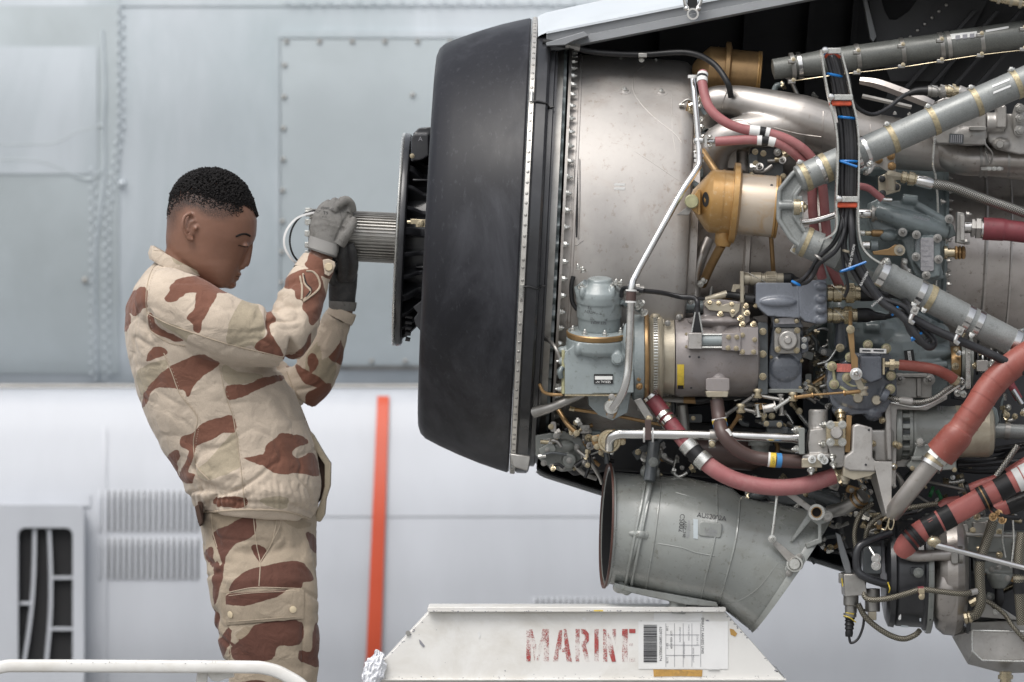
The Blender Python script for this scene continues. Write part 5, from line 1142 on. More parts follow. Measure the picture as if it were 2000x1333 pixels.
# ------------------------------------------------------------------ wiring harness in its channel
hz = thing('wiring_harness', 'bundle of black cables with blue ties in a steel channel, in front of the engine', 'cables', P(1645, 300, -.3))
dh_ = -.335
def rail(pts, name='channel_rail'):
    g = G(); q = catmull([P(x, y, dh_) for x, y in pts], 8); rings = []
    for i, p in enumerate(q):
        t = (q[min(i + 1, len(q) - 1)] - q[max(i - 1, 0)]).normalized(); s_ = t.cross(Vector((0, 1, 0))).normalized()
        w = 1.7 * S(dh_); rings.append([p + s_ * w + Vector((0, -.012, 0)), p - s_ * w + Vector((0, -.012, 0)), p - s_ * w + Vector((0, .03, 0)), p + s_ * w + Vector((0, .03, 0))])
    g.rings(rings); return g.done(name, 'zinc', hz, sharp=30)
rail([(1603, 98), (1610, 145), (1620, 195), (1631, 240), (1636, 290), (1635, 340), (1633, 400), (1634, 440), (1626, 458), (1600, 472)])
rail([(1642, 100), (1655, 150), (1664, 195), (1673, 235), (1677, 280), (1677, 340), (1676, 400), (1677, 450), (1684, 482), (1700, 502), (1722, 516)])
def wpath(offs):  # cable path down the channel
    return [(1624 + offs, 112, dh_ + .015), (1634 + offs, 150, dh_ + .012), (1643 + offs * 1.1, 195, dh_ + .012), (1652 + offs * 1.2, 240, dh_ + .01), (1656 + offs * 1.2, 300, dh_ + .01), (1655 + offs * 1.2, 360, dh_ + .01), (1655 + offs, 410, dh_ + .01)]
def cable(pts, r, m='black_cable', parent=None, n=8, name='cable', seg=12):
    g = G(); g.tube(pts, r, seg, n); return g.done(name, m, parent or hz)
cable([(1618, 104, dh_ + .02)] + wpath(-9) + [(1640, 450, dh_), (1626, 478, dh_ + .01), (1598, 505, dh_ + .03), (1582, 530, dh_ + .05), (1565, 548, dh_ + .06), (1548, 552, dh_ + .1)], 4.5)
cable([(1622, 104, dh_ + .02)] + wpath(-2) + [(1648, 455, dh_), (1632, 490, dh_ + .0), (1600, 516, dh_ + .02), (1590, 535, dh_ + .04), (1575, 552, dh_ + .05), (1550, 556, dh_ + .1)], 4.5)
cable([(1630, 104, dh_ + .02)] + wpath(7) + [(1664, 450, dh_), (1668, 500, dh_), (1690, 545, dh_), (1722, 590, dh_), (1752, 610, dh_), (1775, 632, dh_), (1790, 655, dh_), (1812, 678, dh_ + .01), (1824, 670, dh_ + .02), (1808, 648, dh_ + .02), (1770, 622, dh_ + .02), (1740, 606, dh_ + .03)], 7.5)
cable([(1628, 110, dh_ + .03)] + wpath(2) + [(1652, 450, dh_ + .01), (1650, 490, dh_ + .01), (1672, 540, dh_ + .01), (1700, 575, dh_ + .01), (1740, 590, dh_ + .01), (1766, 600, dh_ + .01), (1783, 622, dh_ + .01)], 5.5)
cable([(1634, 112, dh_ + .03)] + wpath(12) + [(1668, 460, dh_ + .01), (1680, 510, dh_ + .01), (1712, 570, dh_ + .01), (1760, 615, dh_ + .01), (1778, 650, dh_ + .01), (1800, 672, dh_ + .01), (1818, 660, dh_ + .02)], 4.8)
cable(wpath(-14)[3:] + [(1648, 440, dh_), (1645, 490, dh_ + .01), (1650, 530, dh_ + .02), (1656, 560, dh_ + .03), (1650, 580, dh_ + .05)], 3.4)
for off in (): cable([(1628 + off, 60, dh_ + .05), (1626 + off, 90, dh_ + .04), (1628 + off, 115, dh_ + .015)], 5)
cable([(1783, 622, dh_ + .0), (1820, 642, dh_), (1870, 664, dh_), (1930, 690, dh_ + .01), (1975, 712, dh_ + .02), (2030, 740, dh_ + .04)], 8.5, name='conduit')
cable([(1740, 576, dh_ + .14), (1760, 582, dh_ + .1), (1776, 600, dh_ + .04), (1784, 625, dh_ + .01)], 6)
cable([(1732, 619, dh_ + .14), (1750, 615, dh_ + .1), (1764, 608, dh_ + .04), (1772, 614, dh_ + .02)], 5)
def tie(a, b, r, m='blue_tie', name='cable_tie', tail=None):
    g = G(); pa, pb = P(*a, dh_ + .01), P(*b, dh_ + .01); mid = (pa + pb) / 2; ax_ = (pb - pa).normalized(); hw = (pb - pa).length / 2 + .002; vv = Vector((0, 1, 0)); q = []
    for k in range(25):
        t = 2 * math.pi * k / 24; q.append(mid + ax_ * hw * math.cos(t) + vv * r * S(dh_) * math.sin(t))
    g.wtube(q, 2.6 * S(dh_), 6, False)
    if tail: g.tube([(a[0], a[1], dh_ - .01), (tail[0], tail[1], dh_ - .015)], 2.4, 6)
    return g.done(name, m, hz)
tie((1617, 145), (1642, 150), 13); tie((1639, 229), (1667, 232), 14); tie((1641, 315), (1672, 316), 14, tail=(1674, 326)); tie((1644, 530), (1668, 524), 11, tail=(1692, 512)); tie((1744, 614), (1752, 602), 9); tie((1783, 664), (1798, 652), 10, tail=(1781, 660)); tie((1549, 551), (1560, 557), 8)
tie((1594, 500), (1604, 507), 8, 'dull_steel', 'p_clip'); tie((1648, 490), (1660, 494), 9, 'tan_ring', 'p_clip')
for (y, xa, xb) in ((100, 1606, 1643), (191, 1618, 1666), (390, 1633, 1677)):
    g = G(); g.rprism(xa, y - 6, xb, y + 5, 2, dh_ - .016, dh_ - .010); cbb = g.done('channel_bridge', 'zinc', hz, bevel=1); bolt(cbb, xa + 6, y - 1, dh_ - .016, 6, kind='cap', m='bright_steel')
    if y > 105: 
        g = G(); g.rprism(xa + 2, y + 6, xb - 2, y + 16, 3, dh_ - .012, dh_ + .01); g.done('orange_tape', 'orange_tape', hz, bevel=2)
g = G(); g.tube([(1612, 112, dh_ + .0), (1617, 106, dh_ - .01), (1630, 104, dh_ - .01), (1640, 112, dh_)], 3, 8); g.done('orange_tape', 'orange_tape', hz)
g = G(); g.tube([(1610, 108, dh_), (1622, 101, dh_ - .01), (1638, 104, dh_ - .01)], 2.2, 8); g.done('blue_cord', 'blue_tie', hz)
text('RAYCHEM', 1688, 545, dh_ - .02, 5, 'label_white', hz, -62); text('DR-25 TEFLON', 1664, 500, dh_ - .012, 5, 'label_white', hz, -78); text('RAYCHEM', 1713, 590, dh_ - .012, 4.5, 'label_white', hz, -40)
for x, y in ((1788, 622), (1876, 662)):
    g = G(); g.box(x - 8, y - 24, x + 6, y - 8, dh_ - .02, dh_ - .012, 25); g.tube([(x - 6, y - 8, dh_ - .012), (x - 10, y + 4, dh_ - .012), (x - 4, y + 10, dh_ - .01)], 5, 10); o = g.done('conduit_clamp', 'bright_steel', hz, bevel=.6); bolt(o, x - 1, y - 16, dh_ - .021, 4, m='dull_steel')
# thermocouple lead and its connector, upper right
ld = cable([(1650, 128, -.25), (1658, 160, -.25), (1662, 190, -.24), (1676, 212, -.22), (1704, 224, -.2), (1734, 212, -.18), (1764, 188, -.16), (1786, 180, -.15)], 4.2, parent=E, name='lead_cable')
g = G(); g.tube([(1774, 184, -.155), (1790, 179, -.15), (1812, 178, -.15)], [5, 8, 9.5], 14); g.done('rubber_boot', 'black_rubber', E)
connector(1812, 1856, 178, -.15, 11, E, 0, 'dull_steel', .05)
connector(1845, 1872, 178, -.15, 12, E, 0, 'cadmium', .05)
# silver actuator with bolted lugs, upper right
g = G(); g.prism([(1832, 196), (1846, 190), (1900, 192), (1904, 220), (1926, 222), (1926, 284), (1830, 280), (1820, 262)], -.08, .06); g.cyl((1870, 178, -.1), (1898, 190, -.1), 13, 16); g.ell((1890, 264, -.07), 40, 14, 22); act = g.done('bleed_actuator', 'grey_alloy', E, remesh=.0026)
g = G(); g.rprism(1893, 247, 1927, 255, 3, -.10, -.06); g.done('actuator_plate', 'dull_steel', act, bevel=1); g = G(); g.rprism(1854, 262, 1882, 281, 2, -.088, -.07, 4); g.done('name_plate', 'dark_casting', act)
for k in range(6): flat(1857 + k * 4, 264, 1859 + k * 4, 279, -.0895, 'faint_ink', 'printed_rule', act, 4)
g = G(); g.prism([(1926, 230), (1960, 222), (2040, 226), (2040, 300), (1990, 302), (1950, 292), (1930, 276)], -.06, .06); g.cyl((1926, 240, -.06), (1960, 240, -.06), 20, 20); g.rprism(1948, 206, 1956, 250, 2, -.09, -.02); g.rprism(1958, 206, 1966, 250, 2, -.09, -.02); g.ell((1990, 235, -.07), 14, 14, 34); g.ell((1955, 282, -.06), 18, 14, 12); fd = g.done('actuator_flange', 'grey_alloy', E, remesh=.0026)
for y in (213, 232, 256): bolt(fd, 1991, y, -.088, 9, kind='hex', m='dull_steel')
g = G(); g.cyl((1953, 282, -.085), (1953, 282, -.06), [(0, 3), (0, 7), (.3, 8), (1, 9)], 16); g.done('boss', 'dull_steel', fd)
g = G(); g.tube([(1926, 300, -.06), (1934, 320, -.06), (1938, 300, -.07), (1924, 280, -.08), (1926, 256, -.07)], 2, 8); g.done('small_line', 'dull_steel', fd)
# lower branch of the bleed manifold, right
g = G(); g.tube([(1834, 282, .02), (1870, 308, .01), (1930, 315, .0), (2060, 318, .0)], [30, 33, 30, 30], 28); mb = g.done('bleed_manifold', 'casing_steel', E)
for x in (1912, 1922, 1966): ringat((x, 314, .0), (x + 5, 314, .0), 33, 'dull_steel', 'v_band', mb)
g = G(); g.rprism(1915, 326, 1960, 334, 3, -.04, .02); g.done('clamp_tab', 'dull_steel', mb, bevel=1)
for x in (1932, 1942, 1952): bolt(mb, x, 330, -.04, 3.4, m='zinc')
g = G(); g.tube([(1680, 158, -.04), (1720, 166, -.05), (1800, 196, -.06), (1822, 205, -.06)], [8, 11, 12, 10], 6); g.done('link_arm', 'casing_steel', E); g = G(); g.tube([(1684, 188, .0), (1720, 196, .0), (1780, 210, .0)], 5, 6); g.done('link_arm', 'dull_steel', E)
g = G(); g.tube([(1826, 268, -.12), (1822, 320, -.12), (1828, 350, -.11), (1832, 420, -.1), (1828, 560, -.1)], 2.4, 8); g.done('thin_line', 'zinc', E)
g = G(); g.tube([(1935, -6, .0), (1975, 2, .0), (2040, 12, .0)], 9, 14); o = g.done('fuel_line', 'cadmium', E)
for x in (1948, 1972, 1990): ringat((x, -6 + (x - 1935) * .2, .0), (x + 6, -5 + (x - 1935) * .2, .0), 11.5, 'tan_ring', 'line_collar', o)

# ------------------------------------------------------------------ fuel control unit (right of the harness)
du = -.13
g = G()
g.prism([(1700, 396), (1716, 388), (1760, 392), (1800, 398), (1862, 440), (1868, 460), (1846, 470), (1838, 520), (1846, 544), (1808, 552), (1788, 538), (1776, 512), (1762, 470), (1736, 470), (1706, 452), (1698, 430)], du, du + .12)
g.tube([(1712, 412, du), (1760, 428, du - .01), (1800, 440, du - .01), (1850, 456, du)], [16, 20, 20, 14], 16); g.tube([(1762, 388, du), (1792, 392, du)], 10, 14); g.tube([(1790, 400, du), (1850, 436, du)], [8, 9], 14)
g.prism([(1790, 462), (1834, 462), (1838, 470), (1836, 540), (1812, 546), (1786, 512)], du - .025, du + .04); g.cyl((1763, 454, du - .02), (1763, 454, du + .02), [(0, 9), (.2, 11), (1, 12)], 18); g.ell((1735, 462, du), 18, 12, 12)
fcu = g.done('fuel_control_unit', 'teal_casting', E, remesh=.0022, smooth=3)
for x, y in ((1790, 459), (1831, 466), (1789, 502), (1833, 507), (1809, 538), (1763, 454), (1854, 428)): bolt(fcu, x, y, du - .028 if y > 456 and x != 1763 else du - .022, 6, kind='stud', m='dull_steel')
g = G(); g.rprism(1798, 465, 1824, 530, 4, du - .030, du - .02); npl = g.done('name_plate', 'placard', fcu, bevel=.6)
for k in range(6): flat(1800, 470 + k * 10, 1812 + (k % 2) * 8, 471 + k * 10, du - .031, 'faint_ink', 'printed_rule', npl)
text('JACKING\nPOINT', 1793, 482, du - .027, 5, 'faint_ink', fcu, 90); text('DUNLOP', 1800, 427, du - .036, 6, 'faint_ink', fcu, 14)
for x, y, s_ in ((1848, 470, 1), (1850, 510, 1), (1848, 538, 1), (1850, 556, 0), (1838, 395, 0)): bolt(fcu, x, y, du, 4.5, (1, -.2, 0), 'stud', 'dull_steel')
for (x0, x1, r, m_) in ((1678, 1702, 10, 'bright_steel'), (1702, 1708, 16, 'dull_steel'), (1708, 1722, 13, 'grey_alloy'), (1720, 1728, 17, 'grey_alloy')):
    g = G(); g.cyl((x0, 418, du), (x1, 418, du), [(0, r * .9), (.1, r), (.9, r), (1, r * .9)], 24); g.done('inlet_stub', m_, fcu)
for (x0, x1, y, r, m_) in ((1680, 1690, 456, 6, 'zinc'), (1690, 1702, 456, 5, 'cadmium'), (1684, 1700, 480, 9, 'bright_steel'), (1700, 1716, 482, 12, 'teal_casting'), (1702, 1726, 456, 7, 'bronze')):
    g = G(); g.cyl((x0, y, du), (x1, y, du), [(0, r * .7), (.1, r), (.9, r), (1, r * .7)], 12); g.done('union', m_, fcu)
g = G(); g.prism([(1704, 492), (1736, 486), (1748, 478), (1762, 480), (1768, 490), (1762, 500), (1748, 500), (1706, 498)], du - .035, du - .028); lv = g.done('control_lever', 'bronze', fcu, bevel=1)
bolt(lv, 1757, 489, du - .036, 6, m='dull_steel'); g = G(); g.cyl((1757, 489, du - .038), (1757, 489, du - .03), [(0, 7), (0, 11), (1, 11)], 18); g.done('washer', 'tan_ring', lv)
g = G(); g.prism([(1870, 414), (1884, 416), (1884, 470), (1896, 474), (1894, 478), (1868, 474)], du - .03, du + .01); of = g.done('outlet_flange', 'dull_steel', fcu, bevel=1.2); g = G(); g.box(1876, 420, 1884, 470, du - .045, du - .03); g.done('outlet_plate', 'grey_alloy', of, bevel=1)
for x, y in ((1887, 419), (1883, 472)): bolt(of, x, y, du - .03, 5, (1, -.1, 0), 'stud', 'dull_steel')
g = G(); g.cyl((1884, 444, du - .01), (1898, 444, du - .01), 12, 20); g.done('outlet_neck', 'bright_steel', of)
g = G(); g.cyl((1896, 446, du - .01), (1918, 447, du - .01), [(0, 14), (.05, 20), (.3, 20), (.32, 16), (.42, 16), (.45, 22), (.85, 22), (.9, 16), (1, 16)], 6); g.done('hose_nut', 'dull_steel', of)
ringat((1917, 447, du - .01), (1923, 448, du - .01), 19, 'bright_steel', 'hose_ferrule', of)
hose([(1920, 447, du - .01), (1940, 448, du - .01), (1958, 449, du - .01), (1967, 450, du - .01), (2000, 454, du - .01), (2080, 462, du)], [22.5, 22.5, 22.5, 21, 21, 21], 'maroon_hose', 'maroon_hose')
g = G(); g.cyl((1846, 494, du), (1866, 494, du), 9, 20); g.cyl((1844, 494, du - .0), (1850, 494, du), 13, 20); g.done('brass_stub', 'cadmium', fcu)
g = G(); g.cyl((1864, 494, du), (1886, 494, du), [(0, 10), (.1, 15), (.25, 15), (.3, 11), (.4, 15), (.55, 15), (.6, 11), (.7, 15), (.9, 14), (1, 9)], 6); g.done('brass_nut', 'bronze', fcu)
g = G(); g.tube([(1767, 505, du - .02), (1766, 520, du - .02), (1776, 536, du - .02), (1784, 548, du - .02)], [6, 7, 6, 5], 10); o = g.done('pilot_valve', 'dull_steel', fcu)
for x, y in ((1767, 512), (1774, 530), (1782, 544)): bolt(o, x, y, du - .03, 5, (.3, -.8, -.3), m='zinc')
# tan elbow and braided hose
g = G(); g.prism([(1716, 346), (1728, 340), (1760, 362), (1758, 374), (1724, 384), (1716, 376)], du - .01, du + .01); ef = g.done('elbow_flange', 'tan_ring', E, bevel=1.5)
for x, y in ((1723, 350), (1751, 366), (1724, 378)): bolt(ef, x, y, du - .012, 5.5, m='black_metal')
g = G(); g.cyl((1740, 372, du - .04), (1740, 338, du - .045), [(0, 9), (.7, 10), (1, 11)], 8); g.cyl((1732, 342, du - .045), (1762, 346, du - .045), [(0, 10), (.3, 11), (1, 7)], 6); g.done('elbow', 'tan_ring', ef, bevel=1)
g = G(); g.cyl((1760, 346, du - .045), (1792, 352, du - .045), [(0, 8), (.05, 12), (.3, 12), (.33, 9), (.42, 9), (.45, 14), (.8, 13), (.85, 10), (1, 10)], 12); g.done('hose_nut', 'cadmium', ef, sharp=25); g = G(); g.cyl((1790, 352, du - .045), (1822, 360, du - .045), [(0, 10), (.1, 11.5), (.9, 11.5), (1, 10)], 20); g.done('hose_ferrule', 'bright_steel', ef)
g = G(); g.tube([(1820, 359, du - .045), (1860, 366, du - .04), (1920, 388, du - .03), (1990, 412, du - .02), (2080, 446, du)], 10, 16); g.done('braided_hose', 'braid_steel', E)
g = G(); g.prism([(1700, 300), (1728, 296), (1748, 300), (1750, 336), (1732, 336), (1716, 326), (1690, 326)], -.09, -.07); o = g.done('strut_pad', 'grey_alloy', E, bevel=1.5)
for x, y in ((1740, 305), (1716, 312), (1742, 325)): bolt(o, x, y, -.092, 7, m='bronze')
g = G(); g.ell((1706, 330, -.03), 36, 20, 14); g.done('casing_lug', 'teal_casting', E)

# ------------------------------------------------------------------ big gearbox casting, lower right, and oil pump
g = G(); g.prism([(1620, 560), (1700, 560), (1780, 600), (1850, 640), (1860, 700), (1850, 780), (1740, 800), (1640, 800), (1618, 700)], -.02, .14)
for (x, y, rx, ry, rz) in ((1700, 650, 60, 20, 40), (1770, 700, 70, 24, 60), (1708, 630, 30, 22, 18), (1820, 690, 40, 22, 16), (1830, 650, 26, 20, 20), (1712, 670, 22, 24, 12), (1640, 640, 22, 30, 60), (1845, 720, 20, 20, 14)): g.ell((x, y, -.02), rx, ry, rz)
g.tube([(1690, 640, -.04), (1720, 640, -.045)], 10, 12); g.tube([(1800, 652, -.04), (1850, 652, -.04)], 7, 12); g.tube([(1790, 716, -.045), (1850, 712, -.04)], 8, 12)
gbx = g.done('accessory_gearbox', 'teal_casting', E, remesh=.003)
o = flat(1767, 684, 1786, 712, -.049, 'label_black', 'serial_plate', gbx, -8); flat(1774, 686, 1780, 711, -.050, 'label_white', 'plate_window', o, -8); text('SERIAL', 1777, 698, -.0505, 4.5, 'ink', o, 82)
g = G(); g.rprism(1740, 730, 1812, 738, 3, -.08, -.03); g.rprism(1790, 738, 1800, 776, 3, -.075, -.03); g.rprism(1748, 738, 1820, 778, 4, -.065, -.0); g.done('webbed_bracket', 'dull_steel', gbx, bevel=1.5)
for x, y in ((1757, 740), (1815, 742)): bolt(gbx, x, y, -.075, 8, kind='stud', m='dull_steel')
g = G(); g.rprism(1630, 600, 1662, 632, 4, -.10, -.02); g.tube([(1642, 630, -.09), (1642, 680, -.08)], [9, 14], 14); g.done('boost_block', 'deep_slate', gbx, bevel=2); bolt(gbx, 1641, 680, -.1, 7)
# pump head with yellow-ringed studs
dp = -.17
g = G(); g.prism([(1618, 722), (1640, 712), (1670, 690), (1735, 688), (1750, 712), (1752, 770), (1738, 790), (1728, 806), (1650, 812), (1624, 790), (1614, 750)], dp, dp + .10)
g.ell((1680, 752, dp), 62, 14, 50); g.prism([(1680, 696), (1722, 696), (1722, 740), (1700, 748), (1682, 738)], dp - .05, dp); g.cyl((1722, 770, dp - .02), (1734, 776, dp - .02), 14, 16); g.ell((1650, 800, dp + .02), 26, 22, 18); g.ell((1705, 806, dp + .02), 20, 22, 18)
oph = g.done('oil_pump', 'deep_slate', E, remesh=.0022, smooth=3)
for x, y in ((1625, 716), (1629, 751), (1654, 738), (1688, 740), (1740, 734), (1739, 760), (1695, 674), (1731, 681), (1660, 698)):
    w = P(x, y, dp - .012 if 640 < x < 720 else dp - .004); g = G(); g.cyl((x, y, dp - .016), (x, y, dp + .02), [(0, 9.5), (.3, 10), (1, 10)], 18); q = g.done('stud_boss', 'stud_yellow', oph); bolt(q, x, y, dp - .017, 6, m='cadmium')
for x, y in ((1712, 782), (1676, 778)): g = G(); g.cyl((x, y, dp - .022), (x, y, dp), [(0, 6), (0, 8.5), (.3, 10), (1, 10)], 18); g.done('plug_cap', 'tan_ring', oph)
for pts in ([(1628, 725), (1630, 742)], [(1640, 756), (1670, 772), (1690, 770)], [(1648, 742), (1664, 754), (1690, 752)]):
    g = G(); g.tube([(x, y, dp - .012) for x, y in pts], 3, 8); g.done('gasket_line', 'stud_yellow', oph)
pl = flat(1679, 681, 1731, 690, dp - .052, 'label_white', 'name_plate', oph, 2); flat(1684, 684, 1700, 687, dp - .053, 'ink', 'printed_block', pl, 2); flat(1706, 684, 1726, 687, dp - .053, 'ink', 'printed_block', pl, 2)
flat(1634, 711, 1664, 727, dp - .014, 'label_red', 'red_label', oph, 2)
g = G(); g.prism([(1655, 646), (1661, 640), (1668, 648), (1670, 690), (1676, 700), (1676, 732), (1664, 734), (1662, 700)], dp - .075, dp - .065); lv = g.done('pump_lever', 'bronze', oph, bevel=1); g = G(); g.prism([(1664, 730), (1676, 728), (1688, 756), (1684, 764), (1676, 760)], dp - .07, dp - .06); g.done('pump_lever', 'tan_ring', oph, bevel=1)
bolt(lv, 1661, 644, dp - .076, 7, m='cadmium'); bolt(lv, 1672, 731, dp - .078, 8.5, kind='stud', m='bright_steel'); ball_joint(1687, 764, dp - .06, 9, oph, 'tan_ring')
g = G(); g.tube([(1661, 610, dp - .03), (1661, 640, dp - .06)], 4, 8); g.done('lever_spring', 'bronze', oph)
g = G(); g.box(1724, 700, 1728, 732, dp - .05, dp - .01); g.done('gold_gasket', 'cadmium', oph); 
g = G(); g.cyl((1726, 712, dp - .03), (1756, 713, dp - .03), [(0, 6), (.35, 6), (.37, 12), (.7, 12), (.72, 8), (1, 8)], 6); g.done('hose_nut', 'cadmium', oph)
hose([(1756, 713, dp - .03), (1790, 716, dp - .03), (1826, 722, dp - .03), (1852, 734, dp - .02), (1866, 744, dp - .01)], [10.5, 10.5, 10.5, 11, 11], 'red_hose', 'red_hose')
ringat((1862, 741, dp - .012), (1868, 746, dp - .008), 12, 'cadmium', 'hose_ferrule')
g = G(); g.tube([(1735, 776, dp), (1760, 782, dp - .01), (1795, 786, dp - .01), (1825, 778, dp - .01), (1850, 760, dp - .01), (1868, 748, dp - .01), (1882, 748, dp - .01)], 5, 12); tw = g.done('braided_line', 'braid_steel', E)
for off in (5,): g = G(); g.tube([(1740, 786, dp + .01), (1790, 795, dp + .0), (1820, 787, dp + .0), (1856, 764, dp), (1874, 752, dp)], 3.6, 10); g.done('steel_line', 'bright_steel', E)
ringat((1757, 782, dp - .01), (1782, 785.5, dp - .01), 8, 'grey_alloy', 'splice_sleeve', tw)
g = G(); g.tube([(1870, 744, dp), (1878, 740, dp), (1884, 750, dp), (1878, 760, dp), (1870, 756, dp)], 2.6, 8); g.done('wire_loop', 'bright_steel', tw)
g = G(); g.cyl((1643, 806, dp + .01), (1643, 820, dp), [(0, 10), (0, 13), (.4, 13), (.5, 9), (1, 9)], 16); g.cyl((1643, 818, dp), (1645, 834, dp - .01), [(0, 5), (.5, 7), (.6, 4), (1, 4)], 12); g.done('drain_valve', 'cadmium', E, sharp=30)
# right end of gearbox: brass ring, flanges, spring coupling
g = G(); g.cyl((1856, 712, .0), (1876, 712, .0), [(0, 34), (.3, 36), (.9, 36), (1, 30)], 32); g.done('brass_ring', 'bronze', E)
g = G(); g.cyl((1876, 705, .0), (1898, 705, .0), [(0, 40), (.4, 42), (.42, 36), (.7, 36), (.72, 50), (1, 50)], 32); g.done('drive_flange', 'olive_casting', E, sharp=28)
g = G(); g.rprism(1886, 672, 1896, 760, 3, -.06, -.0); g.done('flange_bar', 'zinc', E, bevel=1)
for k in range(5):
    g = G(); g.wlathe(P(1906 + k * 9, 706, -.02), (1, 0, 0), [(0, .012), (.001, .030), (.004, .030), (.005, .012)], 24); g.done('coupling_disc', 'black_rubber' if k % 2 == 0 else 'zinc', E)
g = G(); g.rprism(1908, 704, 1930, 726, 2, -.07, -.03); o = g.done('sensor_block', 'grey_alloy', E, bevel=1)
for x, y in ((1868, 684), (1872, 690), (1892, 690), (1866, 716), (1902, 714), (1934, 712), (1940, 706), (1946, 712), (1870, 768), (1882, 770), (1934, 722), (1892, 676)): bolt(E, x, y, -.05, 5, (random.uniform(-.5, .5), -1, random.uniform(-.4, .4)), random.choice(('hex', 'stud')), random.choice(('zinc', 'cadmium')))
g = G(); g.prism([(1864, 748), (1888, 742), (1896, 760), (1884, 784), (1862, 780)], -.05, .02); g.done('shackle_block', 'black_metal', E, bevel=2)
rod((1968, 740, .0), (1990, 780, .0), 8, 'maroon_hose', E, False, 'hose'); rod((1978, 762, -.02), (1996, 790, -.02), 5, 'bright_steel', E, False, 'pipe')

# ------------------------------------------------------------------ starter motor drum
ds = -.09
def hs(prof, name, m, parent=None, y=843, d=ds, seg=48, sharp=28):
    g = G(); s = S(d); x0 = prof[0][0]; g.wlathe(P(x0, y, d), (1, 0, 0), [((x - x0) * s, r * s) for x, r in prof], seg); return g.done(name, m, parent or E, sharp=sharp)
st = hs([(1780, 20), (1780, 50), (1786, 52), (1792, 50), (1860, 49), (1868, 50), (1868, 20)], 'starter_motor', 'olive_casting')
hs([(1866, 20), (1866, 50.5), (1930, 50.5), (1938, 46), (1941, 36), (1941, 4)], 'end_cap', 'tan_ring', st)
hs([(1748, 20), (1748, 56), (1752, 58), (1758, 58), (1760, 54), (1760, 20)], 'mount_flange', 'olive_casting', st); hs([(1760, 20), (1760, 40), (1778, 42), (1780, 20)], 'vent_core', 'dark_casting', st); hs([(1774, 20), (1774, 54), (1780, 54), (1780, 20)], 'vent_ring', 'olive_casting', st)
for k in range(8):
    th = R(-88 + k * 25); c0 = P(1758, 843, ds); n = Vector((0, -math.cos(th), math.sin(th))); s = S(ds); t_ = Vector((0, math.sin(th), math.cos(th)))
    vs = [c0 + Vector((dx * s, 0, 0)) + n * r_ * s + t_ * w * s for dx in (0, 18) for r_ in (38, 54) for w in (-5, 5)]
    g = G(); g.raw(vs, [(0, 1, 3, 2), (4, 6, 7, 5), (0, 4, 5, 1), (2, 3, 7, 6), (0, 2, 6, 4), (1, 5, 7, 3)]); g.done('vent_bar', 'olive_casting', st, bevel=1.5)
g = G(); g.prism([(1735, 785), (1748, 784), (1780, 796), (1810, 796), (1850, 772), (1850, 780), (1810, 802), (1752, 800), (1750, 950), (1738, 950)], ds - .05, ds + .04); g.done('mount_arm', 'grey_alloy', E, bevel=1.5)
g = G(); g.rprism(1700, 840, 1746, 880, 3, ds - .06, ds + .04); g.rprism(1708, 862, 1744, 902, 3, ds - .06, ds + .02); g.prism([(1728, 790), (1740, 786), (1742, 900), (1732, 900)], ds - .07, ds); ab = g.done('adapter_block', 'grey_alloy', E, remesh=.0024)
for x, y in ((1748, 868), (1704, 867), (1755, 871), (1722, 821), (1745, 912)): bolt(ab, x, y, ds - .065, 6, (.6, -.8, 0), m='cadmium')
g = G(); g.prism([(1790, 868), (1868, 868), (1868, 918), (1784, 922), (1770, 910), (1782, 896)], ds - .05, ds + .04); g.rprism(1780, 892, 1870, 900, 2, ds - .056, ds); tbx = g.done('terminal_box', 'olive_casting', st, bevel=2)
bolt(tbx, 1796, 863, ds - .05, 8, m='zinc'); bolt(tbx, 1782, 915, ds - .052, 4); bolt(tbx, 1864, 918, ds - .052, 4)
g = G(); g.prism([(1790, 858), (1800, 854), (1806, 868), (1790, 870)], ds - .055, ds - .04); g.done('band_clamp', 'olive_casting', st, bevel=1)
g = G(); g.prism([(1936, 790), (1948, 800), (1952, 822), (1942, 840), (1934, 836)], ds - .02, ds + .03); g.done('end_bracket', 'teal_casting', st, bevel=2)
tube_r = G(); tube_r.tube([(1938, 842, -.02), (1970, 843, -.02), (2060, 848, -.02)], 15, 18); o = tube_r.done('vent_hose', 'strut_grey', E); ringat((1962, 842, -.02), (1972, 843, -.02), 17, 'dull_steel', 'hose_clamp', o)
text('(1)', 1837, 797, ds - .036, 8, 'faint_ink', st, 0)
for k, (pts, r) in enumerate((([(1870, 908, -.04), (1930, 906, -.03), (2060, 896, -.02)], 6), ([(1868, 900, .0), (1940, 898, .02), (1985, 880, .0), (2060, 850, .0)], 6), ([(1872, 918, -.01), (1940, 922, .0), (2060, 910, .0)], 5), ([(1940, 880, .02), (2060, 862, .02)], 7))): cable([(p[0], p[1], p[2]) for p in pts], r, parent=E)
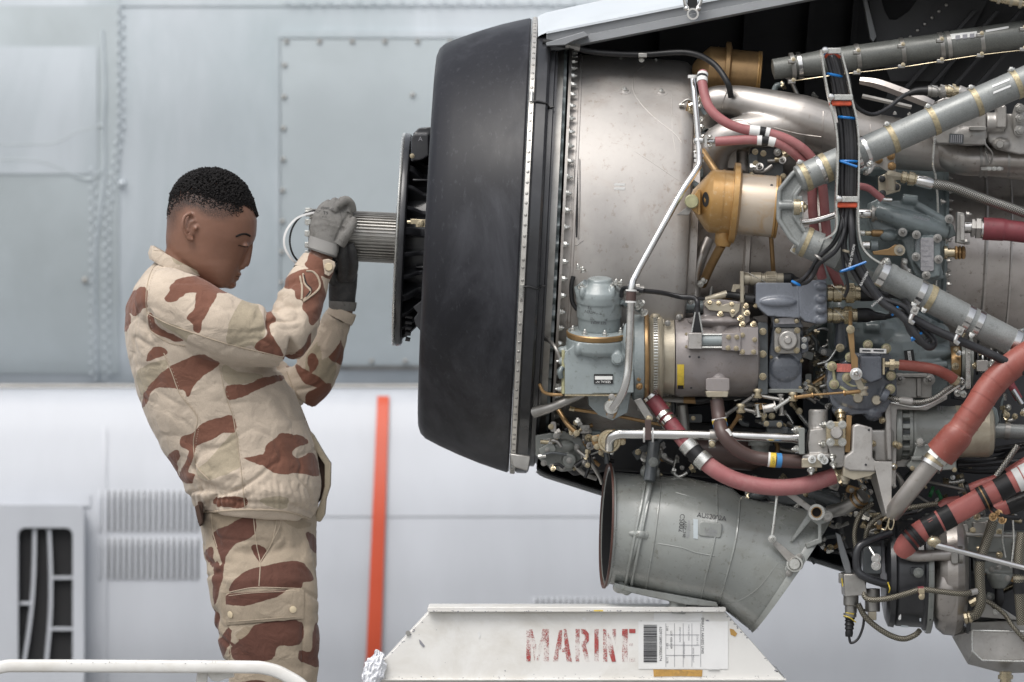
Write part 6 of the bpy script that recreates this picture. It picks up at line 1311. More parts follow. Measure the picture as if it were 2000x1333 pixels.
# thick red hose in front, nut and steel pipe
rh = hose([(2090, 650, -.26), (2030, 680, -.28), (1975, 716, -.30), (1935, 755, -.31), (1905, 800, -.32), (1878, 838, -.32), (1868, 852, -.32), (1836, 888, -.31)], [27, 27, 27, 27, 26.5, 26.5, 31, 31], 'red_hose', 'thick_red_hose', seg=28)
rq = catmull([P(*p) for p in [(2030, 680, -.28), (1975, 716, -.30), (1935, 755, -.31), (1905, 800, -.32), (1878, 838, -.32)]], 6)
for k in (3, 7, 11, 15, 19, 22):
    a_, b_ = rq[k], rq[k + 1]; g = G(); dv_ = (b_ - a_).normalized() * .0012; g.wtube([a_ - dv_, a_ + dv_], 27.7 * S(-.31), 28); g.done('hose_wrap_seam', 'red_hose', rh)
for (p, q, r, hexn, m_) in (((1842, 880, -.31), (1834, 890, -.31), 22, 28, 'bright_steel'), ((1836, 886, -.31), (1826, 898, -.31), 25, 6, 'zinc'), ((1829, 894, -.31), (1818, 908, -.31), 21, 28, 'cadmium'), ((1822, 902, -.31), (1817, 910, -.31), 24, 28, 'bright_steel')):
    g = G(); g.cyl(p, q, [(0, r * .8), (.05, r), (.9, r), (1, r * .8)], hexn); g.done('pipe_nut', m_, rh, bevel=.6)
g = G(); g.tube([(1828, 896, -.31), (1800, 930, -.29), (1762, 978, -.26), (1744, 1002, -.22)], 18, 24); g.done('steel_pipe', 'duct_steel', E)
g = G(); g.tube([(1838, 912, -.31), (1850, 905, -.32), (1842, 886, -.335)], 1.2, 6); g.done('lock_wire', 'dull_steel', rh)
# servo block cluster, bottom centre
dv2 = -.16
g = G(); g.cyl((1598, 800, dv2 + .02), (1598, 850, dv2 + .02), [(0, 17), (.05, 19), (1, 19)], 24); g.prism([(1582, 840), (1616, 836), (1618, 890), (1580, 892), (1578, 870)], dv2 - .02, dv2 + .06); g.prism([(1568, 888), (1622, 886), (1622, 896), (1566, 900)], dv2 - .03, dv2 + .04); sv_ = g.done('servo_block', 'grey_alloy', E, remesh=.0022)
g = G(); g.rprism(1560, 836, 1572, 888, 3, dv2 - .04, dv2 + .02); o = g.done('servo_flange', 'olive_casting', sv_, bevel=1.2)
for x, y in ((1556, 840), (1556, 878), (1610, 830), (1608, 868)): bolt(sv_, x, y, dv2 - .03, 5.5, (-.8, -.6, 0), 'stud', 'zinc')
g = G(); g.rprism(1614, 824, 1652, 871, 8, dv2 - .05, dv2 - .02); sq = g.done('square_cover', 'cadmium', sv_, bevel=1.2)
g = G(); g.cyl((1634, 846, dv2 - .075), (1634, 846, dv2 - .045), [(0, 8), (0, 10), (.2, 12), (1, 13)], 24); g.done('cover_cap', 'grey_alloy', sq)
for x, y in ((1622, 830), (1645, 830), (1622, 864), (1645, 864)): bolt(sq, x, y, dv2 - .052, 6.5, kind='socket', m='zinc')
g = G(); g.prism([(1616, 868), (1650, 872), (1650, 912), (1634, 914), (1622, 890)], dv2 - .03, dv2 + .03); g.done('servo_leg', 'grey_alloy', sv_, bevel=1.5)
g = G(); g.box(1566, 896, 1606, 914, dv2 - .04, dv2 + .02); fo = g.done('union_block', 'tan_ring', sv_, bevel=1.5)
for x, y in ((1586, 898), (1610, 900), (1584, 918), (1626, 892), (1628, 906), (1604, 894)): bolt(fo, x, y, dv2 - .045, 5.5, random.choice(((0, -1, .2), (0, -.6, -.8))), 'stud', 'zinc')
g = G(); g.box(1652, 812, 1662, 884, dv2 - .03, dv2 - .02, 3); g.done('shim_plate', 'bronze', sv_, bevel=.6)
g = G(); g.prism([(1666, 832), (1676, 828), (1704, 836), (1704, 895), (1710, 900), (1710, 922), (1660, 920), (1648, 914), (1650, 892), (1664, 882)], dv2 - .075, dv2 - .02); bx2 = g.done('sensor_box', 'grey_alloy', E, bevel=3)
for x, y in ((1697, 840), (1691, 908)): bolt(bx2, x, y, dv2 - .076, 2, kind='cap', m='black_metal', name='screw')
g = G(); g.prism([(1648, 914), (1712, 922), (1700, 930), (1668, 938), (1646, 930)], dv2 - .07, dv2 - .02); g.cyl((1651, 930, dv2 - .05), (1651, 946, dv2 - .05), [(0, 9), (.6, 9), (.6, 7), (1, 5)], 14); g.cyl((1696, 926, dv2 - .05), (1696, 936, dv2 - .05), 8, 14); g.done('box_base', 'tan_ring', bx2, bevel=1)
# bright folded bracket
g = G(); g.prism([(1706, 902), (1742, 902), (1741, 1004), (1730, 1004)], -.235, -.228); bk = g.done('folded_bracket', 'grey_alloy', E, bevel=.6)
g = G(); g.raw([P(1706, 902, -.23), P(1699, 932, -.14), P(1724, 1010, -.14), P(1731, 1004, -.23), P(1708, 902, -.228), P(1701, 932, -.138), P(1726, 1010, -.138), P(1733, 1004, -.228)], [(0, 1, 2, 3), (4, 7, 6, 5), (0, 3, 7, 4), (1, 5, 6, 2), (0, 4, 5, 1), (3, 2, 6, 7)]); g.done('bracket_side', 'grey_alloy', bk)
g = G(); g.tube([(1740, 1004, -.23), (1746, 1018, -.235), (1742, 1034, -.235), (1735, 1030, -.235), (1737, 1012, -.235), (1730, 1034, -.235), (1722, 1034, -.23)], 1.5, 6); g.tube([(1742, 1002, -.23), (1746, 992, -.235), (1744, 1000, -.24)], 1.8, 6); g.done('twisted_wire', 'cadmium', bk)
for x, y in ((1745, 950), (1748, 975), (1744, 912)): bolt(bk, x, y, -.22, 4, (1, -.5, 0), m='zinc')
# ------------------------------------------------------------------ big painted air duct under the engine
dd = .0
SEC = [((1192, 915), (1182, 1141), 112, dd, 9), ((1200, 922), (1190, 1141), 112, dd, 8), ((1240, 926), (1222, 1148), 113, dd, 4), ((1300, 929), (1282, 1163), 118, dd), ((1345, 933), (1325, 1172), 121, dd), ((1392, 944), (1365, 1178), 120, dd), ((1396, 944), (1369, 1178), 121, dd), ((1428, 952), (1398, 1184), 121, dd), ((1446, 968), (1404, 1184), 118, dd), ((1500, 980), (1426, 1200), 112, dd), ((1560, 992), (1446, 1216), 108, dd), ((1612, 1004), (1464, 1230), 106, dd)]
def loft(g, secs, seg=48, sq=1.0, k=0.0, cap=False, shrink=0):
    rings = []
    for sec in secs:
        t, b, dp_, d = sec[:4]; sh = sec[4] if len(sec) > 4 else 0
        T_, B2 = P(t[0], t[1], d), P(b[0], b[1], d); c = (T_ + B2) / 2; h = (T_ - B2) / 2; hl_ = h.length; hn = h.normalized(); s = S(d); ring = []
        for j in range(seg):
            a = 2 * math.pi * j / seg; ca, sa = math.cos(a), math.sin(a)
            ca = math.copysign(abs(ca) ** sq, ca); sa = math.copysign(abs(sa) ** sq, sa)
            ring.append(c + hn * (hl_ + (k - shrink) * s) * sa + Vector((sh * ca * s, -(dp_ + k - shrink) * s * ca, 0)))
        rings.append(ring)
    return g.rings(rings, True, cap)
g = G(); loft(g, SEC); dct = g.done('air_duct', 'duct_paint', E, sharp=50)
g = G(); loft(g, SEC, shrink=4); g.done('duct_lining', 'dark_hole', dct, sharp=50)
ddb = bvh_of([dct])
def beadband(secs, k, name, m='duct_paint'): g = G(); loft(g, secs, k=k); return g.done(name, m, dct, sharp=40)
# flared mouth with rusty rim
g = G(); loft(g, [((1198, 917), (1188, 1141), 112, dd, 9), ((1195, 908), (1185, 1146), 118, dd, 10), ((1190, 906), (1180, 1147), 119, dd, 10), ((1190, 906), (1180, 1147), 115, dd, 10), ((1194, 916), (1184, 1141), 110, dd, 9)]); g.done('mouth_rim', 'duct_paint', dct)
g = G(); loft(g, [((1192, 903), (1181, 1150), 121, dd, 10), ((1188, 903), (1177, 1150), 121, dd, 10), ((1188, 908), (1177, 1145), 116, dd, 10), ((1192, 910), (1181, 1143), 114, dd, 10)]); g.done('mouth_lip', 'rust_rim', dct)
# clamp flange
g = G(); g.tube([(1268, 916, -.02), (1268, 950, -.09), (1256, 1010, -.12), (1248, 1050, -.128), (1232, 1100, -.10), (1222, 1146, -.03)], 6, 10); g.done('flange_joint', 'duct_paint', dct)
for sh in (-6, 6): 
    draped(ddb, [(1268 + sh, 926), (1264 + sh, 960), (1252 + sh, 1020), (1240 + sh, 1080), (1228 + sh, 1140)], 3.2, 'flange_lip', 'duct_paint', dct, .004)
g = G(); g.ell((1250, 1044, -.128), 12, 10, 10); g.tube([(1230, 1042, -.12), (1250, 1044, -.13), (1262, 1046, -.125)], 6, 10); g.ell((1262, 1046, -.125), 6, 6, 9); g.ell((1258, 1036, -.12), 7, 6, 8); g.done('flange_clamp_bolt', 'duct_paint', dct, remesh=.002)
g = G(); g.ell((1262, 922, -.03), 12, 10, 14); g.tube([(1252, 920, -.03), (1288, 922, -.03)], 7, 8); g.ell((1284, 924, -.03), 6, 7, 12); g.done('flange_clamp_bolt', 'duct_paint', dct, remesh=.002)
g = G(); g.tube([(1278, 880, -.06), (1274, 920, -.05)], [14, 10], 12); o = g.done('hanger_arm', 'olive_casting', dct); bolt(o, 1278, 890, -.078, 8, m='dull_steel')
for pts in ([(1292, 934), (1280, 1040), (1262, 1150)], [(1400, 948), (1398, 1040), (1368, 1172)], [(1446, 972), (1436, 1060), (1404, 1180)]): draped(ddb, pts, 2.4, 'pressed_bead', 'duct_paint', dct, .0)
draped(ddb, [(1285, 1062), (1330, 1070), (1360, 1080), (1396, 1086)], 1.0, 'paint_run', 'duct_paint', dct, .0); draped(ddb, [(1320, 962), (1340, 968), (1362, 974)], .9, 'paint_run', 'duct_paint', dct, .0)
# raised pad and writing
g = G(); g.rprism(1365, 1020, 1410, 1050, 6, -.135, -.11, 6); g.done('data_pad', 'duct_paint', dct, bevel=2)
def dtext(s, x, y, size, rot, m='ink', sx=1):
    w, n = drop(ddb, x, y); t = text(s, x, y, w.y - .004, size, m, dct, rot, sx=sx); return t
dtext('AUS2002A', 1390, 1010, 9.5, 8, sx=1.0); dtext('CS002', 1331, 1022, 10, 95); dtext('ASSY 248', 1337, 1034, 6, 95); dtext('INSPECTED', 1344, 1034, 5, 95, 'faint_ink')
text('DVZ01\nPIECE 24\n117', 1388, 1037, -.137, 5, 'faint_ink', dct, 186)
sticker(ddb, 1354, 1014, 1363, 1052, 'fuselage_panel', 'faded_label', dct, 1)
# levers, eye and rod at the outlet
def eye(x, y, d, ro, ri, name, m, parent, th=.008):
    g = G(); s = S(d); g.wlathe(P(x, y, d), (0, 1, 0), [(0, ri * s), (0, ro * s), (th, ro * s), (th, ri * s), (0, ri * s)], 28, cap=False); return g.done(name, m, parent)
g = G(); g.prism([(1588, 985), (1612, 992), (1622, 1006), (1618, 1020), (1604, 1024), (1606, 1060), (1576, 1072), (1572, 1062), (1598, 1052), (1598, 1026), (1584, 1016), (1548, 1060), (1544, 1056), (1576, 1006), (1578, 992)], -.115, -.10); ob = g.done('outlet_bracket', 'duct_paint', dct, bevel=2)
eye(1595, 1001, -.13, 16, 9.5, 'bearing_eye', 'zinc', ob, .02); g = G(); g.cyl((1595, 1001, -.118), (1595, 1001, -.112), 9.6, 20); g.done('bearing_bore', 'dark_hole', ob); eye(1595, 1001, -.132, 11, 9, 'bearing_liner', 'bronze', ob, .02)
bolt(ob, 1616, 1009, -.118, 8, kind='socket', m='dull_steel')
g = G(); g.prism([(1530, 958), (1540, 956), (1586, 990), (1580, 1000), (1536, 968)], -.125, -.118); g.done('bell_crank', 'grey_alloy', ob, bevel=1)
g = G(); g.tube([(1519, 955, -.135), (1513, 1010, -.14), (1508, 1048, -.142)], 3.2, 10); g.done('link_rod', 'zinc', ob)
eye(1508, 1053, -.145, 8, 3, 'rod_eye', 'zinc', ob); bolt(ob, 1508, 1053, -.146, 5, kind='stud', m='zinc')
g = G(); g.prism([(1508, 1062), (1516, 1056), (1560, 1092), (1552, 1104), (1544, 1104)], -.135, -.128); g.done('crank_arm', 'grey_alloy', ob, bevel=1)
g = G(); g.prism([(1556, 1083), (1566, 1080), (1572, 1092), (1568, 1110), (1548, 1126), (1536, 1124), (1532, 1112), (1540, 1096)], -.125, -.095); pv = g.done('pivot_lug', 'duct_paint', dct, bevel=2)
g = G(); g.cyl((1552, 1102, -.15), (1552, 1102, -.12), [(0, 6), (0, 10), (.1, 12), (.5, 13), (.5, 16), (1, 16)], 24); g.done('pivot_cap', 'zinc', pv)
for x, y in ((1561, 1088), (1541, 1120)): bolt(pv, x, y, -.126, 5.5, m='dull_steel')
g = G(); loft(g, [((1608, 1000), (1462, 1230), 110, dd), ((1620, 1007), (1468, 1233), 114, dd), ((1624, 1012), (1469, 1236), 114, dd), ((1620, 1014), (1467, 1234), 104, dd)]); g.done('outlet_flange', 'duct_paint', dct, sharp=30)
draped(ddb, [(1404, 1180), (1440, 1175), (1480, 1150), (1520, 1100)], 1.6, 'seam_line', 'duct_paint', dct, -.001)
# lower belly tray of the duct with drain lumps
g = G(); g.prism([(1200, 1138), (1230, 1146), (1300, 1158), (1400, 1176), (1404, 1186), (1340, 1182), (1240, 1160), (1198, 1148)], -.07, .05); g.ell((1212, 1148, -.05), 16, 14, 12); g.ell((1224, 1152, -.05), 10, 12, 12); g.tube([(1316, 1166, -.05), (1318, 1192, -.05)], [9, 12], 10); g.tube([(1312, 1190, -.05), (1340, 1192, -.05)], 9, 10); g.ell((1354, 1186, -.04), 9, 9, 12); g.done('drain_tray', 'duct_paint', dct, remesh=.0025)
# webs between the gearbox and the duct's outlet
g = G(); g.prism([(1480, 950), (1560, 955), (1640, 960), (1650, 1000), (1622, 1012), (1600, 990), (1510, 985)], .02, .2); g.ell((1612, 975, .0), 24, 20, 16); g.ell((1480, 968, -.02), 20, 16, 10); g.tube([(1580, 962, -.02), (1640, 985, -.02)], [10, 14], 10); g.done('outlet_mounting', 'dark_casting', E, remesh=.003)
g = G(); g.tube([(1620, 1000, -.05), (1650, 992, -.08), (1684, 972, -.1)], [13, 13, 13], 18); g.done('elbow_pipe', 'dull_steel', E)
for k in range(4): ringat((1672 + k * 4, 980 - k * 3.4, -.09 - k * .003), (1674.5 + k * 4, 978 - k * 3.4, -.092 - k * .003), 18 - (k % 2) * 3, 'dull_steel' if k % 2 else 'bronze', 'bellows_ring')

# ------------------------------------------------------------------ lower right: turbine starter, sleeves, box
def sleeve(pts, r, segs, name, d):
    """hose with alternate sleeves: segs = [(t0,t1,mat,scale)]"""
    return hose(pts, r, 'salmon_hose', name, segs, seg=24)
s1 = hose([(1766, 1074, -.16), (1774, 1060, -.18), (1800, 1038, -.2), (1870, 1000, -.2), (1940, 962, -.2), (2080, 890, -.2)], 22, 'salmon_hose', 'salmon_hose', (), seg=26)
for x0, x1 in ((1806, 1834), (1838, 1860), (1948, 1974)):
    def yy(x): return 1038 - (x - 1800) * .537
    ringat((x0, yy(x0), -.2), (x1, yy(x1), -.2), 23.6, 'black_rubber', 'hose_sleeve', s1)
def collar(x, y, r, ang, m='black_rubber', w=3.2, d=-.2, parent=None):
    a = R(ang); g = G(); s = S(d); g.wlathe(P(x, y, d) - Vector((math.cos(a), 0, math.sin(a))) * w * s, (math.cos(a), 0, math.sin(a)), [(0, r * s * .9), (0, r * s), (w * 2 * s, r * s), (w * 2 * s, r * s * .9)], 26); return g.done('rubber_ring', m, parent or E)
for x, y in ((1776, 1056), (1784, 1048), (1790, 1044)): collar(x, y, 25.5, 40, parent=s1)
for x, y in ((1918, 975), (1926, 971)): collar(x, y, 25.5, 28, parent=s1)
ringat((1921, 974, -.2), (1923, 973, -.2), 26.2, 'bronze', 'brass_ring', s1); ringat((1984, 940, -.2), (1996, 934, -.2), 24, 'label_white', 'white_ring', s1); ringat((1998, 932, -.2), (2012, 925, -.2), 24, 'label_white', 'white_ring', s1)
s2 = hose([(1935, 998, -.12), (1960, 992, -.12), (2000, 978, -.12), (2080, 945, -.12)], 15, 'salmon_hose', 'salmon_hose', (), seg=20); ringat((1968, 990, -.12), (2040, 962, -.12), 17.5, 'black_rubber', 'hose_sleeve', s2)
s3 = hose([(1890, 958, -.08), (1920, 946, -.08), (1955, 934, -.08), (1990, 912, -.08), (2060, 870, -.08)], 11, 'salmon_hose', 'salmon_hose', (), seg=18); collar(1890, 956, 15, 20, d=-.08, parent=s3); collar(1962, 930, 14, 35, w=7, d=-.08, parent=s3)
s4 = hose([(1834, 995, -.06), (1850, 984, -.06), (1875, 980, -.06)], 12, 'salmon_hose', 'salmon_hose', (), seg=18); collar(1832, 992, 15, 50, d=-.06, parent=s4)
g = G(); g.tube([(1764, 1076, -.165), (1790, 1086, -.165), (1830, 1085, -.165), (1862, 1084, -.16)], [16, 12, 11, 11], 20); g.done('exhaust_elbow', 'duct_steel', E)
g = G(); g.rprism(1858, 1078, 1872, 1102, 4, -.18, -.1); g.done('elbow_clamp', 'dull_steel', E, bevel=1.5); ringat((1872, 1084, -.16), (1880, 1084, -.16), 17, 'dull_steel', 'hose_clamp')
for x, y in ((1940, 1010), (1950, 1004), (1958, 1016)): bolt(E, x, y, -.22, 6, (-.4, -1, .3), 'stud', 'bronze')
g = G(); g.tube([(1928, 985, -.2), (1946, 1000, -.22), (1962, 1010, -.22), (1990, 1012, -.2)], 5, 8); g.done('p_clip', 'black_rubber', E)
# gas strut
g = G(); g.cyl((1828, 1065, -.24), (2010, 1112, -.24), [(0, 4), (.0, 7), (.18, 7), (.2, 5.4), (1, 5.4)], 16); gs = g.done('silver_stay', 'bright_steel', E)
g = G(); g.ell((1824, 1058, -.24), 14, 10, 11); g.tube([(1816, 1050, -.24), (1830, 1066, -.24)], 7, 10); g.done('stay_end', 'cadmium', gs)
rod((1836, 1042, -.1), (1990, 1048, -.1), 4.6, 'dull_steel', E, False, 'pipe')
# black starter drum and its flange plate
dq = -.03
def ql(prof, name, m, parent=None, y=1120, d=dq, seg=56, sharp=28):
    g = G(); s = S(d); x0 = prof[0][0]; g.wlathe(P(x0, y, d), (1, 0, .0), [((x - x0) * s, r * s) for x, r in prof], seg); return g.done(name, m, parent or E, sharp=sharp)
bd = ql([(1738, 20), (1724, 70), (1728, 90), (1734, 104), (1744, 106), (1746, 100), (1750, 103), (1798, 106), (1802, 112), (1806, 112), (1808, 80)], 'black_drum', 'black_metal')
ql([(1806, 60), (1806, 116), (1809, 118), (1816, 118), (1818, 112), (1818, 60)], 'drum_flange', 'olive_casting', bd)
g = G(); g.rprism(1778, 1108, 1802, 1124, 5, -.155, -.13); o = g.done('drum_plug', 'black_metal', bd, bevel=1.5); bolt(o, 1794, 1119, -.157, 8.5, m='olive_casting')
g = G(); g.prism([(1757, 1205), (1760, 1200), (1760, 1210), (1756, 1212)], -.125, -.11); g.done('paint_chip', 'label_white', bd); flat(1755, 1203, 1759, 1210, -.127, 'label_white', 'paint_chip', bd, 12); flat(1760, 1222, 1774, 1226, -.085, 'fuselage_panel', 'paint_chip', bd, 5); flat(1796, 1208, 1799, 1214, -.115, 'fuselage_panel', 'paint_chip', bd)
for y0, k in ((1052, 1), (1092, 0)): g = G(); g.box(1738, y0, 1802, y0 + 3, -.135 if not k else -.115, -.08); g.done('drum_band', 'black_metal', bd, bevel=1)
# steel scroll
vs_ = ql([(1822, 40), (1822, 90), (1828, 110), (1842, 122), (1862, 124), (1876, 116), (1884, 96), (1888, 60), (1888, 20)], 'steel_scroll', 'casing_steel', y=1118)
g = G(); g.tube([(1862, 1060, -.08), (1860, 1100, -.12), (1852, 1160, -.13), (1846, 1200, -.10)], [26, 30, 30, 22], 20); g.done('scroll_neck', 'casing_steel', vs_)
g = G(); g.prism([(1814, 1196), (1820, 1190), (1822, 1206), (1816, 1214)], -.12, -.1); g.done('scroll_slot', 'dark_hole', vs_)
g = G(); g.box(1888, 1090, 1896, 1238, -.08, .1); g.done('scroll_backplate', 'black_metal', vs_, bevel=1)
# dark gearbox with ribs behind, right
g = G(); g.rprism(1856, 1010, 1960, 1080, 6, -.06, .15); g.rprism(1900, 1040, 2040, 1120, 6, -.05, .1); g.prism([(1935, 1120), (1975, 1120), (1966, 1140), (1944, 1140)], -.05, .05); g.cyl((1952, 1120, -.05), (1950, 1150, -.05), [(0, 26), (.4, 24), (1, 12)], 20); dgx = g.done('rear_gearbox', 'olive_casting', E, remesh=.003)
for k in range(7):
    g = G(); g.box(1978, 1060 + k * 7, 1992, 1064 + k * 7, -.075, -.04); g.done('cooling_fin', 'dull_steel', dgx, bevel=.6)
g = G(); g.rprism(1860, 1024, 1892, 1064, 4, -.1, -.05); g.rprism(1900, 1020, 1936, 1042, 4, -.09, -.05); g.done('solenoid_block', 'dull_steel', dgx, bevel=1.5)
for x, y in ((1866, 1030), (1900, 1036), (1930, 1024), (1952, 1040), (1952, 1084), (1937, 1112), (1950, 1108), (1968, 1130), (1866, 1070), (1912, 1072), (1976, 1010), (1890, 1012), (1908, 1010)): bolt(dgx, x, y, -.1, 5, (random.uniform(-.4, .4), -1, random.uniform(-.4, .4)), random.choice(('hex', 'stud')), random.choice(('dull_steel', 'cadmium')))
g = G(); g.tube([(1950, 1145, -.05), (1952, 1170, -.05), (1948, 1185, -.04), (1940, 1172, -.04)], [8, 10, 8, 12], 12); g.done('black_fitting', 'black_rubber', E)
g = G(); g.tube([(1978, 1010, -.14), (1980, 1060, -.14), (1974, 1110, -.14)], 2, 8); g.tube([(1962, 1010, -.12), (1958, 1050, -.12), (1964, 1090, -.12)], 1.6, 8); g.done('thin_line', 'zinc', E)
# sheet tray and silver box at the bottom right
g = G(); g.prism([(1918, 1180), (2060, 1110), (2060, 1220), (1914, 1204)], .02, .06); o = g.done('sheet_bracket', 'interior_dark', E, bevel=1)
g = G(); g.prism([(1908, 1180), (1932, 1172), (1994, 1212), (1912, 1206)], -.04, .0); o = g.done('sheet_bracket', 'dull_steel', E, bevel=1); bolt(o, 1945, 1195, -.042, 5, kind='socket', m='zinc')
def conv(name, front, back, d0, d1, m, parent, bevel=2):
    n = len(front); g = G(); g.raw([P(x, y, d0) for x, y in front] + [P(x, y, d1) for x, y in back], [tuple(range(n)), tuple(range(2 * n - 1, n - 1, -1))] + [(i, (i + 1) % n, (i + 1) % n + n, i + n) for i in range(n)]); return g.done(name, m, parent, bevel=bevel, sharp=20)
sb_ = conv('silver_box', [(1899, 1231), (2100, 1236), (2100, 1292), (1918, 1290), (1899, 1272)], [(1858, 1243), (2100, 1250), (2100, 1312), (1960, 1316), (1890, 1298), (1868, 1280)], -.10, .02, 'grey_alloy', E)
g = G(); g.prism([(1858, 1243), (1890, 1215), (1960, 1212), (2100, 1212), (2100, 1240), (1899, 1236)], -.0, .14); g.done('box_top', 'dull_steel', sb_, bevel=2)
g = G(); g.tube([(1899, 1232, -.10), (2000, 1234, -.10), (2100, 1236, -.10)], 2.4, 8); g.done('weld_bead', 'zinc', sb_); g = G(); g.tube([(1899, 1232, -.1), (1899, 1272, -.1), (1918, 1290, -.1), (1980, 1292, -.1), (2100, 1292, -.1)], 2.0, 8, 1); g.done('weld_bead', 'zinc', sb_)
g = G(); g.cyl((1964, 1312, -.04), (1964, 1345, -.04), [(0, 12), (.2, 12), (.2, 15), (.45, 15), (.45, 11), (.6, 11), (.6, 14), (1, 14)], 8); g.done('drain_fitting', 'cadmium', sb_, sharp=25)
# braided lines
def braid(pts, r, m='braid_olive'): g = G(); g.tube(pts, r, 16, 8); return g.done('braided_hose', m, E)
b1 = braid([(1688, 1125, -.10), (1686, 1150, -.13), (1694, 1170, -.14), (1730, 1170, -.15), (1770, 1160, -.17), (1800, 1152, -.18), (1840, 1156, -.18), (1880, 1160, -.18), (1906, 1155, -.17)], 5.6)
ringat((1896, 1158, -.175), (1908, 1155, -.17), 6.6, 'grey_alloy', 'hose_ferrule', b1)
ringat((1793, 1154, -.18), (1804, 1153, -.18), 8, 'maroon_hose', 'clip_cushion', b1); g = G(); g.rprism(1794, 1150, 1806, 1160, 2, -.195, -.19); g.rprism(1796, 1158, 1806, 1170, 3, -.195, -.185); o = g.done('p_clip', 'cadmium', b1, bevel=.6); bolt(o, 1800, 1166, -.197, 5)
b2 = braid([(1676, 1180, -.1), (1690, 1205, -.1), (1716, 1228, -.1), (1745, 1244, -.1), (1768, 1248, -.1), (1788, 1240, -.1), (1796, 1232, -.09)], 5.6)
b3 = braid([(1940, 1018, -.14), (1926, 1060, -.15), (1914, 1100, -.16), (1914, 1140, -.16), (1916, 1176, -.16), (1908, 1198, -.15), (1896, 1204, -.14)], 10)
g = G(); g.cyl((1900, 1204, -.14), (1882, 1208, -.14), [(0, 9), (.3, 12), (.5, 12), (.55, 9), (.65, 12), (.95, 12), (1, 8)], 8); g.done('hose_nut', 'cadmium', b3); g = G(); g.cyl((1894, 1180, -.12), (1908, 1172, -.12), 8, 8); g.done('hose_nut', 'cadmium', b3)
ringat((1914, 1086, -.16), (1913, 1096, -.16), 13, 'black_rubber', 'rubber_ring', b3)
b4 = braid([(1996, 1040, -.2), (1990, 1090, -.2), (1990, 1150, -.2), (1996, 1220, -.19)], 10); ringat((1991, 1108, -.2), (1990, 1122, -.2), 13, 'black_rubber', 'rubber_ring', b4); ringat((1990, 1126, -.2), (1990, 1132, -.2), 11.5, 'tan_ring', 'brass_ring', b4); ringat((1990, 1138, -.2), (1991, 1160, -.2), 12, 'black_rubber', 'rubber_ring', b4)
b5 = braid([(1906, 1172, -.1), (1930, 1176, -.1), (1960, 1198, -.1), (1980, 1226, -.12), (2020, 1270, -.12)], 4.6)
b6 = braid([(1672, 1075, -.12), (1669, 1040, -.12), (1680, 1005, -.12), (1704, 984, -.1)], 4.6); b7 = braid([(1690, 1060, -.12), (1696, 1030, -.13), (1720, 1008, -.13), (1744, 1002, -.13)], 5); b8 = braid([(1752, 1000, -.12), (1780, 992, -.12), (1830, 984, -.1)], 5)
b9 = braid([(1988, 870, -.1), (1960, 910, -.1), (1945, 930, -.1)], 6, 'braid_steel')
# black tubular loop around the drum
g = G(); g.tube([(1740, 1042, -.12), (1700, 1056, -.14), (1676, 1072, -.15), (1674, 1110, -.15), (1690, 1128, -.15), (1738, 1144, -.13)], 8, 14); g.done('black_loop_tube', 'black_metal', E)
# small grey manifold at the far left of this cluster
g = G(); g.prism([(1648, 1122), (1688, 1122), (1694, 1162), (1650, 1166)], -.14, -.02); g.cyl((1662, 1160, -.08), (1662, 1198, -.08), [(0, 15), (.6, 15), (.6, 12), (1, 12)], 18); g.cyl((1704, 1150, -.08), (1704, 1195, -.08), [(0, 15), (1, 15)], 18); mf = g.done('grey_manifold', 'dull_steel', E, bevel=2)
g = G(); g.rprism(1639, 1121, 1647, 1140, 2, -.11, -.08); g.done('side_nut', 'dull_steel', mf, bevel=1); g = G(); g.rprism(1696, 1195, 1712, 1212, 2, -.1, -.06); g.done('lower_nut', 'tan_ring', mf, bevel=1)
for x, y in ((1711, 1091), (1711, 1105)): bolt(E, x, y, -.16, 7.5, kind='socket', m='bright_steel')
rod((1698, 1070, -.15), (1708, 1086, -.16), 3, 'zinc', E, False, 'pin'); g = G(); g.rprism(1686, 1066, 1722, 1122, 4, -.12, -.05); g.done('valve_plate', 'dark_casting', E, bevel=2)
g = G(); g.cyl((1660, 1198, -.08), (1660, 1206, -.08), 13, 18); g.done('connector_ring', 'dull_steel', mf)
g = G(); g.cyl((1660, 1206, -.08), (1658, 1244, -.08), [(0, 10), (.08, 10), (.1, 8), (.2, 10), (.25, 8), (.4, 10), (.45, 8), (.6, 9), (.65, 7), (.8, 8), (1, 7)], 16); g.done('corrugated_boot', 'black_rubber', mf)
cable([(1658, 1242, -.08), (1662, 1256, -.08), (1676, 1248, -.08), (1686, 1222, -.08), (1688, 1190, -.08)], 2.6, parent=E, name='sense_cable')
for pts in ([(1648, 1203, -.095), (1660, 1207, -.1), (1672, 1216, -.095)], [(1652, 1197, -.1), (1668, 1200, -.1)], [(1734, 1138, -.14), (1738, 1150, -.15), (1736, 1158, -.14)], [(1644, 1130, -.12), (1646, 1146, -.12)]): g = G(); g.tube(pts, 1.3, 6); g.done('yellow_lock_wire', 'yellow_wire', E)
g = G(); g.prism([(1632, 1040), (1642, 1046), (1660, 1100), (1664, 1122), (1652, 1122), (1640, 1080)], -.06, -.045); g.done('black_fin', 'cowl_frame', E, bevel=1.5)
g = G(); g.tube([(1816, 960, -.02), (1822, 962, -.02)], 12, 10); g.tube([(1830, 958, -.02), (1838, 975, -.02), (1832, 985, -.02)], 4, 8); g.done('green_clip', 'green_clip', E)
rod((1806, 940, -.05), (1890, 958, -.05), 3, 'dull_steel', E, False, 'pipe'); rod((1800, 905, -.05), (1772, 940, -.02), 10, 'dark_casting', E, False, 'pipe')
rod((1740, 1010, -.2), (1790, 1000, -.18), 3, 'black_rubber', E, False, 'pipe')
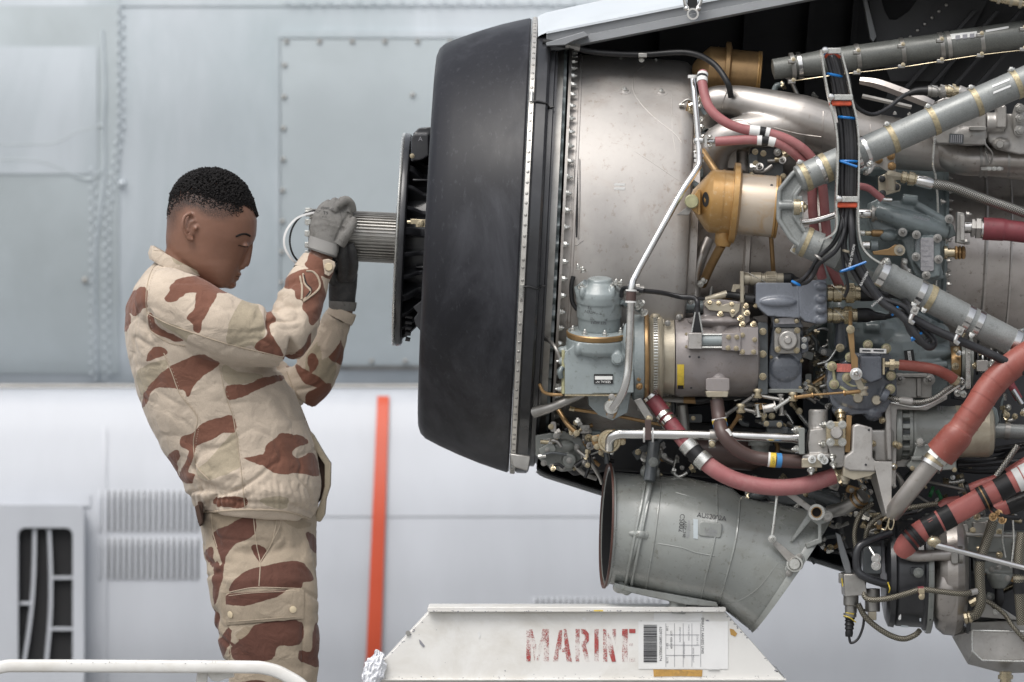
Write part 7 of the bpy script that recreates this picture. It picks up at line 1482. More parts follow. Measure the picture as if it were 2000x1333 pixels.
g = G(); g.tube([(1750, 925, -.06), (1760, 940, -.06), (1765, 960, -.05)], 6, 10); g.rprism(1752, 898, 1776, 912, 3, -.08, -.03); g.done('oil_union', 'dull_steel', E)

# ------------------------------------------------------------------ small pipes, unions and clips packed between the big pieces
random.seed(99)
ZONES = [(1345, 430, 1470, 560, .00, 5), (1560, 640, 1620, 780, .0, 9), (1250, 790, 1560, 900, .03, 18), (1640, 880, 1990, 1010, .0, 22), (1560, 930, 1660, 990, .03, 5), (1830, 1150, 1990, 1220, .06, 6), (1880, 640, 2000, 720, .0, 6), (1700, 1000, 1840, 1050, .0, 7), (1060, 880, 1180, 925, -.02, 6), (1345, 190, 1372, 300, .0, 3), (1470, 290, 1560, 340, .0, 3), (1160, 880, 1290, 920, -.02, 5), (1960, 740, 2010, 880, .0, 5), (1060, 830, 1200, 930, -.03, 12), (1440, 930, 1650, 1000, .02, 12), (1560, 1000, 1660, 1110, .1, 8), (1240, 880, 1400, 940, .0, 8), (1500, 150, 1620, 215, .08, 6), (1690, 1000, 1760, 1060, -.02, 6), (1560, 640, 1620, 790, -.05, 8), (1340, 190, 1370, 330, -.02, 6), (1440, 770, 1580, 850, -.02, 10), (1840, 930, 1990, 1060, -.02, 12)]
cm_ = ['dull_steel', 'dull_steel', 'bronze', 'black_rubber', 'dark_casting', 'zinc', 'cadmium', 'teal_casting']
for (x0, y0, x1, y1, d, n) in ZONES:
    for _ in range(n):
        x, y = random.uniform(x0, x1), random.uniform(y0, y1); a = random.choice((0, 0, 90, 30, -30, 60, 150)) + random.uniform(-8, 8); L_ = random.uniform(22, 60); r = random.uniform(2.2, 6); dd_ = d + random.uniform(-.02, .03)
        ca, sa = math.cos(R(a)), math.sin(R(a)); p = (x - ca * L_ / 2, y - sa * L_ / 2, dd_); q = (x + ca * L_ / 2, y + sa * L_ / 2, dd_); mm = random.choice(cm_)
        bend = random.uniform(-12, 12); g = G(); g.tube([p, (x - sa * bend, y + ca * bend, dd_), q], r, 10, 5); o = g.done('small_pipe', mm, E)
        g = G(); g.cyl(p, lerp(p, q, .28), [(0, r), (.05, r * 1.7), (.5, r * 1.7), (.55, r * 1.3), (1, r * 1.3)], 6); g.done('pipe_nut', random.choice(('cadmium', 'zinc', 'dull_steel')), o)
        if random.random() < .6: bolt(o, x + random.uniform(-10, 10), y + random.uniform(-10, 10), dd_ - .01, random.uniform(4, 6), (random.uniform(-.5, .5), -1, random.uniform(-.5, .5)), random.choice(('hex', 'stud')), random.choice(('zinc', 'cadmium', 'dull_steel')))

for _ in range(46):
    x0, y0, x1, y1, d = random.choice(((1060, 820, 1190, 920, -.01), (1440, 900, 1640, 990, .04), (1560, 660, 1625, 780, -.02), (1250, 790, 1560, 900, .05), (1640, 920, 1990, 1010, .0), (1680, 1010, 1740, 1060, -.02), (1340, 200, 1400, 330, .04), (1870, 1060, 1990, 1180, -.0)))
    x, y = random.uniform(x0, x1), random.uniform(y0, y1); w_, h_ = random.uniform(12, 34), random.uniform(8, 22); g = G(); g.rprism(x - w_ / 2, y - h_ / 2, x + w_ / 2, y + h_ / 2, 3, d - .02, d + .02, random.choice((0, 0, 20, -30, 90)))
    o = g.done('clamp_bracket', random.choice(('dull_steel', 'dark_casting', 'olive_casting', 'grey_alloy', 'bronze')), E, bevel=1); bolt(o, x + random.uniform(-w_ / 3, w_ / 3), y, d - .021, random.uniform(3.6, 5), m=random.choice(('cadmium', 'dull_steel')))
# ------------------------------------------------------------------ the man: one skin body, clothes, gloves and hair over it
PD = .25
man = thing('person', 'man in sand and brown desert camouflage with grey gloves, gripping the engine\'s ribbed shaft', 'person', P(520, 1905, PD))
def to_px(co):
    y = co[:, 1]; s = (DIST + y) / DIST / PXM
    return np.stack([1000 + co[:, 0] / s, 666.5 - (co[:, 2] - CAM_Z) / s], 1)
def bake(g, name, m, parent, voxel, smooth=3, edit=None, attrs=None):
    """union of the shapes into one continuous skin, then creases and printed pattern per vertex"""
    off = root_off(parent); me = g.mesh('tmp')
    bm = bmesh.new(); bm.from_mesh(me); bmesh.ops.recalc_face_normals(bm, faces=bm.faces); bm.to_mesh(me); bm.free()
    t = bpy.data.objects.new('tmp', me); col.objects.link(t)
    r = t.modifiers.new('r', 'REMESH'); r.mode = 'VOXEL'; r.voxel_size = voxel
    if smooth: sm = t.modifiers.new('s', 'SMOOTH'); sm.factor = .5; sm.iterations = smooth
    dg = bpy.context.evaluated_depsgraph_get(); out = bpy.data.meshes.new_from_object(t.evaluated_get(dg)); bpy.data.objects.remove(t)
    n = len(out.vertices); co = np.empty(n * 3); out.vertices.foreach_get('co', co); co = co.reshape(-1, 3)
    no = np.empty(n * 3); out.vertex_normals.foreach_get('vector', no); no = no.reshape(-1, 3)
    px = to_px(co)
    if edit is not None: co = edit(co, no, px)
    if attrs:
        for k, f in attrs.items():
            a = out.attributes.new(k, 'FLOAT', 'POINT'); a.data.foreach_set('value', np.asarray(f(px, co, no), dtype=np.float32))
    co = co - np.array(off); out.vertices.foreach_set('co', co.ravel()); out.update(); out.shade_smooth(); out.name = name
    out.materials.clear(); return link(name, out, parent, m)
def seg_dist(px, pts):
    d = np.full(len(px), 1e9)
    for a, b in zip(pts[:-1], pts[1:]):
        a = np.array(a, float); b = np.array(b, float); ab = b - a; t = np.clip(((px - a) @ ab) / (ab @ ab + 1e-9), 0, 1)
        d = np.minimum(d, np.hypot(*(px - a - t[:, None] * ab).T))
    return d
def inside(px, poly):
    x, y = px[:, 0], px[:, 1]; c = np.zeros(len(px), bool); n = len(poly)
    for i in range(n):
        x0, y0 = poly[i]; x1, y1 = poly[(i + 1) % n]
        if y0 == y1: continue
        c ^= ((y0 > y) != (y1 > y)) & (x < (x1 - x0) * (y - y0) / (y1 - y0) + x0)
    return c
def spline_poly(poly, n=4):
    pts = [Vector((a, b, 0)) for a, b in poly]; k = len(pts); out = []
    for i in range(k):
        p0, p1, p2, p3 = pts[i - 1], pts[i], pts[(i + 1) % k], pts[(i + 2) % k]
        for j in range(n):
            t = j / n; q = 0.5 * ((2 * p1) + (p2 - p0) * t + (2 * p0 - 5 * p1 + 4 * p2 - p3) * t * t + (3 * p1 - p0 - 3 * p2 + p3) * t ** 3); out.append((q.x, q.y))
    return out
def sdf(polys):
    def f(px, co, no):
        v = np.full(len(px), -30.0)
        for it in polys:
            poly, (dlo, dhi) = (it, (-9, 9)) if not isinstance(it[-1], str) else (it[:-1], (float(it[-1].split(',')[0]), float(it[-1].split(',')[1])))
            q = spline_poly(poly, 3); a = np.array(q); lo, hi = a.min(0) - 30, a.max(0) + 30
            m_ = np.all((px > lo) & (px < hi), 1) & (co[:, 1] > dlo) & (co[:, 1] < dhi)
            if not m_.any(): continue
            sub = px[m_]; d = seg_dist(sub, q + [q[0]]); s_ = np.where(inside(sub, q), d, -d); v[m_] = np.maximum(v[m_], s_)
        return v
    return f
def wnoise(co, sc, seed=0):
    """cheap smooth value noise"""
    from mathutils import noise as nz
    o = Vector((seed * 13.1, seed * 7.7, seed * 3.3)); return np.array([nz.noise(Vector(c) * sc + o) for c in co])
def crease(co, sc, seed, w=.10):
    n = wnoise(co * np.array(sc) , 1.0, seed) + .35 * wnoise(co * np.array(sc) * 2.3, 1.0, seed + 9); return np.exp(-(n / w) ** 2)
def folds(lst, rough=.8, seed=0, stretch=(9, 9, 14), spots=()):
    def f(co, no, px):
        disp = np.zeros(len(co)); s = S(PD)
        for pts, amp, w in lst:
            q = [(p.x, p.y) for p in catmull([Vector((a, b, 0)) for a, b in pts], 5)]; d = seg_dist(px, q)
            near = no[:, 1] < .5
            disp += np.where(near, amp * np.exp(-(d / w) ** 2), 0)
        st = co * np.array(stretch); disp += rough * 1.6 * wnoise(st, 1.0, seed) + rough * .7 * wnoise(st, 2.7, seed + 1)
        mask = np.full(len(co), .38)
        for (x, y, r, k) in spots: mask += k * np.exp(-(((px[:, 0] - x) ** 2 + (px[:, 1] - y) ** 2) / r ** 2))
        warp = np.stack([wnoise(co, 6, seed + 20), wnoise(co, 6, seed + 21), wnoise(co, 6, seed + 22)], 1) * .05
        disp -= mask * (4.2 * crease(co + warp, (6, 6, 12), seed + 3, .085) + 1.7 * crease(co + warp, (13, 13, 8), seed + 5, .12)) - mask * 1.8
        return co + no * (disp * s)[:, None]
    return f
# camouflage print
def camo_mat(name, sand, brown, khaki):
    m = bpy.data.materials.new(name); m.use_nodes = True; N = m.node_tree.nodes; L = m.node_tree.links; b = N['Principled BSDF']
    b.inputs['Roughness'].default_value = .85; b.inputs['Specular IOR Level'].default_value = .25; b.inputs['Sheen Weight'].default_value = .15
    tc = N.new('ShaderNodeTexCoord'); nz = N.new('ShaderNodeTexNoise'); nz.inputs['Scale'].default_value = 42; nz.inputs['Detail'].default_value = 3; L.new(tc.outputs['Object'], nz.inputs['Vector'])
    base = None
    def rgb(c): n = N.new('ShaderNodeRGB'); n.outputs[0].default_value = (*c, 1); return n.outputs[0]
    cur = rgb(sand)
    for at, c in (('khaki', khaki), ('brown', brown)):
        a = N.new('ShaderNodeAttribute'); a.attribute_name = at
        ad = N.new('ShaderNodeMath'); ad.operation = 'MULTIPLY_ADD'; ad.inputs[1].default_value = 7.0; L.new(nz.outputs['Fac'], ad.inputs[0]); L.new(a.outputs['Fac'], ad.inputs[2])
        mr = N.new('ShaderNodeMapRange'); mr.inputs[1].default_value = 3.1; mr.inputs[2].default_value = 4.0; L.new(ad.outputs[0], mr.inputs[0])
        mx = N.new('ShaderNodeMix'); mx.data_type = 'RGBA'; L.new(mr.outputs[0], mx.inputs[0]); L.new(cur, mx.inputs[6]); mx.inputs[7].default_value = (*c, 1); cur = mx.outputs[2]
    n2 = N.new('ShaderNodeTexNoise'); n2.inputs['Scale'].default_value = 9; n2.inputs['Detail'].default_value = 8; L.new(tc.outputs['Object'], n2.inputs['Vector'])
    r2 = N.new('ShaderNodeMapRange'); r2.inputs[1].default_value = .3; r2.inputs[2].default_value = .7; r2.inputs[3].default_value = .86; r2.inputs[4].default_value = 1.08; L.new(n2.outputs['Fac'], r2.inputs[0])
    n3 = N.new('ShaderNodeTexNoise'); n3.inputs['Scale'].default_value = 500; n3.inputs['Detail'].default_value = 2; L.new(tc.outputs['Object'], n3.inputs['Vector'])
    r3 = N.new('ShaderNodeMapRange'); r3.inputs[1].default_value = .3; r3.inputs[2].default_value = .7; r3.inputs[3].default_value = .93; r3.inputs[4].default_value = 1.07; L.new(n3.outputs['Fac'], r3.inputs[0])
    mm = N.new('ShaderNodeMath'); mm.operation = 'MULTIPLY'; L.new(r2.outputs[0], mm.inputs[0]); L.new(r3.outputs[0], mm.inputs[1])
    mu = N.new('ShaderNodeMix'); mu.data_type = 'RGBA'; mu.blend_type = 'MULTIPLY'; mu.inputs[0].default_value = 1; L.new(cur, mu.inputs[6]); L.new(mm.outputs[0], mu.inputs[7]); L.new(mu.outputs[2], b.inputs['Base Color'])
    # cloth crumple relief
    n4 = N.new('ShaderNodeTexNoise'); n4.inputs['Scale'].default_value = 26; n4.inputs['Detail'].default_value = 5; n4.inputs['Distortion'].default_value = .8; L.new(tc.outputs['Object'], n4.inputs['Vector'])
    bp = N.new('ShaderNodeBump'); bp.inputs['Strength'].default_value = .7; bp.inputs['Distance'].default_value = .009; L.new(n4.outputs['Fac'], bp.inputs['Height'])
    b2 = N.new('ShaderNodeBump'); b2.inputs['Strength'].default_value = .25; b2.inputs['Distance'].default_value = .001; L.new(n3.outputs['Fac'], b2.inputs['Height']); L.new(bp.outputs[0], b2.inputs['Normal']); L.new(b2.outputs[0], b.inputs['Normal'])
    MATS[name] = m
camo_mat('jacket_camo', (0.51, 0.43, 0.345), (0.175, 0.078, 0.052), (0.375, 0.32, 0.235))
camo_mat('trouser_camo', (0.345, 0.285, 0.215), (0.105, 0.045, 0.032), (0.285, 0.23, 0.165))
mat('seam_thread', (0.40, 0.33, 0.25), 0.8, var=.1); mat('brown_seam', (0.16, 0.06, 0.04), 0.8, var=.1)
mat('lining', (0.06, 0.035, 0.025), 0.9); mat('button', (0.62, 0.52, 0.36), 0.4)
mat('glove_grey', (0.17, 0.165, 0.155), 0.8, var=.2, vscale=30, grime=(.075, .07, .062), gamt=.8, gscale=30, bump=.5, bscale=700)
mat('glove_palm', (0.035, 0.035, 0.037), 0.62, var=.3, vscale=30, grime=(.09, .09, .085), gamt=.7, gscale=30, bump=.4, bscale=300)
mat('glove_cuff', (0.24, 0.235, 0.225), 0.85, var=.06, bump=.7, bscale=900, stretch=(1, 1, .2))
mat('boot_leather', (0.16, 0.10, 0.06), 0.6)
# skin with clipped stubble at the sides of the head
m = bpy.data.materials.new('skin'); m.use_nodes = True; N = m.node_tree.nodes; L = m.node_tree.links; b = N['Principled BSDF']
b.inputs['Roughness'].default_value = .44; b.inputs['Subsurface Weight'].default_value = .08; b.inputs['Subsurface Radius'].default_value = (.012, .005, .003)
tc = N.new('ShaderNodeTexCoord'); n1 = N.new('ShaderNodeTexNoise'); n1.inputs['Scale'].default_value = 22; n1.inputs['Detail'].default_value = 9; n1.inputs['Roughness'].default_value = .7; L.new(tc.outputs['Object'], n1.inputs['Vector'])
mx = N.new('ShaderNodeMix'); mx.data_type = 'RGBA'; mx.inputs[6].default_value = (.175, .088, .058, 1); mx.inputs[7].default_value = (.265, .138, .094, 1); L.new(n1.outputs['Fac'], mx.inputs[0])
a = N.new('ShaderNodeAttribute'); a.attribute_name = 'stubble'; n2 = N.new('ShaderNodeTexNoise'); n2.inputs['Scale'].default_value = 620; n2.inputs['Detail'].default_value = 2; L.new(tc.outputs['Object'], n2.inputs['Vector'])
ad = N.new('ShaderNodeMath'); ad.operation = 'MULTIPLY_ADD'; ad.inputs[1].default_value = 1.5; ad.inputs[2].default_value = -.30; L.new(n2.outputs['Fac'], ad.inputs[0])
mu = N.new('ShaderNodeMath'); mu.operation = 'MULTIPLY'; mu.use_clamp = True; L.new(ad.outputs[0], mu.inputs[0]); L.new(a.outputs['Fac'], mu.inputs[1]); mu2 = N.new('ShaderNodeMath'); mu2.operation = 'MULTIPLY'; mu2.inputs[1].default_value = 1.9; mu2.use_clamp = True; L.new(mu.outputs[0], mu2.inputs[0])
m2 = N.new('ShaderNodeMix'); m2.data_type = 'RGBA'; m2.inputs[7].default_value = (.022, .016, .014, 1); L.new(mu2.outputs[0], m2.inputs[0]); L.new(mx.outputs[2], m2.inputs[6]); L.new(m2.outputs[2], b.inputs['Base Color'])
bp = N.new('ShaderNodeBump'); bp.inputs['Strength'].default_value = .35; bp.inputs['Distance'].default_value = .001; L.new(n2.outputs['Fac'], bp.inputs['Height']); L.new(bp.outputs[0], b.inputs['Normal']); MATS['skin'] = m
mat('hair_black', (0.009, 0.008, 0.008), 0.7, spec=.2, var=.3, vscale=60, bump=.5, bscale=500)
mat('eye_white', (0.6, 0.58, 0.55), 0.25); mat('iris', (0.03, 0.015, 0.01), 0.2)

# --- body
def hsec(y, l, r, dp, d=PD): return ((l, y), (r, y), dp, d)
g = G()
HEAD = [hsec(337, 398, 426, 22), hsec(341, 382, 440, 36), hsec(349, 364, 455, 50), hsec(360, 350, 468, 61), hsec(375, 338, 481, 69), hsec(392, 331, 492, 73), hsec(412, 327, 499.5, 75), hsec(432, 326, 502, 75), hsec(448, 325, 501.5, 73), hsec(462, 324, 500, 71), hsec(472, 324, 496, 69), hsec(482, 325, 488, 67), hsec(494, 326, 482, 65), hsec(508, 330, 477, 62), hsec(520, 344, 472, 60), hsec(532, 362, 467, 56), hsec(544, 380, 462, 50), hsec(555, 398, 456, 42), hsec(563, 414, 447, 30)]
loft(g, HEAD[::-1], 56, cap=True)
g.tube([(385, 470, PD), (366, 510, PD), (352, 560, PD), (345, 620, PD)], [50, 47, 50, 66], 28)
g.tube([(490, 470, PD), (487, 488, PD), (481, 510, PD), (477, 519, PD)], [5, 6.5, 8.5, 8], 14)      # nose
for s_ in (-1, 1):
    g.ell((472, 521, PD + s_ * .0085), 8, 7, 6.5)                                                    # nostril wings
    g.ell((479, 480, PD + s_ * .038), 7, 10, 5)                                                   # closed lids
g.ell((465, 535, PD), 7.5, 20, 4.2, rot=15); g.ell((461, 544, PD), 7, 18, 4.4, rot=10); g.ell((450, 556, PD), 12, 20, 9)
# ears
for s_ in (-1, 1):
    ed = PD + s_ * .083
    ring = [(361 + 12.5, 424, ed), (372, 417.5, ed + s_ * .004), (361, 423, ed + s_ * .008), (357, 440, ed + s_ * .010), (361, 455, ed + s_ * .007), (370, 467, ed + s_ * .002), (378, 468, ed)]
    g.tube(ring, [3.0, 3.5, 4.0, 4.0, 4.0, 5.4, 4.8], 10); g.ell((374, 440, ed - s_ * .008), 13, 8, 24, rot=-12); g.tube([(380, 432, ed), (370, 436, ed + s_ * .002), (367, 448, ed + s_ * .002), (374, 458, ed)], 2.2, 8); g.ell((383, 446, ed + s_ * .001), 3.6, 4, 5)
# hidden torso, arms to the wrists, legs
loft(g, [((300, 560), (420, 585), 60, PD), ((275, 600), (470, 620), 130, PD), ((275, 700), (505, 700), 120, PD), ((310, 820), (555, 800), 115, PD), ((400, 940), (600, 940), 115, PD), ((410, 1010), (600, 1020), 115, PD), ((425, 1090), (595, 1090), 90, PD)], 32, cap=True)
g.tube([(330, 590, .14), (420, 645, .11), (545, 662, .13)], [42, 36, 26], 18); g.tube([(545, 662, .13), (586, 580, .185), (622, 512, .208), (632, 480, .213)], [26, 24, 24.5, 22], 18)
g.tube([(345, 600, .38), (480, 710, .41), (595, 760, .40)], [42, 36, 28], 18); g.tube([(595, 760, .40), (636, 690, .375), (666, 612, .34), (671, 585, .335)], [28, 24, 22, 20], 18)
for dx, d in ((0, .185), (10, .325)): g.tube([(515 + dx, 1060, d), (530 + dx, 1250, d + .01), (530 + dx, 1500, d), (522 + dx, 1860, d)], [50, 48, 42, 32], 18)
STUB = [(310, 400), (340, 366), (420, 366), (470, 385), (476, 412), (458, 430), (438, 436), (414, 433), (394, 424), (382, 414), (366, 411), (354, 420), (350, 440), (348, 468), (334, 486), (308, 490)]
def stub(px, co, no):
    q = STUB; d = seg_dist(px, q + [q[0]]); s_ = np.where(inside(px, q), d, -d); v = np.clip((s_ + 2) / 14, 0, 1)
    fade = np.clip((478 - px[:, 1]) / 85, .15, 1); return v * fade
body = bake(g, 'body', 'skin', man, .0029, 3, None, {'stubble': stub})
bb = bvh_of([body])
# eyebrows, lash lines
for s_ in (-1, 1):
    g = G(); q = []
    for x, y, dz in ((463, 464, .070), (472, 459, .062), (482, 458, .052), (491, 462, .040)): q.append((x, y, PD + s_ * dz))
    w = []
    for (x, y, d) in q:
        p = P(x, y, d); n_ = bb.find_nearest(p); w.append(n_[0] + n_[1] * .0006)
    g.wtube(catmull(w, 5), .0024, 6); g.done('eyebrow', 'hair_black', man)
    g = G(); w = []
    for (x, y, d) in ((471, 484, PD + s_ * .060), (479, 486, PD + s_ * .052), (486, 485, PD + s_ * .042)):
        n_ = bb.find_nearest(P(x, y, d)); w.append(n_[0] + n_[1] * .0004)
    g.wtube(catmull(w, 5), .0011, 6); g.done('eyelash_line', 'hair_black', man)
g = G(); w = [];
for d in (-.020, -.010, 0, .010, .020): n_ = bb.find_nearest(P(466 - abs(d) * 260, 540, PD + d)); w.append(n_[0] + n_[1] * .0003)
g.wtube(catmull(w, 4), .0009, 6); g.done('mouth_line', 'lining', man)
# --- curly hair on top: thousands of small tufts
random.seed(17)
TOP = [(322, 412), (327, 396), (342, 388), (360, 380), (380, 384), (402, 390), (424, 396), (446, 400), (462, 410), (478, 404), (492, 412), (504, 428), (512, 432), (520, 410), (500, 350), (430, 310), (350, 320), (315, 360)]
hv, hf = [], []
bm = bmesh.new(); bmesh.ops.create_icosphere(bm, subdivisions=1, radius=1); iv = [v.co.copy() for v in bm.verts]; iff = [tuple(v.index for v in f.verts) for f in bm.faces]; bm.free()
hc = P(414, 425, PD); cnt = 0; tries = 0
cand = []
while tries < 90000 and cnt < 9500:
    tries += 1
    z = random.uniform(-.25, 1); t = random.uniform(0, 2 * math.pi); r_ = math.sqrt(max(0, 1 - z * z)); dv = Vector((r_ * math.cos(t), r_ * math.sin(t), z))
    h = bb.ray_cast(hc + dv * .25, -dv)
    if h[0] is None: continue
    p = h[0]; n_ = h[1]
    pp = to_px(np.array([list(p)]))[0]
    edge = 1.0
    dd2 = seg_dist(np.array([pp]), TOP[:11])[0]; out_ = not inside(np.array([pp]), TOP)[0]
    if out_:
        if dd2 > 16 or not inside(np.array([pp]), STUB)[0] or random.random() < dd2 / 16: continue
        rad = random.uniform(.7, 1.3) * S(PD); o_ = len(hv); hv += [p + n_ * rad * .3 + v * rad for v in iv]; hf += [tuple(i + o_ for i in f) for f in iff]; continue
    if dd2 < 5 and random.random() < .55: continue
    hgt = (1.0 + min(dd2, 34) / 34 * 7.5) * S(PD)
    if pp[0] > 478: hgt *= .8
    lift = random.uniform(.15, 1.0) * hgt
    rad = random.uniform(1.3, 2.9) * S(PD) * (.55 + .45 * min(1, dd2 / 16)); ax_ = Vector((random.gauss(0, 1), random.gauss(0, 1), random.gauss(0, 1))).normalized(); q = Vector((0, 0, 1)).rotation_difference(ax_)
    o_ = len(hv); sc = Vector((1, .75, 1.5))
    for v in iv: a_ = Vector((v.x * sc.x, v.y * sc.y, v.z * sc.z)) * rad; a_.rotate(q); hv.append(p + n_ * lift + a_)
    hf += [tuple(i + o_ for i in f) for f in iff]; cnt += 1
g = G(); g.raw(hv, hf); hair = g.done('curly_hair', 'hair_black', man, sharp=180); tag(hair, kind='stuff')

# --- jacket
g = G()
loft(g, [((308, 505), (412, 560), 60, PD), ((284, 530), (440, 578), 105, PD), ((262, 560), (455, 600), 150, PD), ((246, 600), (490, 632), 172, PD), ((244, 645), (512, 668), 172, PD), ((252, 705), (535, 712), 165, PD), ((268, 768), (575, 765), 158, PD), ((288, 825), (600, 820), 152, PD), ((318, 880), (616, 870), 150, PD), ((345, 918), (624, 915), 152, PD), ((360, 942), (628, 952), 154, PD), ((364, 962), (624, 982), 152, PD), ((378, 984), (616, 1008), 138, PD), ((384, 996), (612, 1018), 132, PD)], 56, cap=True)
g.tube([(308, 580, .15), (352, 598, .10), (425, 640, .085), (495, 658, .10), (548, 668, .12)], [60, 68, 70, 60, 50], 30)
g.tube([(546, 668, .12), (572, 632, .145), (586, 592, .165), (600, 556, .185), (608, 538, .195), (615, 524, .205)], [51, 50, 45, 41, 37, 34], 26)
g.tube([(350, 600, .35), (440, 680, .40), (530, 745, .41), (592, 770, .40)], [66, 58, 46, 38], 26)
g.tube([(584, 768, .40), (612, 735, .39), (630, 692, .375), (648, 650, .355), (663, 616, .34)], [42, 44, 41, 33, 28], 24)
JB = [[(243, 588), (254, 573), (285, 561), (287, 600), (279, 603), (272, 613), (261, 618), (255, 613), (257, 622), (248, 648), (236, 640), (232, 600)],
      [(321, 583), (332, 570), (332, 562), (344, 547), (377, 540), (398, 541), (430, 560), (446, 572), (422, 574), (368, 573), (359, 579), (350, 583), (344, 589), (329, 591)],
      [(386, 568), (422, 570), (420, 585), (410, 603), (401, 621), (395, 630), (390, 651), (377, 646), (378, 634), (365, 624), (368, 615), (380, 603)],
      [(520, 598), (530, 600), (532, 618), (539, 627), (531, 631), (532, 654), (542, 672), (551, 687), (549, 696), (500, 684), (501, 670), (515, 660), (521, 645), (518, 633), (522, 618)],
      [(587, 528), (622, 526), (627, 540), (634, 570), (636, 588), (622, 624), (606, 636), (599, 615), (590, 603), (590, 588), (578, 585), (575, 570), (564, 562), (552, 560), (556, 546)],
      [(610, 488), (660, 506), (650, 548), (598, 522), (602, 507)],
      [(593, 672), (608, 650), (602, 680), (580, 700), (556, 704), (552, 696), (576, 690)],
      [(287, 612), (299, 618), (303, 633), (320, 650), (344, 660), (356, 669), (335, 667), (314, 657), (299, 650), (293, 639)],
      [(286, 704), (298, 680), (320, 680), (327, 692), (295, 704)],
      [(276, 800), (283, 768), (305, 739), (332, 717), (347, 709), (389, 692), (420, 704), (428, 714), (386, 744), (369, 775), (357, 761), (318, 758), (298, 763), (289, 785)],
      [(442, 753), (484, 751), (504, 741), (543, 734), (556, 741), (513, 758), (484, 771), (447, 783)],
      [(352, 854), (376, 846), (396, 827), (425, 817), (455, 812), (460, 844), (435, 846), (415, 859), (384, 871), (381, 886), (376, 900), (371, 920), (384, 925), (376, 944), (352, 932), (362, 905), (369, 881), (353, 871)],
      [(326, 895), (347, 878), (353, 891), (347, 905), (351, 925), (342, 926)],
      [(472, 895), (513, 888), (518, 871), (538, 856), (548, 846), (592, 854), (602, 866), (577, 876), (572, 888), (586, 895), (611, 884), (622, 915), (618, 931), (582, 925), (543, 927), (513, 910)],
      [(411, 981), (445, 970), (479, 974), (479, 991), (435, 992)],
      [(576, 712), (592, 720), (633, 744), (634, 758), (602, 753), (586, 736), '.33,.6'], [(628, 640), (650, 645), (668, 668), (660, 680), (640, 668), '.33,.6']]
JB += [[(626, 664), (650, 655), (672, 676), (670, 712), (650, 706), (636, 690), '.33,.6'], [(596, 772), (622, 757), (646, 748), (640, 785), (604, 815), '.33,.6'], [(600, 700), (612, 690), (622, 712), (606, 730), '.33,.6'], [(640, 612), (668, 622), (690, 612), (688, 636), (650, 632), '.33,.6']]
JK = [[(479, 584), (500, 597), (512, 618), (519, 645), (515, 660), (501, 672), (497, 682), (491, 674), (470, 680), (443, 669), (446, 639), (455, 612), (470, 591)],
      [(303, 620), (368, 648), (380, 654), (368, 657), (363, 672), (356, 666), (332, 645), (314, 633)],
      [(264, 729), (298, 709), (327, 704), (318, 734), (305, 741), (278, 773), (270, 753)], [(435, 714), (464, 724), (513, 734), (494, 746), (445, 753)],
      [(386, 920), (411, 895), (435, 866), (462, 844), (469, 900), (464, 915), (435, 930), (408, 937)], [(504, 979), (543, 969), (565, 979), (553, 995)],
      [(600, 536), (618, 540), (620, 556), (612, 575), (598, 580), (596, 560)], [(600, 690), (640, 660), (660, 700), (640, 760), (600, 740), '.33,.6']]
FO = [([(392, 712), (430, 722), (480, 726), (540, 722), (578, 708)], -3, 5), ([(290, 610), (310, 640), (345, 664), (400, 690)], -4, 5), ([(524, 598), (522, 620), (530, 650)], -7, 5), ([(512, 596), (498, 604), (490, 620)], 2.5, 7), ([(534, 606), (546, 616), (566, 622)], -2.5, 5), ([(548, 590), (566, 600), (588, 600)], -3, 5), ([(545, 575), (565, 572), (580, 578)], 3, 6),
      ([(560, 560), (578, 550), (590, 552)], -3.5, 4), ([(592, 640), (600, 620), (616, 600)], 2.5, 8), ([(286, 570), (284, 600), (288, 640), (304, 670)], -2.5, 3), ([(318, 520), (300, 535), (288, 562)], -2.0, 3),
      ([(440, 760), (470, 790), (500, 850)], 2, 14), ([(520, 780), (545, 830), (575, 850)], 2.4, 12), ([(560, 740), (575, 780), (600, 830)], -2.5, 6), ([(470, 830), (520, 835), (560, 828)], 2, 10),
      ([(372, 930), (395, 925), (420, 935), (450, 925), (470, 930)], 3.5, 9), ([(384, 950), (400, 945), (430, 960), (470, 958)], -3, 7), ([(400, 985), (440, 975), (480, 982), (560, 985), (612, 1000)], -3.5, 4), ([(480, 960), (540, 960), (600, 975)], 2.6, 9),
      ([(348, 760), (370, 800), (392, 860), (380, 900)], 2, 12), ([(300, 700), (310, 750), (330, 800)], -1.6, 8), ([(420, 600), (450, 640), (500, 640)], 1.8, 16), ([(430, 690), (480, 700), (540, 690)], 2.2, 9), ([(640, 650), (620, 690), (600, 730)], -2.5, 6), ([(400, 590), (440, 604), (470, 606)], -1.6, 7)]
random.seed(4)
FO += [([(378 + k * 12 + random.uniform(-3, 3), 945 + random.uniform(-8, 12)), (384 + k * 12 + random.uniform(-4, 4), 992)], random.uniform(-3.5, -1.5), random.uniform(2.4, 4.2)) for k in range(20)]
FO += [([(418 + k * 10, 968), (420 + k * 10, 990)], -3.2, 2.2) for k in range(7)]
jacket = bake(g, 'jacket', 'jacket_camo', man, .0040, 2, folds(FO, 1.2, 2, spots=((530, 625, 45, 1.0), (580, 570, 40, .8), (300, 650, 45, .7), (440, 965, 90, 1.1), (370, 930, 50, 1.0), (590, 960, 60, .6), (640, 700, 60, .6), (330, 545, 40, .3), (560, 760, 60, .5))), {'brown': sdf(JB), 'khaki': sdf(JK)})
jb = bvh_of([jacket])
def seam(bvh, pts, m='seam_thread', r=1.1, parent=None, lift=.0003, name='seam'): return draped(bvh, pts, r, name, m, parent, lift, default=PD - .1)
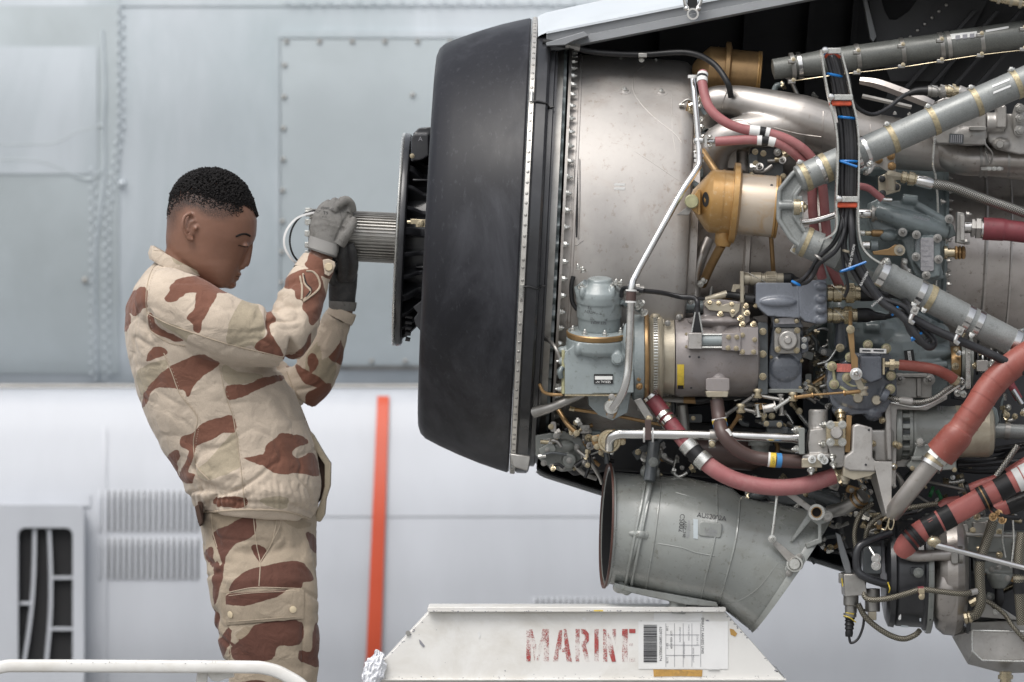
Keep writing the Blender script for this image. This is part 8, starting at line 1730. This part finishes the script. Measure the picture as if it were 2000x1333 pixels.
SE = [[(314, 510), (296, 530), (287, 562), (286, 600), (292, 640), (300, 652)], [(288, 612), (330, 634), (390, 655), (450, 674), (510, 688), (552, 698)], [(300, 652), (330, 670), (362, 676)], [(320, 690), (336, 730), (352, 770), (384, 812), (382, 840), (378, 868), (384, 910), (408, 938)], [(428, 712), (440, 770), (455, 815), (462, 860), (470, 910), (476, 970), (478, 992)], [(560, 726), (585, 790), (606, 845), (622, 900)]]
for q in SE: seam(jb, q, parent=jacket)
for q in SE[:5]:  # stitch lines beside the seams
    q2 = [(x + 5, y + 3) for x, y in q]; w = [h[0] for h in (drop(jb, p.x, p.y, .0004, None) for p in catmull([Vector((x, y, 0)) for x, y in q2], 12)) if h[0] is not None]
    g = G()
    for i in range(0, len(w) - 1, 2): g.wtube([w[i], w[i].lerp(w[i + 1], .7)], .0006, 4)
    tag(g.done('stitching', 'seam_thread', jacket), kind='stuff')
def zero_attr(o, brown=-30, khaki=-30, f=None):
    me = o.data; n = len(me.vertices)
    if f: co = np.array([list(v.co + root_off(o.parent)) for v in me.vertices]); px = to_px(co); vals = {k: fn(px, co, None) for k, fn in f.items()}
    else: vals = {'brown': [brown] * n, 'khaki': [khaki] * n}
    for k, v in vals.items(): a = me.attributes.new(k, 'FLOAT', 'POINT'); a.data.foreach_set('value', np.asarray(v, dtype=np.float32))
    return o
CJ = {'brown': sdf(JB + [[(322, 486), (338, 484), (342, 496), (326, 498)]]), 'khaki': sdf(JK + [[(335, 492), (380, 511), (408, 541), (383, 535), (366, 520), (342, 515)]])}
# collar
g = G(); loft(g, [((292, 506), (400, 566), 62, PD), ((289, 494), (404, 556), 64, PD), ((294, 480), (412, 543), 60, PD), ((300, 480), (409, 545), 56, PD), ((300, 505), (398, 564), 54, PD)], 56)
clr = zero_attr(g.done('collar', 'jacket_camo', jacket, sharp=60), f=CJ)
cbv = bvh_of([clr])
for off in (3, 8): seam(cbv, [(300, 481 + off), (330, 486 + off), (360, 502 + off), (386, 524 + off), (402, 543 + off)], parent=clr, r=.8, name='stitching')
g = G(); loft(g, [((284, 528), (352, 520), 30, PD - .11), ((286, 510), (352, 506), 28, PD - .10)], 30) if False else None
# sleeve cuffs
g = G(); g.tube([(606, 540, .195), (614, 527, .20), (622, 514, .205)], [38, 37, 35], 30, 4, False); cf = zero_attr(g.done('cuff', 'jacket_camo', jacket), f=CJ)
g = G(); g.tube([(606, 539, .205), (614, 526, .205), (621, 516, .205)], [35, 35, 34], 30, 4, True); g.done('cuff_lining', 'lining', jacket)
g = G(); g.prism([(630, 508), (642, 506), (654, 512), (655, 520), (650, 532), (642, 540), (634, 536)], .155, .163); tb2 = zero_attr(g.done('cuff_tab', 'jacket_camo', jacket, bevel=1.5))
g = G(); g.cyl((642, 522, .150), (642, 522, .157), [(0, 3), (0, 7), (.5, 8), (1, 8)], 20); g.done('button', 'button', tb2)
g = G(); g.tube([(662, 624, .34), (667, 614, .34), (670, 606, .34)], [28.5, 28.5, 27.5], 26, 4, False); cf2 = zero_attr(g.done('cuff', 'jacket_camo', jacket), f=CJ)
# sleeve pocket opening on the forearm
for pts in ([(592, 535), (596, 556), (606, 570), (592, 588)], [(598, 530), (612, 532), (622, 545), (622, 565), (592, 590)], [(586, 540), (590, 560), (589, 586)]): draped(jb, pts, 2.2, 'slit_edge', 'seam_thread', jacket, .0008, default=.15)
draped(jb, [(593, 538), (599, 556), (607, 566), (597, 582)], 1.8, 'slit_gap', 'dark_hole', jacket, .0012, default=.15)
# open front of the jacket
def shell_flap(poly, d0, d1, name, m, parent, f=None):
    g = G(); g.prism(poly, d0, d1); o = g.done(name, m, parent, bevel=2)
    if f is not None: zero_attr(o, f=f)
    return o
shell_flap([(600, 838), (612, 850), (634, 888), (646, 906), (645, 950), (637, 975), (634, 1006), (626, 1020), (614, 1018), (618, 1000), (628, 972), (634, 950), (634, 908), (622, 890), (606, 862)], .24, .30, 'front_placket', 'jacket_camo', jacket, {'brown': lambda p, c, n: np.full(len(p), -30.), 'khaki': lambda p, c, n: np.full(len(p), 10.)})
shell_flap([(606, 860), (622, 888), (635, 908), (636, 950), (630, 972), (620, 985), (616, 930)], .26, .32, 'front_lining', 'lining', jacket)
draped(jb, [(368, 975), (376, 990), (400, 1000), (480, 996), (560, 1000), (616, 1018)], 2.4, 'hem_edge', 'seam_thread', jacket, .0, default=PD - .1)

# --- trousers
g = G()
loft(g, [((384, 975), (612, 985), 122, PD), ((388, 1005), (618, 1015), 124, PD), ((396, 1050), (618, 1060), 122, PD), ((402, 1100), (618, 1105), 116, PD), ((410, 1140), (600, 1145), 100, PD)], 48, cap=True)
loft(g, [((410, 1010), (596, 1010), 20, .20), ((400, 1060), (606, 1060), 48, .19), ((403, 1100), (613, 1100), 68, .175), ((406, 1130), (616, 1130), 76, .168), ((413, 1180), (621, 1180), 76, .17), ((428, 1245), (624, 1245), 74, .175), ((444, 1300), (622, 1300), 70, .18), ((452, 1380), (612, 1380), 64, .18), ((462, 1500), (600, 1500), 60, .18), ((470, 1650), (588, 1650), 56, .18), ((474, 1800), (578, 1800), 50, .18), ((478, 1840), (572, 1840), 44, .18)], 40, cap=True)
loft(g, [((425, 1020), (604, 1020), 20, .30), ((420, 1070), (610, 1070), 50, .32), ((424, 1120), (619, 1120), 74, .33), ((430, 1180), (618, 1180), 72, .33), ((440, 1245), (616, 1245), 70, .33), ((450, 1320), (616, 1320), 66, .33), ((470, 1500), (612, 1500), 60, .33), ((478, 1650), (600, 1650), 56, .33), ((484, 1840), (584, 1840), 46, .33)], 40, cap=True)
TB = [[(596, 1040), (618, 1050), (622, 1080), (606, 1072)], [(404, 1190), (424, 1200), (428, 1240), (412, 1225)], [(415, 1040), (450, 1024), (494, 1001), (499, 1042), (464, 1062), (445, 1086), (435, 1111), (430, 1150), (420, 1182), (415, 1111), (423, 1096), (430, 1106), (430, 1086), (420, 1062)], [(491, 1069), (504, 1064), (521, 1077), (508, 1099)],
      [(447, 1157), (460, 1131), (489, 1111), (513, 1106), (582, 1096), (606, 1116), (611, 1135), (592, 1138), (582, 1153), (513, 1147), (474, 1152)], [(455, 1263), (489, 1233), (504, 1219), (587, 1212), (587, 1258), (543, 1263), (533, 1287), (504, 1294), (460, 1294), (450, 1268)],
      [(424, 1260), (450, 1224), (450, 1253), (435, 1290)], [(584, 1270), (606, 1273), (609, 1243), (619, 1215), (636, 1243), (626, 1302), (592, 1294), (584, 1295)], [(400, 1080), (414, 1068), (420, 1082), (412, 1110)], [(440, 1350), (520, 1330), (560, 1400), (470, 1420)], [(500, 1500), (600, 1480), (590, 1560), (520, 1570)]]
TK = [[(413, 1003), (464, 993), (494, 998), (455, 1028), (415, 1036)], [(543, 993), (562, 1003), (611, 1023), (582, 1033), (553, 1018)], [(460, 1240), (480, 1225), (500, 1222), (490, 1236), (465, 1258)]]
TF = [([(405, 1100), (430, 1130), (445, 1170), (448, 1220)], -3.5, 8), ([(446, 1085), (470, 1064), (490, 1058)], 3, 9), ([(470, 1090), (455, 1130)], 2, 10), ([(508, 1099), (530, 1070), (552, 1040), (545, 1005)], -2.5, 3), ([(400, 1200), (425, 1230), (440, 1280)], 2.4, 10), ([(600, 1150), (606, 1200), (604, 1280)], 2, 10), ([(594, 1160), (590, 1220), (588, 1300)], -2, 3), ([(450, 1225), (452, 1260), (456, 1300)], -2, 3), ([(412, 1030), (430, 1060)], -2, 6), ([(520, 1090), (560, 1080), (600, 1090)], 1.6, 10), ([(470, 1240), (520, 1250), (570, 1240)], 1.6, 9), ([(470, 1290), (530, 1280), (580, 1290)], 2, 8)]
trousers = bake(g, 'trousers', 'trouser_camo', man, .0044, 2, folds(TF, 1.6, 5, spots=((430, 1120, 60, 1.0), (560, 1060, 60, .5), (440, 1240, 50, 1.1), (540, 1300, 70, .9), (600, 1180, 40, .6))), {'brown': sdf(TB), 'khaki': sdf(TK)})
tv = bvh_of([trousers])
for q in ([(412, 1003), (416, 1040), (424, 1070)], [(494, 1000), (498, 1040), (502, 1070), (508, 1100), (506, 1145)], [(541, 998), (548, 1020), (530, 1062), (508, 1099)], [(544, 998), (538, 1030), (532, 1060)], [(588, 1150), (587, 1220), (584, 1330)], [(452, 1222), (454, 1270), (458, 1330)], [(448, 1157), (500, 1148), (586, 1150)]): seam(tv, q, parent=trousers, name='seam')
def patch(bvh, quad, lift, name, m, parent, n=10, f=None):
    (a, b, c, d) = [Vector((*p, 0)) for p in quad]; vs = []; vb = []
    for j in range(n + 1):
        for i in range(n + 1):
            u, v = i / n, j / n; p = (a * (1 - u) + b * u) * (1 - v) + (d * (1 - u) + c * u) * v
            k = .0 if 0 < i < n and 0 < j < n else .0015
            vs.append(drop(bvh, p.x, p.y, lift - k, PD - .08)[0]); vb.append(drop(bvh, p.x, p.y, -.002, PD - .08)[0])
    N_ = n + 1; t = N_ * N_; fs = [(j * N_ + i, j * N_ + i + 1, (j + 1) * N_ + i + 1, (j + 1) * N_ + i) for j in range(n) for i in range(n)]
    ed = [(i, i + 1) for i in range(n)] + [(n + j * N_, n + (j + 1) * N_) for j in range(n)] + [(n * N_ + i + 1, n * N_ + i) for i in range(n)] + [((j + 1) * N_, j * N_) for j in range(n)]
    g = G(); g.raw(vs + vb, fs + [(x, x + t, y + t, y) for x, y in ed]); o = g.done(name, m, parent, sharp=60)
    if f: zero_attr(o, f=f)
    return o
FB = {'brown': sdf([[(440, 1180), (446, 1160), (494, 1150), (560, 1148), (543, 1166), (504, 1178), (474, 1184)]]), 'khaki': sdf([])}
patch(tv, [(447, 1222), (590, 1210), (588, 1340), (456, 1345)], .004, 'cargo_pocket', 'trouser_camo', trousers, 12, {'brown': sdf(TB), 'khaki': sdf(TK)})
tv2 = bvh_of([trousers] + [c for c in trousers.children if c.name.startswith('cargo')])
flp = patch(tv2, [(443, 1160), (590, 1151), (591, 1208), (443, 1221)], .0065, 'pocket_flap', 'trouser_camo', trousers, 12, FB)
fv_ = bvh_of([flp])
for x, y in ((450, 1201), (572, 1191)): w, n_ = drop(fv_, x, y, 0, .1); g = G(); g.wlathe(w, n_, [(0, .0078), (.0015, .0078), (.0022, .006)], 20); g.done('snap_button', 'button', flp)
for q in ([(447, 1164), (500, 1158), (586, 1155)], [(447, 1215), (500, 1211), (586, 1204)], [(586, 1155), (587, 1204)]): seam(fv_, q, parent=flp, r=.7, name='stitching')
g = G(); g.box(386, 980, 396, 1022, .15, .3); g.prism([(380, 990), (388, 985), (396, 1020), (390, 1030), (384, 1010)], .12, .3); g.done('hem_tab', 'lining', trousers, bevel=2)
for d in (.18, .33):
    g = G(); g.ell((530, 1880, d), 66, 42, 22); g.ell((500, 1850, d), 46, 40, 40); g.tube([(520, 1800, d), (515, 1850, d)], 44, 20); g.done('boot', 'boot_leather', man, remesh=.006)

# --- gloves
g = G()
loft(g, [((604, 480), (655, 499), 20, .207), ((604, 466), (660, 486), 21, .212), ((605, 444), (670, 466), 20, .216), ((611, 420), (680, 444), 19, .218), ((622, 402), (690, 424), 17, .224), ((632, 394), (686, 408), 12, .232)], 36, sq=.8, cap=True)
for i, (x, y) in enumerate(((637, 402), (650, 398), (664, 399), (677, 404))):
    g.tube([(x, y + 14, .216), (x + 2, y, .226), (x + 4, y - 4 - (3 if i == 2 else 0), .25), (x + 6, y + 2, .29), (x + 6, y + 14, .33), (x + 5, y + 40, .352)], [8.6, 8.2, 8.0, 7.8, 7.6, 7], 14)
g.tube([(652, 414, .21), (664, 399, .208), (675, 392, .214), (685, 400, .222), (689, 414, .228)], [9, 9.5, 9.5, 9, 8], 14)
g.tube([(664, 478, .205), (677, 458, .198), (687, 440, .200), (690, 428, .210)], [11, 10, 9, 8.5], 14)
g.tube([(672, 446, .204), (686, 432, .206), (691, 446, .205)], [7, 7, 6.5], 12)
def gfold(co, no, px):
    disp = np.zeros(len(co))
    for pts, amp, w in (([(636, 408), (650, 416), (660, 440)], -1.5, 3), ([(662, 408), (672, 430), (668, 450)], -2.2, 3), ([(655, 470), (668, 440), (680, 420)], -1.6, 3), ([(612, 440), (630, 436), (650, 442)], .9, 4), ([(676, 410), (684, 424)], -1.8, 2.5)): disp += amp * np.exp(-(seg_dist(px, pts) / w) ** 2)
    return co + no * ((disp + .5 * wnoise(co, 60, 4)) * S(.2))[:, None]
gl = bake(g, 'glove', 'glove_grey', man, .0014, 2, gfold)
g = G(); loft(g, [((602, 486), (654, 504), 29, .206), ((600, 482), (658, 501), 30, .206), ((602, 476), (659, 497), 28, .207), ((603, 468), (661, 492), 25, .211), ((604, 460), (663, 480), 22.5, .213)], 40, sq=.9); g.done('glove_cuff', 'glove_cuff', gl)
gv = bvh_of([gl])
for s_, x, y, z in (('T9', 636, 417, 7), ('CE', 622, 414, 5), ('EN388', 635, 407, 4.5), ('4131', 634, 424, 4), ('CAT II', 649, 409, 4)): 
    w, n_ = drop(gv, x, y, 0, .2); text(s_, x, y, w.y - .0012, z, 'ink', gl, 4)
g = G()
loft(g, [((646, 604), (692, 606), 21, .338), ((642, 585), (694, 588), 23, .335), ((642, 560), (697, 562), 25, .33), ((646, 535), (699, 538), 25, .326), ((654, 514), (698, 518), 24, .32)], 34, sq=.85, cap=True)
g.tube([(684, 545, .30), (690, 518, .258), (688, 496, .238), (683, 476, .234)], [11, 10.5, 9.5, 9], 14); g.tube([(670, 545, .30), (670, 518, .255), (668, 496, .236), (668, 474, .232)], [11, 10.5, 9.5, 9], 14)
for x in (655, 668, 681): g.tube([(x, 525, .34), (x, 505, .372), (x, 480, .376), (x, 455, .372)], [10, 9.5, 9, 8.5], 12)
g.tube([(650, 550, .31), (646, 525, .28), (648, 508, .26)], [10, 9, 8], 12)
gl2 = bake(g, 'glove', 'glove_palm', man, .0020, 3, lambda co, no, px: co + no * ((1.3 * wnoise(co, 34, 8)) * S(.3))[:, None])
g = G(); loft(g, [((644, 606), (693, 609), 25, .338), ((642, 598), (696, 601), 26, .337), ((642, 588), (697, 591), 25.5, .336)], 34, sq=.9); g.done('glove_cuff', 'glove_grey', gl2)

# ------------------------------------------------------------------ two seal loops hanging at the end of the shaft
def loop(pts, w, t, name, m, label, d):
    q = catmull([P(x, y, dd2) for x, y, dd2 in pts], 10); g = G(); rings = []
    for i, p in enumerate(q):
        tt = (q[min(i + 1, len(q) - 1)] - q[max(i - 1, 0)]).normalized(); up = tt.cross(Vector((0, 1, 0))).normalized()
        rings.append([p + up * a * t / 2 * S(d) + Vector((0, b * w / 2, 0)) for a, b in ((-1, -1), (1, -1), (1, 1), (-1, 1))])
    g.rings(rings); o = g.done(name, m, None, sharp=30); tag(o, label, 'loop'); return o
loop([(640, 414, .26), (606, 417, .25), (578, 428, .245), (559, 452, .24), (555, 478, .24), (566, 502, .245), (584, 518, .26), (604, 524, .30), (625, 515, .34)], .006, 4.0, 'plastic_loop', 'white_plastic', 'thin white plastic loop sticking out left of the gloved hand', .25)
loop([(640, 412, .27), (606, 414, .27), (585, 426, .27), (571, 446, .27), (566, 470, .27), (570, 492, .27), (580, 508, .28), (596, 519, .31), (620, 512, .34)], .006, 3.6, 'rubber_loop', 'black_rubber', 'thin black rubber loop just inside the white plastic loop', .27)
